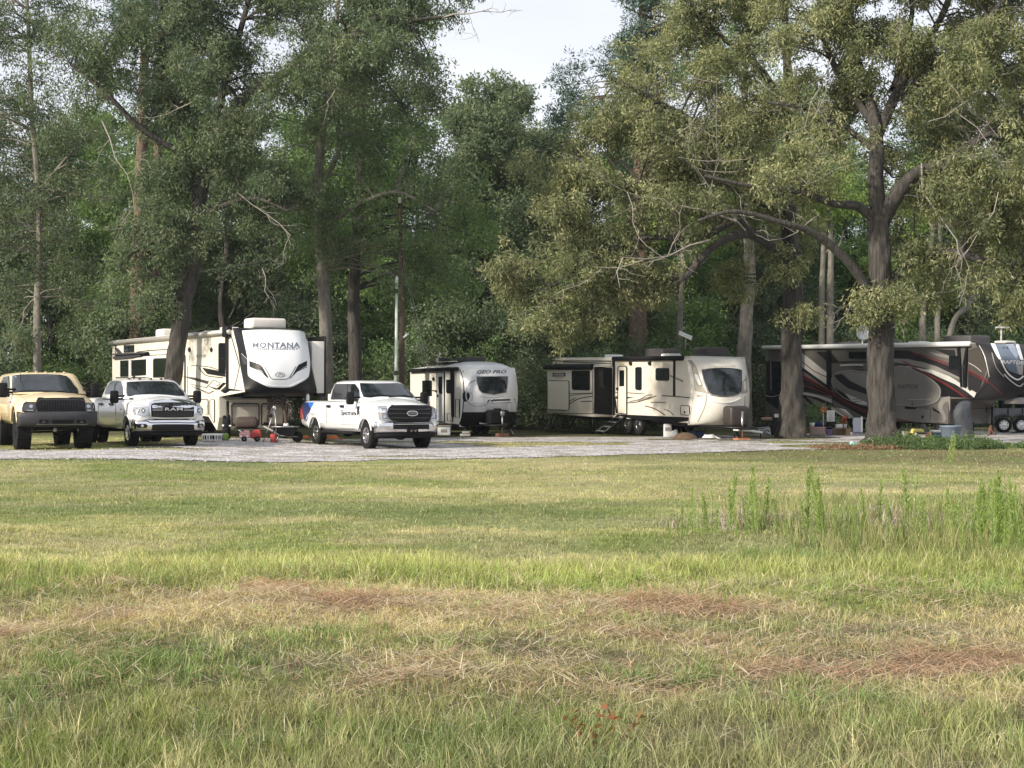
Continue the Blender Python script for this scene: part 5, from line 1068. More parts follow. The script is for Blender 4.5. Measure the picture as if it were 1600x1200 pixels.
# ---- the big oak on the right ----
Y = 47.5
b0 = gb(1378, Y)
limbs = [([b0]+PX(Y, [(1378, 668), (1377, 600), (1376, 480), (1374, 400), (1373, 335)]), [.52, .45, .42, .38, .35, .32]),
 (PX(Y, [(1373, 345), (1367, 280), (1371, 235), (1366, 190), (1350, 130, 1), (1335, 80, 1.5), (1328, 10, 2), (1322, -60, 2)]), [.26, .25, .22, .20, .17, .13, .10, .07]),
 (PX(Y, [(1378, 350), (1400, 308, -.3), (1432, 270, -.6), (1472, 258, -1), (1520, 225, -1), (1580, 190, -1.5), (1650, 170, -2)]), [.24, .24, .21, .17, .14, .11, .06]),
 (PX(Y, [(1370, 215), (1402, 145, .5), (1432, 90, 1), (1470, 28, 1), (1500, -50, 1)]), [.18, .17, .14, .11, .08]),
 (PX(Y, [(1398, 155, .5), (1460, 108, 0), (1520, 58, -1), (1562, 8, -1), (1610, -60, -1)]), [.15, .14, .12, .1, .07]),
 (PX(Y, [(1396, 140, .5), (1412, 85, 1.5), (1425, 20, 2), (1428, -60, 2)]), [.12, .1, .08, .06]),
 (PX(Y, [(1372, 478), (1338, 425, -.4), (1300, 385, -.8), (1262, 360, -1.2), (1222, 348, -1.6), (1150, 330, -2), (1090, 345, -2)]), [.17, .15, .13, .11, .09, .06, .04]),
 (PX(Y, [(1366, 342), (1340, 322, -.3), (1300, 318, -.6), (1250, 300, -1), (1180, 292, -1.3), (1100, 275, -1.5)]), [.18, .15, .12, .1, .07, .05]),
 (PX(Y, [(1384, 450), (1415, 415, .2), (1450, 400, .3), (1500, 396, 0), (1552, 412, -.3), (1612, 413, -.5), (1680, 400, -.5)]), [.17, .15, .14, .14, .13, .11, .08]),
 (PX(Y, [(1503, 398), (1514, 358, -.3), (1545, 330, -.6), (1590, 290, -1)]), [.12, .11, .09, .06]),
 (PX(Y, [(1366, 195), (1320, 130, .5), (1290, 70, .5), (1280, 0, 1), (1270, -60, 1)]), [.13, .11, .09, .07, .05]),
 (PX(Y, [(1368, 235), (1320, 200, .5), (1260, 170, .8), (1200, 160, 1)]), [.12, .09, .07, .05])]
lob = LB(Y, [(1290, 50, 2.4), (1380, 10, 2.3, 1.5), (1470, 50, 2.5), (1570, 50, 2.5), (1655, 60, 2.5), (1270, 150, 2.0, .5), (1340, 150, 1.6, 1.5), (1440, 170, 2.0, 1), (1530, 160, 2.3), (1620, 190, 2.3), (1290, 240, 1.6, -.5), (1245, 290, 1.4, -.8), (1440, 235, 1.4, 1.8), (1500, 270, 1.6, -.5), (1570, 290, 1.7, -.8), (1640, 300, 2.0), (1440, 330, 1.1, 1.6), (1550, 370, 1.3, .6), (1600, 350, 1.3, -.5), (1425, 405, .8, .5), (1470, 440, 1.0, 1.0), (1600, 450, 1.5, 1), (1680, 420, 2.0), (1360, 490, .45, -.7), (1405, 470, .45, -.7), (1520, 90, 1.4, -2.6), (1400, 60, 1.2, -1.5), (1590, 230, 1.3, -3), (1500, 340, 1.2, -1.2), (1560, 450, 1.1, -1.4), (1640, -60, 2.6), (1400, -80, 2.6), (1520, -80, 2.6), (1280, -70, 2.4)])
dead = [(at(1440, 255, Y-1), (.0, -.2, -1), 3.8, .035), (at(1425, 440, Y-.6), (.35, -.2, -1), 1.6, .022), (at(1292, 120, Y-.5), (-.3, 0, -1), 2.2, .022), (at(1500, 300, Y-1), (.6, -.2, -.4), 2.0, .022), (at(1280, 335, Y-1), (-.5, -.2, -.5), 1.9, .022), (at(1590, 330, Y-1), (.3, -.1, -1), 1.4, .03), (at(1470, 250, Y-1.2), (.8, -.1, .3), 2.2, .02), (at(1340, 470, Y-.5), (-.5, -.2, -.6), 1.2, .018), (at(1400, 100, Y-1), (.3, 0, .9), 2.0, .02), (at(1500, 180, Y-3), (.5, -.1, -.5), 2.6, .02), (at(1560, 215, Y-3), (-.3, -.1, .4), 2.4, .018), (at(1450, 190, Y-2.5), (.6, 0, .2), 2.2, .018), (at(1300, 90, Y-2.5), (-.2, -.1, -.9), 2.4, .018), (at(1350, 250, Y-2), (-.7, -.1, -.2), 2.0, .018), (at(1560, 300, Y-2.5), (.2, -.1, -.9), 2.6, .02)]
OAK1 = make_tree('oak_tree', 'huge old oak with forking dark trunk in front of the dark camper at the right', b0, limbs, lob, OLIVE, 101, dead=dead, flare=1.0, ncl=14, k=50, dens_=2.2, leaf=(.14, .046), subr=.75, clr=.36)
MB().rbox(at(1364, 498, Y)-b0+Vector((-.05, -.15, 0)), (.42, .4, .5), .18, seg=3).build('burl', BARK, OAK1)
# ---- second oak, its crown hanging to the left ----
Y = 55.0
b0 = gb(1237, Y)
limbs = [([b0]+PX(Y, [(1237, 640), (1236, 560), (1238, 440), (1232, 330), (1236, 200), (1228, 60), (1225, -60)]), [.50, .44, .37, .33, .27, .21, .14, .08]),
 (PX(Y, [(1237, 455), (1215, 395, -1), (1170, 365, -2), (1125, 378, -3), (1098, 402, -3.3), (1070, 436, -3.6)]), [.20, .19, .18, .15, .12, .09]),
 (PX(Y, [(1175, 368, -2), (1150, 345, -2.4), (1092, 372, -3), (1010, 372, -3.5), (930, 400, -4), (860, 450, -4.3)]), [.14, .13, .11, .09, .07, .05]),
 (PX(Y, [(1233, 330), (1180, 260, -1), (1100, 200, -2), (1010, 150, -2.5), (950, 120, -3)]), [.17, .15, .13, .10, .06]),
 (PX(Y, [(1232, 350), (1160, 300, -1), (1080, 280, -2), (980, 290, -3), (890, 350, -4)]), [.15, .13, .11, .08, .05]),
 (PX(Y, [(1236, 190), (1190, 110, 0), (1130, 60, 0), (1080, 20, 0)]), [.14, .12, .09, .06])]
lob = LB(Y, [(965, 165, 2.0, -2.5), (1050, 120, 2.3, -1), (1110, 60, 2.2, 0), (1190, 30, 2.4), (1140, 150, 2.4, -1), (895, 255, 2.0, -3), (990, 250, 2.6, -2.5), (1090, 240, 2.4, -1.5), (1180, 220, 2.2, 0), (870, 350, 1.8, -4), (950, 350, 2.3, -3), (1040, 340, 2.2, -3), (1120, 310, 1.9, -2), (845, 440, 1.5, -4.5), (910, 440, 1.7, -4), (980, 440, 1.7, -3), (1040, 440, 1.2, -3), (855, 500, .9, -4.5), (905, 510, .8, -4), (1200, 330, 1.6, 0), (1215, 420, 1.0, -.5), (1150, 430, .9, 0), (1240, 492, .55, -.7), (1130, -60, 2.6), (1230, -60, 2.6), (1245, 370, 1.0, 1.5)])
dead = [(at(1150, 345, Y-3.5), (-.8, 0, .35), 4.4, .05), (at(1110, 375, Y-3.8), (-.9, 0, -.1), 3.6, .045), (at(1165, 360, Y-3.2), (-.5, 0, .9), 3.0, .04), (at(1180, 300, Y-2.5), (-.9, -.1, .1), 3.6, .035), (at(1060, 300, Y-3.6), (.2, -.1, -.9), 2.4, .02), (at(1120, 280, Y-3), (-.6, -.1, .5), 3.2, .03), (at(980, 300, Y-5), (.4, 0, -.6), 2.2, .02), (at(1060, 240, Y-4), (.7, -.1, -.2), 2.8, .02), (at(1120, 240, Y-3.5), (.2, -.1, .6), 2.6, .02), (at(1090, 180, Y-3.5), (-.6, -.1, -.3), 2.4, .018), (at(940, 420, Y-5.5), (-.5, -.1, -.3), 2.0, .018), (at(1180, 120, Y-2.5), (.5, 0, -.5), 2.4, .018)]
OAK2 = make_tree('oak_tree', 'tall oak with its olive crown hanging left over the slide-out trailer', b0, limbs, lob, OLIVE, 102, dead=dead, flare=1.0, ncl=15, k=50, dens_=2.4, leaf=(.14, .046), subr=.78, clr=.36)
# ---- leaning tree between the dual-wheel pickup and the fifth wheel ----
Y = 51.3
b0 = gb(258, Y)
limbs = [([b0]+PX(Y, [(268, 600), (279, 530), (290, 465), (304, 400), (310, 320), (330, 240), (352, 190, -.5)]), [.40, .30, .28, .27, .25, .23, .21, .19]),
 (PX(Y, [(352, 190, -.5), (385, 152, -1), (432, 125, -1.4), (488, 82, -2), (522, 70, -2.2), (560, 52, -2.5), (600, 40, -3), (660, 30, -3), (710, 25, -3)]), [.20, .20, .18, .17, .15, .12, .09, .06, .03]),
 (PX(Y, [(312, 320), (290, 250, 0), (270, 170, .5), (255, 80, 1), (250, -20, 1)]), [.18, .16, .14, .11, .08]),
 (PX(Y, [(304, 400), (270, 375, -.6), (235, 380, -1), (200, 400, -1.2)]), [.10, .09, .07, .04]),
 (PX(Y, [(330, 240), (350, 130, 0), (375, 50, 0), (400, -40, 0)]), [.15, .13, .1, .07]),
 (PX(Y, [(308, 340), (350, 320, -.5), (400, 310, -1), (450, 330, -1.3)]), [.10, .08, .06, .04]),
 (PX(Y, [(285, 240), (220, 200, -.5), (160, 140, -.8), (110, 100, -1)]), [.12, .1, .08, .05])]
lob = LB(Y, [(290, 40, 2.4), (370, 20, 2.4), (450, 50, 2.3, -1), (530, 20, 2.4, -1.5), (610, 50, 2.2, -2.5), (655, 130, 1.5, -2.5), (650, 10, 1.9, -2.5), (210, 50, 2.4), (140, 100, 2.1, -.5), (210, 160, 2.0), (300, 150, 2.0, .5), (390, 110, 1.8, .8), (570, 130, 1.9, -1.5), (480, 160, 1.7, .8), (300, 270, 1.7, .6), (380, 260, 1.6, -.5), (240, 250, 1.6, 0), (235, 370, 1.3, -1), (200, 400, 1.2, -1), (235, 445, .9, -1), (190, 455, .7, -1), (430, 320, 1.4, -1.2), (370, 340, 1.0, .6), (470, 280, 1.3, -1), (300, -60, 2.5), (450, -60, 2.5), (600, -50, 2.4), (410, 150, 1.3, -2.6), (500, 95, 1.3, -3.4), (560, 70, 1.2, -3.8), (340, 230, 1.0, -1.5), (330, 120, 1.4, -2), (300, 350, .9, -1.4)])
dead = [(at(690, 28, Y-3), (1, 0, -.15), 1.8, .035), (at(490, 82, Y-2.5), (.3, 0, -1), 2.2, .045), (at(370, 300, Y-1), (.9, -.1, -.2), 2.6, .022), (at(160, 190, Y-1), (.7, 0, -.8), 2.8, .03), (at(410, 420, Y-1.2), (.2, 0, -1), 1.4, .018), (at(300, 160, Y-1), (-.5, 0, -.4), 2, .02)]
make_tree('oak_tree', 'leaning dark-crowned oak rising between the dual-wheel pickup and the fifth-wheel camper', b0, limbs, lob, DARKG, 103, dead=dead, ncl=13, k=46, flare=.8, dens_=2.0, leaf=(.14, .046), subr=.75, clr=.36)
# ---- two straight trunks behind the camper nose ----
Y = 56.0; b0 = gb(511, Y)
limbs = [([b0]+PX(Y, [(509, 540), (505, 440), (500, 360), (498, 280), (505, 190), (520, 100), (530, -20)]), [.28, .24, .22, .20, .18, .14, .11, .07]), (PX(Y, [(500, 290), (530, 230, 0), (515, 150, 0), (490, 90, 0)]), [.10, .09, .07, .05]), (PX(Y, [(500, 360), (560, 320, -1), (620, 300, -1.5), (680, 330, -2)]), [.10, .08, .06, .04])]
lob = LB(Y, [(520, 200, 1.9, 1), (590, 200, 2.1), (640, 240, 1.8), (560, 290, 1.9, -1), (630, 320, 1.9, -1), (690, 300, 1.2, -1), (470, 330, 1.5, -.5), (540, 380, 1.6, -.5), (610, 400, 1.7, -1), (670, 400, 1.4, 0), (500, 430, 1.0, .8), (640, 160, 1.3, 0), (460, 240, 1.4, .5)])
make_tree('hardwood_tree', 'straight tree with pale narrow trunk just right of the fifth-wheel nose', b0, limbs, lob, [tuple(np.array(a)*.6+np.array(c)*.4) for a, c in zip(DARKG, MIDG)], 104, ncl=10, k=38, dead=[(at(560, 200, Y-1), (.5, 0, -.9), 2.4, .02), (at(640, 210, Y-1), (.4, 0, -1), 2.6, .022)], bark=BARKG)
Y = 58.5; b0 = gb(557, Y)
limbs = [([b0]+PX(Y, [(555, 540), (552, 470), (556, 380), (562, 280), (564, 180), (570, 80), (575, -30)]), [.29, .255, .23, .21, .18, .15, .12, .08]), (PX(Y, [(563, 270), (600, 180, 0), (640, 120, 0)]), [.1, .08, .05])]
lob = LB(Y, [(590, 80, 2.0, 1), (640, 60, 1.6, 1), (540, 80, 1.8, 2), (600, 300, 1.8, 1), (700, 380, 1.7, 1), (740, 330, 1.4, 1.5), (560, 440, 1.1, 1.5), (700, 450, 1.4, 4), (580, -20, 2.2, 1)])
make_tree('hardwood_tree', 'straight dark tree whose trunk stands above the hood-end of the bed of the lettered pickup', b0, limbs, lob, MIDG, 105, ncl=10, k=38)
# ---- left edge tree, and the pines ----
Y = 60.0; b0 = gb(58, Y)
limbs = [([b0]+PX(Y, [(58, 560), (58, 480), (62, 400), (60, 300), (50, 180), (45, 60), (40, -40)]), [.18, .15, .14, .14, .12, .10, .08, .05]), (PX(Y, [(60, 300), (110, 240, 0), (150, 200, 0)]), [.08, .06, .04])]
lob = LB(Y, [(20, 60, 2.3), (80, 40, 2.0, 1), (30, 160, 2.2), (110, 200, 2.0), (20, 260, 2.0), (90, 300, 1.9), (150, 290, 1.5), (30, 350, 1.8), (110, 390, 1.6), (40, 440, 1.5), (-40, 200, 2.4), (-50, 350, 2.2), (120, 460, 1.2), (-40, 40, 2.4), (20, 510, 1.1), (80, -40, 2.4)])
make_tree('hardwood_tree', 'tree with thin grey trunk standing behind the tan lifted truck', b0, limbs, lob, DARKG, 106, ncl=10, k=36, bark=BARKG)
def pine(label, px, Y, r0, top, crownlobes, seed, lean=0):
    b0 = gb(px, Y); pts = [b0]+PX(Y, [(px+lean*i/5, 600+(top-600)*i/5) for i in range(1, 6)])
    return make_tree('pine_tree', label, b0, [(pts, [r0*1.15, r0, r0*.9, r0*.75, r0*.55, r0*.3])], LB(Y, crownlobes, .7), PINEC, seed, leaf=(.20, .02), k=46, ncl=8, needle=True, bark=BARKP, dens_=2.4, clr=.34, subr=.8, branch=.04, flare=.5)
pine('tall pine with thick reddish trunk behind the rear roof air conditioner of the fifth wheel', 212, 67, .33, -60, [(235, 60, 2.0), (200, 10, 2.0), (270, 120, 1.5), (190, 130, 1.4), (225, -40, 2.2), (260, 200, 1.0)], 107, 18)
pine('slimmer pine close to the right of the thick reddish one', 236, 70, .22, -40, [(260, 40, 1.8), (240, -20, 1.8), (280, 90, 1.2)], 108, 18)
pine('pine with blue-green needle tufts and reddish trunk over the slide-out trailer', 996, 66, .37, -80, [(988, 10, 1.5), (1020, -20, 1.9), (950, 85, 1.1), (975, 110, 1.8), (905, 130, 1.3), (890, 165, 1.0), (1050, 40, 1.8), (1040, 130, 1.6), (940, 190, 1.2), (990, 60, 1.6), (1060, 200, 1.4), (1000, 230, 1.2)], 109, 10)
Y = 63.5; b0 = gb(1162, Y)
make_tree('hardwood_tree', 'pale-barked tree with bare lower trunk behind the front of the slide-out trailer', b0, [([b0]+PX(Y, [(1163, 560), (1167, 490), (1172, 430), (1168, 350), (1160, 250), (1165, 120), (1170, 0)]), [.36, .30, .27, .24, .2, .17, .12, .07])], LB(Y, [(1160, 330, 1.6), (1120, 230, 1.8), (1200, 220, 1.8), (1160, 120, 2.2), (1180, 20, 2.2), (1100, 100, 2)]), MIDG, 110, k=36, ncl=9, bark=BARKG)
Y = 66.0
for lab, px, pts, r0, sd in (('thin pale trunk with a side branch behind the satellite panel', 1060, [(1060, 560), (1062, 500), (1066, 440), (1068, 340)], .13, 111), ('thin pale trunk, left of the pair between the two oaks', 1284, [(1284, 560), (1284, 480), (1286, 400), (1290, 320)], .13, 112), ('thin pale trunk, right of the pair between the two oaks', 1297, [(1297, 560), (1297, 480), (1298, 400), (1296, 320)], .15, 113), ('pale slim trunk nearest the right of the big oak', 1441, [(1438, 560), (1442, 500), (1450, 440), (1456, 370), (1462, 300)], .14, 114), ('pale straight slim trunk, middle one of three above the dark camper', 1465, [(1464, 560), (1465, 500), (1468, 440), (1468, 340)], .12, 115), ('pale slim trunk leaning far right above the dark camper', 1462, [(1458, 560), (1486, 515), (1512, 478), (1535, 435), (1548, 410)], .12, 116)):
    b0 = gb(px, Y)
    n = PX(Y, pts[1:]); k = len(n)
    br = [(PX(Y, [pts[2], (pts[2][0]+14, pts[2][1]-18), (pts[2][0]+20, pts[2][1]-40)]), [r0*.4, r0*.3, r0*.15])]
    make_tree('slender_tree', lab, b0, [([b0]+n, [r0*1.1]+[r0*(1-.5*i/k) for i in range(k)])]+br, LB(Y, [(pts[-1][0], pts[-1][1]-20, 1.5), (pts[-1][0]-25, pts[-1][1]+10, 1.0), (pts[-1][0]+30, pts[-1][1]-10, 1.1)]), BRIGHT, sd, k=30, ncl=8, bark=BARKG)

# ---- the wood behind: kinds of tree built once, then copied ----
def generic(seed, h, h0, wr, pal, leaf, k, ncl, nl=26, needle=False):
    r = np.random.default_rng(seed); tr = [(0, 0, -.05)]; x = y = 0
    for i in range(1, 6): x += r.normal()*.25; y += r.normal()*.25; tr.append((x, y, h*.93*i/5))
    limbs = [([Vector(p) for p in tr], [.26, .22, .18, .14, .09, .04])]; lobes = []
    for i in range(nl):
        t = r.random()**.9; z = h0+(h-h0)*t; w_ = wr*(1-.75*t**2.2)*(.55+.45*min(1, t*5)); a = r.random()*2*PI; rr = w_*r.random()**.5; rad = r.uniform(.9, 1.5)
        lobes.append((math.cos(a)*rr, math.sin(a)*rr, z, rad, rad*.75))
    for i in range(5):
        z = h0+(h-h0)*r.random()*.5; a = r.random()*2*PI
        limbs.append(([Vector((tr[1][0], tr[1][1], z)), Vector((math.cos(a)*wr*.4, math.sin(a)*wr*.4, z+.8)), Vector((math.cos(a)*wr*.8, math.sin(a)*wr*.8, z+1.8))], [.08, .06, .03]))
    return limbs, lobes
KINDS = {}
for kn, seed, h, h0, wr, pal, leaf, k, ncl, nl in (('dense', 201, 16, 1.6, 3.4, DARKG, (.18, .085), 40, 8, 44), ('green', 202, 14, 1.2, 3.2, MIDG, (.18, .085), 40, 8, 42), ('loose', 203, 19, 4.0, 3.4, MIDG, (.18, .08), 36, 8, 40), ('bright', 204, 9, .8, 2.6, BRIGHT, (.16, .08), 36, 8, 26), ('tall', 205, 22, 5, 3.6, DARKG, (.20, .09), 40, 8, 48), ('bush', 206, 3.4, .2, 1.7, MIDG, (.12, .06), 34, 8, 12), ('dimbush', 207, 4.6, .2, 2.0, DARKG, (.13, .065), 36, 8, 16)):
    limbs, lobes = generic(seed, h, h0, wr, pal, leaf, k, ncl, nl)
    KINDS[kn] = [make_tree('bush' if 'bush' in kn else 'woodland_tree', 'x', (0, 0, 0), limbs if 'bush' not in kn else [(limbs[0][0], [.05, .04, .03, .02, .02, .01])], lobes, pal, seed, leaf=leaf, k=k, ncl=ncl, subr=1.0, clr=.5, dens_=1.5, droop=.35, twigs=False, group='x', cat='bush' if 'bush' in kn else 'tree', bark=BARKG if kn in ('loose', 'tall') else BARK), False]
KD = {'dense': 'dense dark tree', 'green': 'full mid-green tree', 'loose': 'tall loose-crowned tree', 'bright': 'small sapling tree tinted sunlit yellow-green', 'tall': 'very tall dark tree', 'bush': 'leafy green bush', 'dimbush': 'dark shady bush'}
LAND = [(-200, 90, 'behind the tan lifted truck'), (90, 170, 'right of the tan truck'), (170, 270, 'behind the cream camper rear'), (270, 370, 'behind the cream camper front'), (370, 500, 'behind the white camper nose'), (500, 590, 'above the lettered pickup bed'), (590, 640, 'by the utility pole'), (640, 730, 'behind the small white trailer door'), (730, 820, 'behind the small white trailer nose'), (820, 860, 'between the two travel trailers'), (860, 960, 'behind the slide-out'), (960, 1080, 'behind the cream trailer side'), (1080, 1195, 'right of the cream trailer nose'), (1195, 1330, 'between the two oak trunks'), (1330, 1450, 'behind the big oak'), (1450, 1540, 'behind the dark camper front'), (1540, 2200, 'at the far right edge')]
wood = []
def put(kn, px, Y, s, row):
    o, used = KINDS[kn]
    t = o if not used else None
    if t is None:
        t = o.copy(); COL.objects.link(t)
        for ch in KCH[kn]:
            c = ch.copy(); COL.objects.link(c); c.parent = t
    else: KCH[kn] = list(o.children); KINDS[kn][1] = True
    x = (px-800)/F*Y; t.location = (x, Y, gz1(x, Y)); a = rng.random()*2*PI; t.rotation_euler = (0, 0, a); t.scale = (s*rng.uniform(.92, 1.1), s*rng.uniform(.92, 1.1), s)
    wood.append((t, kn, px, row)); return t
KCH = {}
bpy.context.view_layer.update()
def cap_h(px):   # tallest top row allowed at this place (photo row), so that the gap of sky stays open
    return float(np.interp(px, [-300, 600, 660, 700, 760, 815, 835, 870, 920, 980, 1300, 1350, 1500, 1560, 2000], [110, 70, 120, 150, 115, 120, 185, 190, 170, -50, 0, 90, 90, 0, -100]))
HK = {'dense': 16.6, 'green': 14.6, 'loose': 19.8, 'bright': 9.6, 'tall': 22.8}
for row, Y0, sp, kinds, hs in (('front', 71, 4.0, ['dense', 'green', 'dense', 'bright', 'green'], (.8, 1.1)), ('middle', 80, 5.0, ['tall', 'loose', 'dense', 'green'], (.85, 1.12)), ('back', 93, 6.4, ['tall', 'tall', 'loose', 'dense'], (1.0, 1.2))):
    W_ = Y0*.40; n = int(2*W_/sp)
    for i in range(n):
        x = -W_+(i+.5+rng.uniform(-.3, .3))*2*W_/n; Yt = Y0+rng.uniform(-2.2, 2.2)+(5.5 if x > 8 and row == 'front' else 0); px = 800+x/Yt*F
        kn = kinds[int(rng.integers(len(kinds)))]; s = rng.uniform(*hs); zmax = H+(HY-cap_h(px))/F*Yt
        if HK[kn]*s > zmax: 
            if kn in ('tall', 'loose') and zmax/HK[kn] < .68: kn = 'dense'
            s = min(s, zmax/HK[kn])
        put(kn, px, Yt, s, row)
put('dense', 772, 74, 1.06, 'middle'); put('dense', 850, 79, .98, 'middle')
for i in range(26):
    px = -60+i*66+rng.uniform(-18, 18); put(['bush', 'dimbush', 'bush', 'dimbush', 'dimbush'][i % 5], px, rng.uniform(66, 68.5) if px < 1085 else rng.uniform(73.5, 76), rng.uniform(.8, 1.25), 'hedge')
for kn, (o, u) in KINDS.items():
    if not u:
        for ch in list(o.children): bpy.data.objects.remove(ch)
        bpy.data.objects.remove(o)
names = {}
for t, kn, px, row in wood:
    land = next(l for a, b, l in LAND if a <= px < b); key = (KD[kn], row, land); names.setdefault(key, []).append((px, t))
ROW = {'front': 'in the front row', 'middle': 'in the middle row', 'back': 'in the back row', 'hedge': 'in the undergrowth'}
ORD = ['leftmost', 'second from left', 'third from left', 'fourth from left']
for (kd, row, land), L_ in names.items():
    L_.sort(key=lambda q: q[0])
    for i, (px, t) in enumerate(L_):
        pre = '' if len(L_) == 1 else (('left ' if i == 0 else 'right ') if len(L_) == 2 else ORD[i]+' ')
        t['label'] = f'{pre}{kd} {ROW[row]} {land}'; t['group'] = 'bushes of the undergrowth' if row == 'hedge' else 'trees of the wood behind the campers'
r = np.random.default_rng(55)
n = 5200; C = np.stack([r.uniform(-52, 52, n), r.uniform(102, 112, n), r.random(n)**.8*11], -1); px_ = 800+C[:, 0]/C[:, 1]*F
V, col = leaves(C, r.uniform(.6, 1.2, n), 16, .55, .3, .2, DARKG, r, .8); tag(link('distant_woods', npmesh('distant_woods', V, np.arange(len(V)).reshape(-1, 4), 4, col), LEAF), 'dark mass of far woodland closing the view between the trunks', 'woodland', kind='stuff')
# ================= things standing about =================
def T(name, label, cat, px, Y, z=None, rz=0., group=None):
    x = (px-800)/F*Y; return root(name, label, cat, (x, Y, gz1(x, Y)+.012 if z is None else z), rz, group)
BRC = mat('brown fabric cover', (.06, .04, .035), .8, var=.3, vscale=9, bump=.5, bscale=14); PINK = mat('faded pink plastic', (.62, .30, .30), .5, var=.1); REDP = mat('red plastic', (.36, .05, .045), .5, spec=.3); NAVYP = mat('dark blue plastic', (.02, .05, .16), .4)
BINB = mat('blue grey plastic', (.13, .17, .22), .5, var=.15, vscale=3); YEL = mat('yellow plastic', (.62, .52, .14), .5); ORG = mat('orange plastic', (.62, .19, .05), .5); PURP = mat('lilac plastic', (.32, .24, .42), .5); WOOD = mat('pale wood', (.38, .27, .16), .75, var=.3, vscale=12, stretch=(1, 6, 6)); CARD = mat('brown cardboard', (.30, .20, .12), .85, var=.1); TURQ = mat('turquoise plastic', (.12, .45, .42), .4); TERR = mat('terracotta', (.36, .22, .17), .8, var=.1); TARP = mat('grey tarpaulin', (.05, .056, .068), .7, var=.3, vscale=6, bump=.8, bscale=9); GRN = mat('green fabric', (.16, .26, .05), .7)
SOILM = mat('potting soil', (.05, .035, .025), .95)
# below the nose of the cream fifth wheel
g = T('covered_grill', 'barbecue grill under a brown cover on a folding stand below the camper nose', 'grill', 386, 47.8, rz=.1)
b = MB(); b.rbox((0, 0, .55), (.74, .42, .30), .10, seg=3); b.rbox((0, 0, .68), (.62, .34, .18), .08, seg=3); b.build('cover', BRC, g); MB().rbox((0, 0, .39), (.80, .46, .03), .01).build('shelf', BLACK, g)
for sx in (-1, 1):
    for sy in (-1, 1): MB().tube([(sx*.34, sy*.18, .40), (-sx*.30+(.0), sy*.18, .0)], .012, 6).build('leg', STEEL, g)
g = T('gear_bag', 'tall black bag with white patches left of the covered grill', 'bag', 354, 47.9)
b = MB(); b.rbox((0, 0, .36), (.26, .22, .7), .09, seg=3); b.rbox((-.07, 0, .72), (.11, .12, .16), .05); b.rbox((.08, -.02, .75), (.10, .1, .14), .05); b.rbox((.0, -.13, .25), (.2, .08, .3), .03); b.build('body', BLACKM, g); MB().rbox((-.09, -.12, .47), (.07, .02, .06), .01).build('patch', PLASW, g); MB().rbox((.14, -.1, .46), (.07, .04, .05), .01).build('patch', PLASW, g); MB().tube([(.12, 0, .45), (.25, -.05, .47), (.3, -.05, .46)], .02).build('strap', BLACK, g)
g = T('toy_car', 'red and pink ride-on toy car parked in front of the covered grill', 'toy car', 392, 46.9, rz=.12)
b = MB(); b.rbox((-.18, 0, .20), (.36, .34, .20), .06, seg=3); b.rbox((-.13, 0, .30), (.22, .30, .12), .05); b.build('hood', PINK, g); b = MB(); b.rbox((.16, 0, .22), (.34, .34, .24), .06, seg=3); b.rbox((.20, 0, .33), (.2, .3, .10), .04); b.build('body', REDP, g)
for x in (-.20, .20):
    for y in (-.17, .17): w_ = MB().lathe([(.02, -.035), (.085, -.03), (.085, .03), (.02, .035)], (0, 0, 0), 'Y', 16).build('wheel', BLACK, g); w_.location = (x, y, .085)
for x in (-.30, -.10): MB().lathe([(0, -.02), (.035, -.01), (.035, .01)], (x, -.19, .17), 'Y', 12).build('headlight', PLASW, g)
MB().rbox((-.2, -.175, .09), (.28, .02, .05), .01).build('bumper', PLASW, g)
g = T('storage_box', 'low white box with black markings beside the dual-wheel pickup', 'box', 333, 47.2)
MB().rbox((0, 0, .11), (.66, .4, .22), .02).build('body', PLASW, g)
for i, (x, w_) in enumerate(((-.27, .03), (-.20, .05), (-.12, .03), (-.03, .05), (.05, .07), (.14, .03))): MB().box((x, -.203, .11), (w_, .008, .13)).build('black_mark', BLACK, g)
MB().box((.25, -.203, .11), (.12, .008, .12)).build('grey_panel', GREY, g)
g = T('cloth_bundle', 'small green cloth bundle at the end of the low white box', 'cloth', 353, 47.1); MB().rbox((0, 0, .12), (.17, .3, .24), .07, seg=3).build('body', GRN, g)
g = T('folding_tripod', 'grey folding tripod standing right of the toy car under the camper nose', 'tripod', 424, 47.2)
for dx, dy in ((-.30, -.1), (.12, -.15), (-.02, .3)): MB().tube([(.1, 0, 1.05), (.1+dx*.5, dy*.5, .55), (dx+.05, dy, 0)], [.02, .018, .012], 6).build('leg', STEEL, g)
MB().rbox((.1, 0, 1.08), (.09, .09, .14), .02).build('head', ALU, g); MB().rbox((-.02, -.05, .85), (.14, .1, .12), .02).build('case', BLACK, g)
g = T('hose', 'thick dark brown hose arching down from the camper pin box', 'hose', 432, 48.2)
p = [at(px, py, 48.2)-g.location for px, py in ((416, 662), (418, 645), (424, 630), (433, 624), (441, 631), (446, 648), (447, 664))]; MB().tube(spl(p, 4), .07, 8).build('body', mat('brown rubber', (.07, .045, .035), .7, var=.3), g); MB().rbox(p[0], (.16, .14, .12), .03).build('end_fitting', BLACK, g); MB().rbox(p[-1], (.16, .14, .12), .03).build('end_fitting', PLASW, g)
g = T('wheelbarrow', 'black wheelbarrow with grey rim below the right side of the camper nose', 'wheelbarrow', 444, 47.4, rz=.1)
b = MB(); b.grid([[(-.20, -.18, .20), (.28, -.18, .20), (.28, .18, .20), (-.20, .18, .20)], [(-.36, -.3, .50), (.46, -.3, .50), (.46, .3, .50), (-.36, .3, .50)]], closed=True, sm=False); b.box((.04, 0, .2), (.48, .36, .02)); b.build('tray', BLACKM, g)
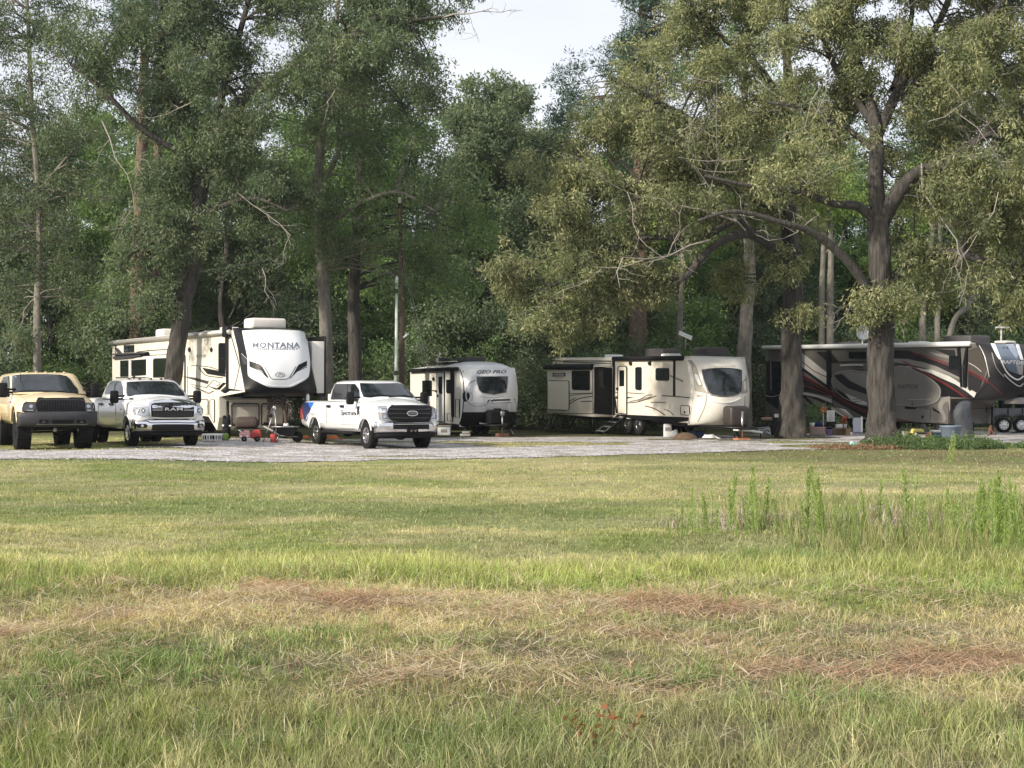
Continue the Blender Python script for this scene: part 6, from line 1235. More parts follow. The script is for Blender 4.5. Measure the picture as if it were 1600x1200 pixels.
b = MB(); b.tube([(-.36, -.3, .5), (.46, -.3, .5), (.46, .3, .5), (-.36, .3, .5), (-.36, -.3, .5)], .02, 6); b.build('rim', STEEL, g); w_ = MB().lathe([(.02, -.05), (.17, -.045), (.18, 0), (.17, .045), (.02, .05)], (0, 0, 0), 'Y', 18).build('wheel', RUBBER, g); w_.location = (.42, 0, .18)
for y in (-.2, .2): MB().tube([(.42, y*.4, .18), (-.1, y, .22), (-.65, y*1.2, .52)], .02, 6).build('handle', GREY, g); MB().tube([(-.15, y, .25), (-.25, y, .0)], .015, 6).build('leg', STEEL, g)
g = T('fuel_can', 'small red fuel can next to the tripod legs', 'fuel can', 427, 46.8); MB().rbox((0, 0, .14), (.16, .24, .28), .03).build('body', REDP, g); MB().tube([(0, -.05, .28), (0, .0, .36), (0, .08, .36)], .02, 6).build('spout', BLACK, g)
def coil(name, label, px, Y, R, m, n=3, group=None):
    g = T(name, label, 'hose', px, Y); p = []
    for i in range(n*16+1): a = i/16*2*PI; rr = R*(1-.08*(i//16)); p.append((rr*math.cos(a), rr*.8*math.sin(a), .03+.022*(i/16)+.01*math.sin(a*2.3)))
    MB().tube(p, .02, 6).build('coil', m, g); MB().tube([p[-1], (R*1.2, -.1, .03), (R*1.6, -.15, .02)], .02, 6).build('loose_end', m, g); return g
coil('coiled_hose', 'orange coiled hose on the ground behind the rear wheel of the lettered pickup', 518, 51.5, .26, ORG, 5); coil('coiled_hose', 'orange coiled cord at the tail of the lettered pickup', 474, 51, .20, ORG, 4)
# by the small white trailer
g = T('storage_tote', 'white storage tote half hidden behind the front wheel of the lettered pickup', 'tote', 694, 57.0); MB().rbox((0, 0, .2), (.5, .35, .36), .04).build('body', PLASW, g); MB().rbox((0, 0, .40), (.56, .4, .05), .02).build('lid', mat('beige lid', (.45, .38, .28), .6), g); MB().box((0, -.18, .2), (.24, .008, .12)).build('side_label', GREY, g)
g = T('block_stack', 'grey leveling block pile beside the stabiliser of the small white trailer', 'blocks', 727, 56.3); MB().rbox((0, 0, .06), (.4, .3, .10), .02).rbox((.03, .0, .16), (.3, .26, .08), .02).build('block', GREY, g)
# around the cream trailer
g = T('paper_sack', 'white paper sack leaning under the cream trailer', 'sack', 1043, 55.5); MB().rbox((0, 0, .25), (.30, .22, .5), .04).build('body', PLASW, g); MB().box((0, -.115, .3), (.2, .006, .14)).build('printed_panel', GREY, g)
g = T('plastic_bag', 'crumpled white plastic bag right of the paper sack', 'bag', 1054, 55.3); b = MB(); b.rbox((0, 0, .13), (.28, .2, .26), .09, seg=3); b.rbox((.05, .0, .22), (.14, .12, .16), .05); b.build('body', PLASW, g)
g = T('dirt_mound', 'small heap of brown dirt under the cream trailer tongue', 'dirt heap', 1071, 53.3); MB().lathe([(.48, 0), (.40, .10), (.25, .19), (.1, .23), (.0, .24)], n=14).build('body', mat('brown dirt', (.13, .08, .05), .95, var=.5, vscale=12, bump=.8), g)
for px, lb in ((1083, 'blue plastic crate behind the brown dirt heap'), (1094, 'blue plastic crate near the coiled white hose')):
    g = T('plastic_crate', lb, 'crate', px, 54.8); b = MB(); b.rbox((0, 0, .12), (.36, .3, .22), .03); b.build('body', NAVYP, g); MB().rbox((0, 0, .23), (.4, .34, .03), .01).build('rim', NAVYP, g)
coil('coiled_hose', 'white coiled water hose under the front of the cream trailer', 1108, 53.6, .24, PLASW, 5)
g = T('plastic_pipe', 'long white plastic pipe lying right of the cream trailer jack', 'pipe', 1170, 53.5); MB().tube([(-.55, .1, .33), (0, 0, .30), (.5, -.05, .22)], .045, 8).build('body', PLASW, g); MB().tube([(-.5, .1, 0), (-.5, .1, .33)], .02, 6).build('support', BLACK, g); MB().tube([(.42, -.05, 0), (.42, -.05, .22)], .02, 6).build('support', BLACK, g)
g = T('marker_stake', 'thin black stake between the trailer jack and the white pipe', 'stake', 1158, 52.5); MB().tube([(0, 0, 0), (0, 0, .48)], .018, 6).build('body', BLACK, g); MB().rbox((0, 0, .49), (.06, .06, .04), .01).build('cap', BLACK, g)
g = T('trash_bin', 'dark bin standing left of the second oak trunk', 'bin', 1212, 58); b = MB(); b.lathe([(.0, 0), (.2, 0), (.26, .5), (.27, .52), (.24, .52)], n=20); b.build('body', DGREY, g); MB().lathe([(.28, .52), (.28, .56), (.15, .60), (0, .61)], n=20).build('lid', BLACKM, g)
g = T('notice_card', 'small white card on a stake behind the dark bin', 'sign', 1213, 59.5); MB().tube([(0, 0, 0), (0, 0, .72)], .012, 5).build('stake', BLACK, g); MB().box((0, -.02, .75), (.17, .012, .14)).build('card', PLASW, g)
g = T('scrap_pile', 'pile of bent grey metal odds left of the dark bin', 'scrap pile', 1195, 57.5); r = random.Random(5)
for i in range(9): MB().tube([(r.uniform(-.25, .25), r.uniform(-.2, .2), r.uniform(.02, .1)), (r.uniform(-.2, .2), r.uniform(-.2, .2), r.uniform(.15, .35)), (r.uniform(-.35, .35), r.uniform(-.2, .2), r.uniform(.02, .3))], r.uniform(.012, .03), 5).build('scrap_piece', [STEEL, ALU, GREY, PLASW][i % 4], g)
g = T('clay_trough', 'rust-red trough on legs left of the second oak', 'trough', 1198, 60); MB().rbox((0, 0, .62), (.42, .25, .12), .03).build('basin', TERR, g)
for x in (-.17, .17): MB().tube([(x, 0, 0), (x, 0, .58)], .015, 5).build('leg', BLACK, g)
# plants and bits in front of the dark camper
def foliage(name, g, c, R, n, k, ln, wd, pal, seed, droop=.2, flat=.9):
    r = np.random.default_rng(seed); C = np.array(c)+r.normal(size=(n, 3))*np.array(R)*.5; V, col = leaves(C, np.full(n, min(R)*.5), k, ln, wd, droop, pal, r, flat)
    V[:, 2] = np.maximum(V[:, 2], .01); return link(name, npmesh(name, V, np.arange(len(V)).reshape(-1, 4), 4, col), LEAF, g)
g = T('potted_plant', 'large bushy potted plant right of the second oak trunk', 'plant', 1274, 60.4); MB().lathe([(0, 0), (.17, 0), (.24, .34), (.25, .36), (.2, .34), (0, .33)], n=18).build('pot', BINB, g); foliage('foliage', g, (0, 0, .85), (.62, .4, .62), 34, 26, .10, .03, MIDG, 1); MB().tube([(0, 0, .3), (.03, 0, .9)], .02, 5).build('stem', BARKG, g)
g = T('long_planter', 'long pinkish planter box on the ground before the bushy plant', 'planter', 1277, 57.4); MB().rbox((0, 0, .16), (.56, .28, .30), .03).build('box', mat('pinkish clay', (.36, .28, .24), .8, var=.15), g); MB().rbox((0, 0, .32), (.6, .32, .04), .01).build('rim', PINK, g); MB().box((0, 0, .345), (.5, .22, .01)).build('soil', SOILM, g)
g = T('plant_bin', 'dark blue tub sitting on the long pinkish planter', 'tub', 1277, 57.5, z=.372); MB().lathe([(0, 0), (.18, 0), (.22, .16), (.23, .17), (.2, .16), (0, .14)], n=18).build('body', NAVYP, g); MB().lathe([(.0, .145), (.19, .145)], n=18).build('soil', SOILM, g)
g = T('white_pot', 'small white pot on the left end of the long planter', 'pot', 1269, 57.2, z=.372); MB().lathe([(0, 0), (.07, 0), (.1, .13), (.1, .15), (.08, .14), (0, .13)], n=14).build('body', PLASW, g); MB().lathe([(0, .135), (.08, .135)], n=14).build('soil', SOILM, g)
g = T('garden_spinner', 'orange flower spinner on a stake behind the long planter', 'garden ornament', 1286.5, 58.3); MB().tube([(0, 0, 0), (0, 0, 1.0)], .012, 6).build('stake', PLASW, g)
for i in range(8): a = i*PI/4; MB().rbox((.09*math.cos(a), -.02, 1.0+.09*math.sin(a)), (.09, .015, .05), .01, M=Matrix.Rotation(-a, 3, 'Y')).build('petal', ORG, g)
g = T('garden_sign', 'pale sign board on a dark stand beside the flower spinner', 'sign', 1298, 59.2); MB().rbox((0, 0, .74), (.32, .03, .44), .01).build('board', PLASW, g)
for i in range(5): MB().box((.01*(i % 2), -.018, .88-.07*i), (.2-.04*(i % 3), .006, .018)).build('printed_line', GREY, g)
MB().rbox((0, .05, .26), (.36, .2, .5), .02).build('stand', BLACKM, g)
g = T('lilac_bucket', 'lilac bucket in front of the pale sign board', 'bucket', 1296, 58.0); MB().lathe([(0, 0), (.1, 0), (.14, .22), (.15, .23), (.13, .22), (0, .03)], n=16).build('body', PURP, g); MB().tube([(.14*math.cos(a), 0, .22+.12*math.sin(a)) for a in np.linspace(0, PI, 9)], .006, 4).build('handle', STEEL, g)
g = T('wooden_crate', 'open pale wooden crate with the flower pots on top', 'crate', 1311.5, 58.0); b = MB()
for c, d_ in (((-.21, 0, .14), (.02, .3, .28)), ((.21, 0, .14), (.02, .3, .28)), ((0, 0, .275), (.40, .3, .02)), ((0, 0, .01), (.40, .3, .02)), ((0, .14, .14), (.40, .02, .25))): b.box(c, d_)
b.build('body', WOOD, g); foliage('contents', g, (0, 0, .12), (.2, .12, .12), 6, 10, .05, .02, BRIGHT, 7)
g = T('cardboard_box', 'brown cardboard box against the right side of the open crate', 'box', 1324, 58.0); MB().rbox((0, 0, .135), (.24, .3, .27), .005).build('body', CARD, g); MB().box((0, 0, .275), (.05, .3, .004)).build('tape', WOOD, g)
g = T('window_planter', 'white rectangular planter with green shoots on the open crate', 'planter', 1311, 58.0, z=.30); MB().rbox((0, 0, .08), (.26, .16, .15), .02).build('box', PLASW, g); foliage('foliage', g, (-.02, 0, .26), (.16, .1, .22), 9, 14, .08, .02, MIDG, 8)
g = T('flower_pot', 'white pot of red flowers on the crate and box', 'flower pot', 1320.5, 58.0, z=.30); MB().lathe([(0, 0), (.06, 0), (.085, .15), (.09, .16), (.07, .15), (0, .14)], n=14).build('pot', PLASW, g); foliage('flowers', g, (-.02, 0, .28), (.2, .14, .14), 10, 14, .05, .04, [(.3, .04, .03), (.5, .10, .06), (.45, .15, .08)], 9); foliage('foliage', g, (0, 0, .2), (.12, .1, .08), 5, 12, .05, .03, MIDG, 10)
g = T('folded_boards', 'white and pale blue folding boards leaning near the big oak trunk', 'board', 1341, 57.5, rz=.1); MB().box((-.06, 0, .42), (.3, .02, .56)).build('panel', mat('pale blue board', (.42, .45, .52), .5, var=.15, vscale=8), g); MB().box((.15, .04, .44), (.1, .02, .6), rz=.6).build('panel', PLASW, g)
for x in (-.18, .08): MB().tube([(x, 0, .15), (x, .02, 0)], .012, 5).build('leg', STEEL, g)
g = T('paper_cup', 'small white cup beside the cardboard box', 'cup', 1330, 57.4); MB().lathe([(0, 0), (.04, 0), (.055, .14), (.05, .14), (0, .02)], n=12).build('body', PLASW, g)
g = T('garden_sprayer', 'turquoise plastic tub lying before the big oak roots', 'tub', 1333, 44.6); b = MB(); b.rbox((0, 0, .08), (.28, .2, .14), .06, seg=3); b.rbox((.14, 0, .1), (.1, .1, .08), .03); b.build('body', TURQ, g); MB().rbox((-.05, -.02, .16), (.1, .08, .03), .01).build('lid', PLASW, g)
g = T('broken_ring', 'curved piece of white plastic ring by the oak roots', 'ring', 1357, 46.1); MB().tube([(.16*math.cos(a), 0, .04+.16*abs(math.sin(a))*.8) for a in np.linspace(-.3, 1.6, 8)], .02, 6).build('body', PLASW, g)
# right of the big oak
g = T('junk_heap', 'heap of white and pink household odds right of the big oak', 'junk heap', 1420, 49.5); r = random.Random(3); ms = [PLASW, GREY, PINK, CARD, BRC, PLASW, mat('mauve cloth', (.3, .22, .24), .8)]
for i in range(12): MB().rbox((r.uniform(-.32, .32), r.uniform(-.2, .2), r.uniform(.06, .3)), (r.uniform(.1, .26), r.uniform(.1, .2), r.uniform(.08, .2)), .04, M=Matrix.Rotation(r.uniform(-.8, .8), 3, 'Y')@Matrix.Rotation(r.uniform(0, 3), 3, 'Z')).build('odd_piece', ms[i % 7], g)
g = T('yellow_bag', 'crumpled yellow bag on top of the junk heap', 'bag', 1433, 49.3, z=.36); b = MB(); b.rbox((0, 0, .05), (.38, .25, .12), .05, seg=3); b.rbox((-.15, 0, -.02), (.16, .2, .12), .05); b.rbox((.12, -.02, .03), (.18, .2, .10), .04); b.build('body', YEL, g)
g = T('orange_bag', 'orange bag between the junk heap and the cooler', 'bag', 1451, 49.3); b = MB(); b.rbox((0, 0, .16), (.22, .2, .3), .08, seg=3); b.rbox((.03, 0, .28), (.14, .14, .12), .05); b.build('body', ORG, g)
g = T('cool_box', 'dark blue cooler with white lid left of the grey bin', 'cooler', 1462.5, 49.5); MB().rbox((0, 0, .17), (.28, .34, .33), .03).build('body', NAVYP, g); MB().rbox((0, 0, .37), (.31, .37, .08), .03).build('lid', PLASW, g); MB().tube([(-.15, 0, .28), (-.17, 0, .34), (.17, 0, .34), (.15, 0, .28)], .012, 5).build('handle', BLACK, g)
g = T('storage_bin', 'big blue-grey round bin standing open in the weeds', 'bin', 1485.5, 48.3); MB().lathe([(0, .01), (.25, .01), (.27, .05), (.325, .52), (.345, .53), (.35, .58), (.33, .59), (.315, .55), (.26, .06), (0, .05)], n=32).build('body', BINB, g)
b = MB()
for x in (-.34, .34): b.rbox((x, 0, .47), (.06, .14, .05), .02)
b.build('handle', BINB, g); b = MB(); [b.rbox((x, y, .46), (.14, .13, .16), .05) for x, y in ((-.1, -.1), (.04, -.14), (.16, -.05), (0, .1))]; b.build('bottles', PLASW, g)
g = T('covered_grill', 'tall shape draped in grey tarpaulin beside the dark camper front', 'covered grill', 1504, 53.6, rz=.1)
rows = []; r = random.Random(8)
for z_, rx, ry, ox in ((0, .33, .26, .08), (.3, .34, .26, .08), (.62, .33, .26, .02), (.78, .31, .24, -.04), (1.0, .30, .22, -.02), (1.2, .26, .2, .05), (1.34, .18, .14, .12), (1.38, .02, .02, .12)):
    rows.append([(ox+rx*math.cos(a)*(1+.10*math.sin(a*5+z_*4)+r.uniform(-.03, .03)), ry*math.sin(a)*(1+.10*math.cos(a*4+z_*3)), z_) for a in np.linspace(0, 2*PI, 25)[:-1]])
MB().grid(rows, closed=True).build('cover', TARP, g); MB().rbox((.25, .05, .3), (.3, .35, .6), .04).build('cabinet', BLACKM, g)
g = T('wooden_plank', 'short rusty plank leaning under the dark camper nose', 'plank', 1546, 57.0); MB().rbox((0, 0, .2), (.09, .05, .44), .01, M=Matrix.Rotation(.3, 3, 'Y')).rbox((.1, 0, .2), (.05, .04, .3), .01, M=Matrix.Rotation(-.3, 3, 'Y')).build('body', RUST, g)
# flatbed trailer under the dark nose
g = T('utility_trailer', 'grey tandem-axle flatbed trailer under the nose at the right edge', 'trailer', 1589, 62.5, rz=-.05)
MB().rbox((1.4, .9, .72), (4.9, 1.9, .16), .02).build('deck', mat('weathered deck', (.16, .15, .14), .8, var=.3), g); MB().box((1.4, -.06, .86), (4.9, .06, .34)).build('side_rail', mat('grey rail', (.13, .13, .135), .5, var=.2), g); b = MB()
for i in range(9): b.box((-1.0+i*.6, -.1, .86), (.05, .04, .36))
b.build('rail_post', BLACK, g)
for x in (-.62, .10, .78):
    if x > .7: continue
    wheel(g, (x, -.22, .32), .32, .2, None, -1, .6, ALU)
b = MB()
for x in (-.62, .10): b.tube([(x+.42*math.cos(a), -.22, .34+.40*math.sin(a)) for a in np.linspace(.1, PI-.1, 12)], .05, 6)
b.build('fender', DGREY, g); MB().rbox((-1.4, .6, .66), (1.0, .1, .1), .02).build('tongue', BLACK, g); b = MB(); b.rbox((-.45, .5, 1.5), (.8, .5, .12), .03); b.rbox((.9, .6, 1.42), (1.7, 1.2, .3), .06); b.build('white_load', PLASW, g)
b = MB(); b.rbox((-.35, .5, 1.15), (.5, .4, .6), .08); b.rbox((.9, .6, 1.0), (1.4, 1., .5), .08); b.build('dark_load', BLACKM, g)
# on the roofs
g = T('satellite_dish', 'round grey satellite dish on the roof of the dark camper left of the oak', 'satellite dish', 1349, 63.8, z=3.66, rz=.25)
MB().lathe([(0, .06), (.15, .045), (.27, .01), (.34, -.04), (.335, -.05), (.27, 0), (.15, .035), (0, .05)], (0, 0, .62), 'Y', 28).build('dish', mat('dish grey', (.28, .30, .34), .4), g); MB().tube([(0, .08, .0), (0, .08, .55)], .025, 6).build('mast', PLASW, g); MB().tube([(0, 0, .35), (.0, -.35, .5), (0, -.38, .58)], .012, 5).rbox((0, -.38, .62), (.07, .07, .09), .02).build('feed_arm', PLASW, g); MB().rbox((0, .08, .02), (.35, .25, .05), .01).build('foot', BLACK, g)
g = T('internet_antenna', 'flat white satellite panel tilted on a mast above the cream trailer', 'antenna', 1071, 54.2, z=3.28); MB().rbox((0, 0, .50), (.52, .32, .035), .012, M=Matrix.Rotation(.42, 3, 'Y')@Matrix.Rotation(.5, 3, 'X')).build('panel', PLASW, g); MB().tube([(0, 0, 0), (0, 0, .48)], .02, 6).build('mast', GREY, g); MB().tube([(-.15, 0, .02), (0, 0, .14), (.15, 0, .02)], .014, 5).build('foot', BLACK, g)
# poles and wires
g = T('utility_pole', 'brown wooden utility pole right behind the grey metal mast', 'utility pole', 628, 55.2); zt = H+(HY-318)/F*55.2
MB().tube([(0, 0, 0), (0, 0, zt*.5), (-.08, 0, zt)], [.11, .10, .08], 12).build('pole', mat('weathered pole wood', (.10, .075, .055), .9, var=.4, vscale=8, stretch=(1, 1, .15)), g); MB().rbox((-.08, 0, zt+.05), (.12, .12, .35), .03).build('cap_fitting', PLASW, g)
zl = H+(HY-526)/F*55.2; MB().tube([(.08, -.1, zl-.05), (.26, -.25, zl+.1)], .045, 8).build('lamp', PLASW, g)
g = T('metal_mast', 'pale grey metal mast with white tip left of the brown utility pole', 'mast', 619, 54.6); zt = H+(HY-443)/F*54.6
MB().tube([(-.08, 0, 0), (0, 0, zt*.5), (.02, 0, zt)], [.062, .058, .05], 10).build('pole', mat('galvanised', (.62, .63, .63), .5, .0, var=.15, vscale=4), g); MB().lathe([(.05, 0), (.07, .05), (.06, .2), (.03, .26), (0, .28)], (.02, 0, zt), n=10).build('tip', PLASW, g)
for z_ in (.34, .42, .95): MB().rbox((-.02*(1-z_), -.05, zt*z_), (.14, .1, .16), .02).build('clamp', DGREY, g)
for px0, py0, px1, lb in ((634, 446, 683, 'left guy wire running down from the utility pole behind the small white trailer'), (650, 470, 690, 'right guy wire running down from the utility pole behind the small white trailer')):
    g = T('guy_wire', lb, 'wire', px1, 65, group='guy wires of the utility pole'); a = at(628, 400 if px0 < 640 else 388, 55.1)-g.location
    MB().tube([(0, 0, 0), a], .016, 4).build('cable', mat('pale cable', (.40, .42, .42), .5), g); MB().tube([(0, 0, 0), (a*.1)], .03, 6).build('guard', PLASW, g)
g = T('overhead_cable', 'thin dark cable sagging across the trees at the far left', 'cable', -120, 62); p0 = at(-120, 425, 62)-g.location; p1 = at(626, 352, 55.2)-g.location
MB().tube([p0.lerp(p1, t)-Vector((0, 0, 1.1*4*t*(1-t))) for t in np.linspace(0, 1, 15)], .012, 4).build('cable', DGREY, g); MB().tube([p0+Vector((0, 0, -p0.z)), p0+Vector((0, 0, .3))], .12, 8).build('far_pole', BARKG, g)
# ================= grass and weeds =================
def blades(x, y, h, w, lean, col, r, lie=0., z0=None, tipc=1.15):
    n = len(x); a = r.random(n)*2*PI; z = (gz(x, y) if z0 is None else z0)-.005
    la = r.random(n)*2*PI; ux, uy = np.cos(la), np.sin(la)            # lean direction
    cx, cy = np.cos(a), np.sin(a); L1 = lean*r.uniform(.3, 1.2, n) if not lie else r.uniform(1.25, 1.56, n)
    hx = h*np.sin(L1); hz = h*np.cos(L1); V = np.zeros((n, 5, 3))
    V[:, 0] = np.stack([x-cx*w/2, y-cy*w/2, z], -1); V[:, 1] = np.stack([x+cx*w/2, y+cy*w/2, z], -1)
    mf = .5 if lie else .36; mx_, my_, mz = x+ux*hx*mf, y+uy*hx*mf, z+hz*(.5 if lie else .58)+h*.02
    V[:, 2] = np.stack([mx_-cx*w*.38, my_-cy*w*.38, mz], -1); V[:, 3] = np.stack([mx_+cx*w*.38, my_+cy*w*.38, mz], -1)
    V[:, 4] = np.stack([x+ux*hx, y+uy*hx, z+hz], -1)
    f = (np.array([[0, 1, 3], [0, 3, 2], [2, 3, 4]])[None]+np.arange(n)[:, None, None]*5).reshape(-1, 3)
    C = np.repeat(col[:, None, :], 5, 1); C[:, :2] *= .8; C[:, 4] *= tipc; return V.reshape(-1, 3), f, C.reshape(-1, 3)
GR = leafmat('grass', .35, .6)
def emit_stuff(name, label, parts, cat='grass', m=None):
    V = []; F_ = []; C = []; o = 0
    for v, f, c in parts: V.append(v); F_.append(f+o); C.append(c); o += len(v)
    me = npmesh(name, np.concatenate(V), np.concatenate(F_), 3, np.concatenate(C)); return tag(link(name, me, m or GR), label, cat, kind='stuff')
def field(r):
    parts = []
    for (ya, yb, dn) in ((4.9, 6.5, 4200), (6.5, 8.5, 3700), (8.5, 11, 3000), (11, 14, 2400), (14, 18, 1350), (18, 24, 640), (24, 33, 300), (33, 50, 110)):
        xm = .36*yb+1.2; n = int(dn*(yb-ya)*2*xm*.8)
        nt = n//7; tx = r.uniform(-xm, xm, nt); ty = r.uniform(ya, yb, nt); i = r.integers(0, nt, n); sg = .018+.0022*ty[i]
        x = tx[i]+r.normal(size=n)*sg; y = ty[i]+r.normal(size=n)*sg
        c, h, dead, gap, wd = zones(x, y); keep = ((~gravel_mask(x, y)) | (r.random(n) < .05+.4*(~gravel_mask(x, y-.35)))) & (r.random(n) > gap*.75) & (r.random(n) > sstep(.25, .7, dead)*.75)
        x, y, c, h, dead, i = x[keep], y[keep], c[keep], h[keep], dead[keep], i[keep]; n = len(x)
        th = (.35+1.1*r.random(nt)**1.5)[i]; hh = h*th*r.uniform(.55, 1.35, n)+.012
        shade = (.6+.75*r.random(nt))[i][:, None]*r.uniform(.75, 1.25, (n, 1)); dry = r.random(n) < .10+.20*dead; c = c*shade
        c[dry] = c[dry]*.25+np.array([.60, .52, .33])*.8*r.uniform(.7, 1.1, (dry.sum(), 1))
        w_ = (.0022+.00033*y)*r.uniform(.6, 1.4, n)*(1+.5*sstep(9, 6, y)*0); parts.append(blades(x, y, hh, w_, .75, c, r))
    emit_stuff('grass', 'mown and half-dried grass covering the field', parts)
    # cut straw lying about
    n = 190000; x = r.uniform(-4.8, 5.4, n); y = r.uniform(5.6, 13, n); c, h, dead, gap, wd = zones(x, y); k = r.random(n) < np.clip(dead*1.25+.22*sstep(.4, .6, fbm(x, y, 1.2, 96))*(y > 7.2), 0.05, .95); x, y, dead = x[k], y[k], dead[k]; n = len(x)
    base = np.array([[.74, .64, .44], [.60, .40, .25], [.44, .26, .17], [.68, .57, .39], [.32, .25, .20], [.74, .66, .48]])[r.integers(0, 6, n)]*r.uniform(.7, 1.2, (n, 1))
    rz_ = sstep(.42, .8, dead*(.25+1.15*fbm(x, y, 1.5, 91)))[:, None]; base = base*(1-.6*rz_)+np.array([.52, .31, .20])*r.uniform(.5, 1.35, (n, 1))*.6*rz_
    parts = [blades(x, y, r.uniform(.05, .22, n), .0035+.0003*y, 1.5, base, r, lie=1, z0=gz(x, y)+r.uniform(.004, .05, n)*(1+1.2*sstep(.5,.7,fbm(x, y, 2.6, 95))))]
    emit_stuff('cut_straw', 'dead straw and rusty cut stems lying in a band across the field', parts, 'straw')
    # tall tufts: clumps of longer blades in the foreground
    parts = []; nt = 1150; tx = r.uniform(-4.6, 4.8, nt); ty = 5.0+r.random(nt)**1.2*8.5; c, h, dead, gap, wd = zones(tx, ty); k = (r.random(nt) < np.where(ty < 7.3, .85, np.where(ty > 11.6, .55, .22))) & (dead < .75); tx, ty = tx[k], ty[k]; nt = len(tx)
    m = 22; i = np.repeat(np.arange(nt), m); n = len(i); hh = np.where(ty < 7.6, r.uniform(.10, .20, nt), np.where(ty > 11.6, r.uniform(.10, .20, nt), r.uniform(.08, .16, nt)))
    x = tx[i]+r.normal(size=n)*.03; y = ty[i]+r.normal(size=n)*.03; c = zones(tx, ty)[0]*.55+np.array([.28, .42, .15])*.5; straw = r.random(nt) < .22; c[straw] = np.array([.62, .56, .35])
    nw = 330; wx = r.uniform(1.4, 7.2, nw); wy = r.uniform(13.4, 20, nw); kk = r.random(nw) < zones(wx, wy)[4]; wx, wy = wx[kk], wy[kk]; nw = len(wx); j = np.repeat(np.arange(nw), 16); hw = r.uniform(.14, .42, nw)
    wc = np.array([[.22, .27, .09], [.34, .33, .15], [.15, .21, .06]])[r.integers(0, 3, nw)]; parts.append(blades(wx[j]+r.normal(size=len(j))*.05, wy[j]+r.normal(size=len(j))*.05, hw[j]*r.uniform(.5, 1.2, len(j)), np.full(len(j), .009), .35, wc[j]*r.uniform(.7, 1.3, (len(j), 1)), r))
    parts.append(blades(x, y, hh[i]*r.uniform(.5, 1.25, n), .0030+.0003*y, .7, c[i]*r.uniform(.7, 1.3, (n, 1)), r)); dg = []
    for cx_, cy_, rx_, ry_, n_ in ((-2.3, 8.6, .55, .4, 60), (-2.8, 8.0, .3, .5, 35), (2.9, 14.4, .9, .5, 80), (.9, 8.3, .4, .2, 22), (1.75, 7.6, .3, .2, 18), (3.1, 8.3, .4, .2, 22), (-1.2, 9.8, .4, .2, 16)):
        px_ = cx_+r.normal(size=n_)*rx_*.6; py_ = cy_+r.normal(size=n_)*ry_*.6; j = np.repeat(np.arange(n_), 26); dg.append(blades(px_[j]+r.normal(size=len(j))*.035, py_[j]+r.normal(size=len(j))*.035, r.uniform(.05, .15, len(j)), np.full(len(j), .0055), .9, np.array([.18, .25, .085])*r.uniform(.6, 1.5, (len(j), 1)), r))
    parts += dg
    emit_stuff('tall_grass', 'longer tufts of green grass in the foreground and middle strip', parts)
field(np.random.default_rng(77))
# rough growth round the oak foot
def patch(name, label, cx, cy, rx, ry, n, hmax, pal, seed, leaf=(.07, .03), k=14, cat='weeds', bl=3):
    r = np.random.default_rng(seed); a = r.random(n)*2*PI; q = r.random(n)**.5; x = cx+rx*q*np.cos(a); y = cy+ry*q*np.sin(a); hh = hmax*(1-q**2*.7)*(.1+1.5*fbm(x, y, 1.9, seed)**1.6); z = gz(x, y)+hh*r.random(n)
    V, col = leaves(np.stack([x, y, z], -1), np.full(n, .10), k, leaf[0], leaf[1], -.3, pal, r, .9); V[:, 2] = np.maximum(V[:, 2], np.repeat(gz(x, y), k*4)+.002)
    m = n*bl; i = r.integers(0, n, m); X = x[i]+r.normal(size=m)*.1; Y_ = y[i]+r.normal(size=m)*.1; b = blades(X, Y_, hh[i]*r.uniform(.6, 1.5, m)+.05, np.full(m, .02), .5, np.array(pal)[r.integers(1, 4, m)]*r.uniform(.8, 1.3, (m, 1)), r)
    q4 = np.arange(len(V)).reshape(-1, 4); tri = np.concatenate([q4[:, [0, 1, 2]], q4[:, [0, 2, 3]]]); return emit_stuff(name, label, [(V, tri, col), b], cat)
patch('weed_bed', 'dark leafy weeds growing round the foot of the big oak', 12.6, 44.2, 2.1, 1.3, 800, .62, [tuple(c*.62 for c in q) for q in MIDG], 301, bl=1)
patch('weed_bed', 'reddish dead vines and leaf litter left of the big oak foot', 10.3, 43.6, 1.5, .8, 260, .10, [(.15, .08, .05), (.24, .14, .09), (.30, .20, .13), (.14, .14, .06)], 302)
patch('weed_bed', 'low green weeds along the gravel edge at the right', 16.2, 44.8, 2.0, .8, 260, .16, [tuple(c*.75 for c in q) for q in MIDG], 303)
patch('weed_bed', 'mauve dried brush in the weedy corner, left clump', 2.75, 18.0, .9, .7, 110, .26, [(.24, .20, .17), (.33, .28, .24), (.42, .37, .31), (.18, .18, .09)], 304, (.05, .012))
patch('weed_bed', 'mauve dried brush in the weedy corner, right clump', 4.7, 18.3, .9, .7, 150, .24, [(.24, .20, .17), (.33, .28, .24), (.42, .37, .31), (.18, .18, .09)], 305, (.05, .012))
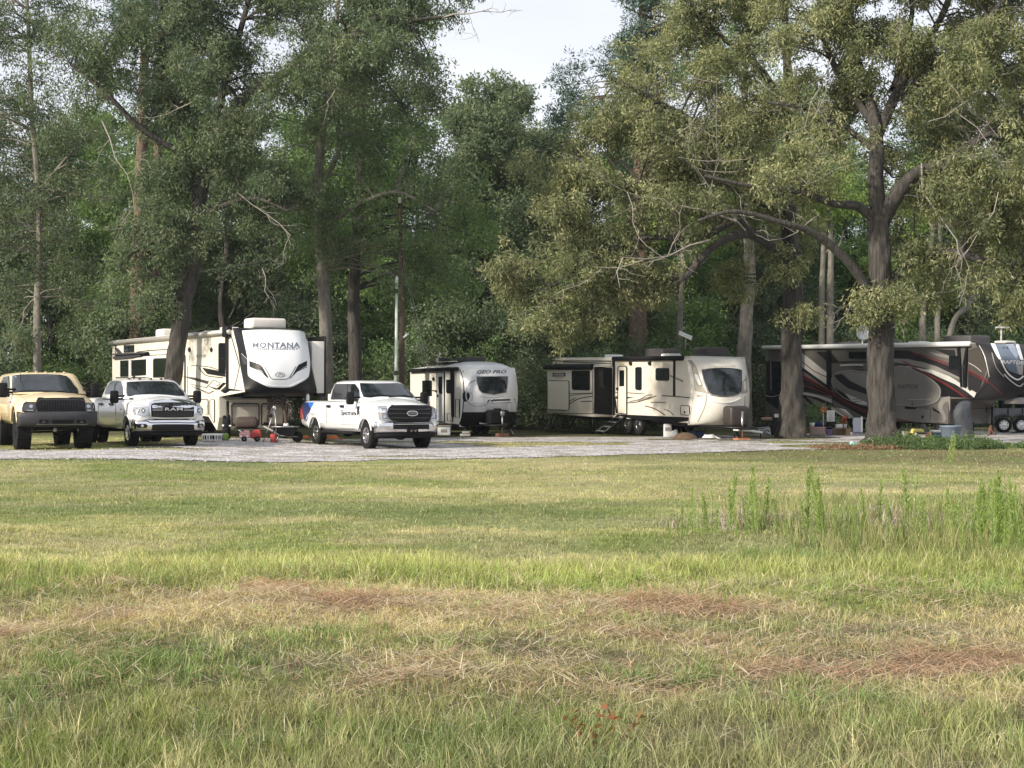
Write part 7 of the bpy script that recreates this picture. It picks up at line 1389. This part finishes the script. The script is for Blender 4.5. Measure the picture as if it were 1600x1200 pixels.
# tall weeds: four kinds, copied
def weed(seed, h, col, nl, ll, rad):
    r = np.random.default_rng(seed); rt = root('tall_weed', 'x', 'weed', (0, 0, 0)); b = MB(); ph = r.random()*6
    b.tube([(0, 0, 0), (.02*h, .01, h*.5), (.03*h*math.cos(ph), .03*h*math.sin(ph), h)], [.006, .005, .002], 5, caps=False); b.build('stem', mat('green stem', (.10, .16, .04), .7), rt, fix=False)
    t = r.random(nl)**.8; z = .06+t*(h-.06); rr = rad*(1-t**2*.75); a = r.random(nl)*2*PI; P = np.stack([.02*h*t, .01*t, z], -1); d = unit(np.stack([np.cos(a), np.sin(a), r.uniform(.4, 1.6, nl)], -1))
    L_ = (ll*(1-.5*t)*r.uniform(.6, 1.3, nl))[:, None]; P = P+d*(rr*r.random(nl)*.3)[:, None]; sd = unit(np.cross(d, r.normal(size=(nl, 3)))); w_ = .005
    V = np.stack([P, P+d*L_*.5+sd*w_, P+d*L_+np.array([0, 0, .01]), P+d*L_*.5-sd*w_], 1).reshape(-1, 3); c = np.array(col)*r.uniform(.65, 1.35, (nl, 1))
    link('foliage', npmesh('foliage', V, np.arange(len(V)).reshape(-1, 4), 4, np.repeat(c, 4, 0)), LEAF, rt); return rt
WK = [weed(401, .9, (.32, .42, .12), 330, .085, .06), weed(402, .75, (.28, .38, .11), 280, .075, .05), weed(403, .6, (.33, .42, .15), 200, .07, .06), weed(404, .85, (.38, .46, .19), 130, .10, .05)]
bpy.context.view_layer.update(); WC = [list(o.children) for o in WK]; used = [False]*4
def put_weed(k, px, Y, s, label):
    o = WK[k]
    if used[k]:
        o = o.copy(); COL.objects.link(o)
        for ch in WC[k]: c = ch.copy(); COL.objects.link(c); c.parent = o
    used[k] = True; x = (px-800)/F*Y; o.location = (x, Y, gz1(x, Y)-.01); o.rotation_euler = (rng.normal()*.10, rng.normal()*.10, rng.random()*6); o.scale = (s*.88, s*.88, s); o['label'] = label; o['group'] = 'tall weeds in the weedy corner'; o['category'] = 'weed'
spec = [(1048, 35, 850), (1066, 55, 848), (1072, 48, 852), (1088, 62, 845), (1094, 50, 850), (1103, 75, 846), (1119, 60, 850), (1126, 48, 852), (1151, 55, 848), (1170, 60, 848), (1230, 45, 850), (1245, 50, 852), (1330, 60, 846), (1390, 60, 848), (1440, 80, 846), (1075, 65, 838), (1082, 75, 842), (1060, 40, 846), (1100, 40, 848), (1113, 92, 842), (1107, 60, 845), (1137, 100, 835), (1142, 80, 838), (1163, 85, 830), (1185, 110, 840), (1178, 90, 842), (1193, 92, 838), (1207, 75, 836), (1219, 60, 835), (1262, 112, 840), (1258, 60, 842), (1278, 90, 838), (1285, 122, 842), (1290, 108, 842), (1306, 60, 845), (1317, 50, 846), (1355, 75, 832), (1352, 55, 834), (1373, 88, 830), (1378, 70, 832), (1340, 40, 860), (1410, 55, 840), (1424, 110, 835), (1430, 118, 836), (1446, 65, 842), (1462, 50, 850), (1472, 55, 848)]
for i, (px, hp, py) in enumerate(spec):
    Yw = H*F/(py-HY); k = i % 4; h = .95*hp/F*Yw; H0 = (.9, .75, .6, .85)[k]
    reg = 'left end of the weedy corner' if px < 1125 else 'left part of the weedy corner' if px < 1230 else 'middle of the weedy corner' if px < 1330 else 'weedy corner below the big oak' if px < 1400 else 'weedy corner below the blue-grey bin'
    kind = ('tall feathery', 'narrow feathery', 'short bushy', 'sparse upright')[k]; put_weed(k, px, Yw, h/H0, f'{kind} green weed, {reg}')
for i in range(60):
    px = 1475+rng.random()*160; py = rng.uniform(830, 872); Yw = H*F/(py-HY); hp = rng.uniform(50, 112)*(1 if px > 1525 else .7); k = i % 4; put_weed(k, px, Yw, hp/F*Yw/(.9, .75, .6, .85)[k], ('tall feathery', 'narrow feathery', 'short bushy', 'sparse upright')[k]+' green weed in the dense stand at the right edge')
put_weed(3, 1480, 33, .95, 'pale upright weed standing before the blue-grey bin'); put_weed(0, 1486, 33.3, .8, 'darker feathery weed just right of the pale one before the bin')
for px, py, s, k in ((1098, 1000, .0, 0),): pass
for i, (px, Yw, s) in enumerate(((1100, 11.2, .30), (1135, 10.9, .34), (1098, 9.0, .22))): put_weed(2, px, Yw, s, ('small green seedling weed, left of two beyond the dead straw', 'small green seedling weed, right of two beyond the dead straw', 'small green seedling weed in front of the dead straw')[i]); 
# leggy young shrub at the bottom
g = root('young_shrub', 'leggy little shrub with reddish leaves at the bottom edge right of centre', 'shrub', ((945-800)/F*6.6, 6.6, gz1((945-800)/F*6.6, 6.6))); r = np.random.default_rng(9); b = MB(); tips = []
for q in range(5):
    d = Vector((r.normal()*.6, r.normal()*.3, 1)).normalized(); p = Vector((0, 0, 0)); pts = [p]
    for k in range(5): d = (d+Vector(r.normal(size=3))*.22).normalized(); p = p+d*.05; pts.append(p); tips.append(tuple(p))
    b.tube(pts, [.0028, .0026, .0022, .0018, .0014, .001], 5, caps=False)
b.build('stem', mat('red brown stem', (.14, .06, .04), .7), g, fix=False); C = np.array(tips); V, col = leaves(C, np.full(len(C), .02), 2, .05, .024, .1, [(.10, .14, .04), (.22, .12, .05), (.28, .09, .05)], r, 1.); link('foliage', npmesh('foliage', V, np.arange(len(V)).reshape(-1, 4), 4, col), LEAF, g)
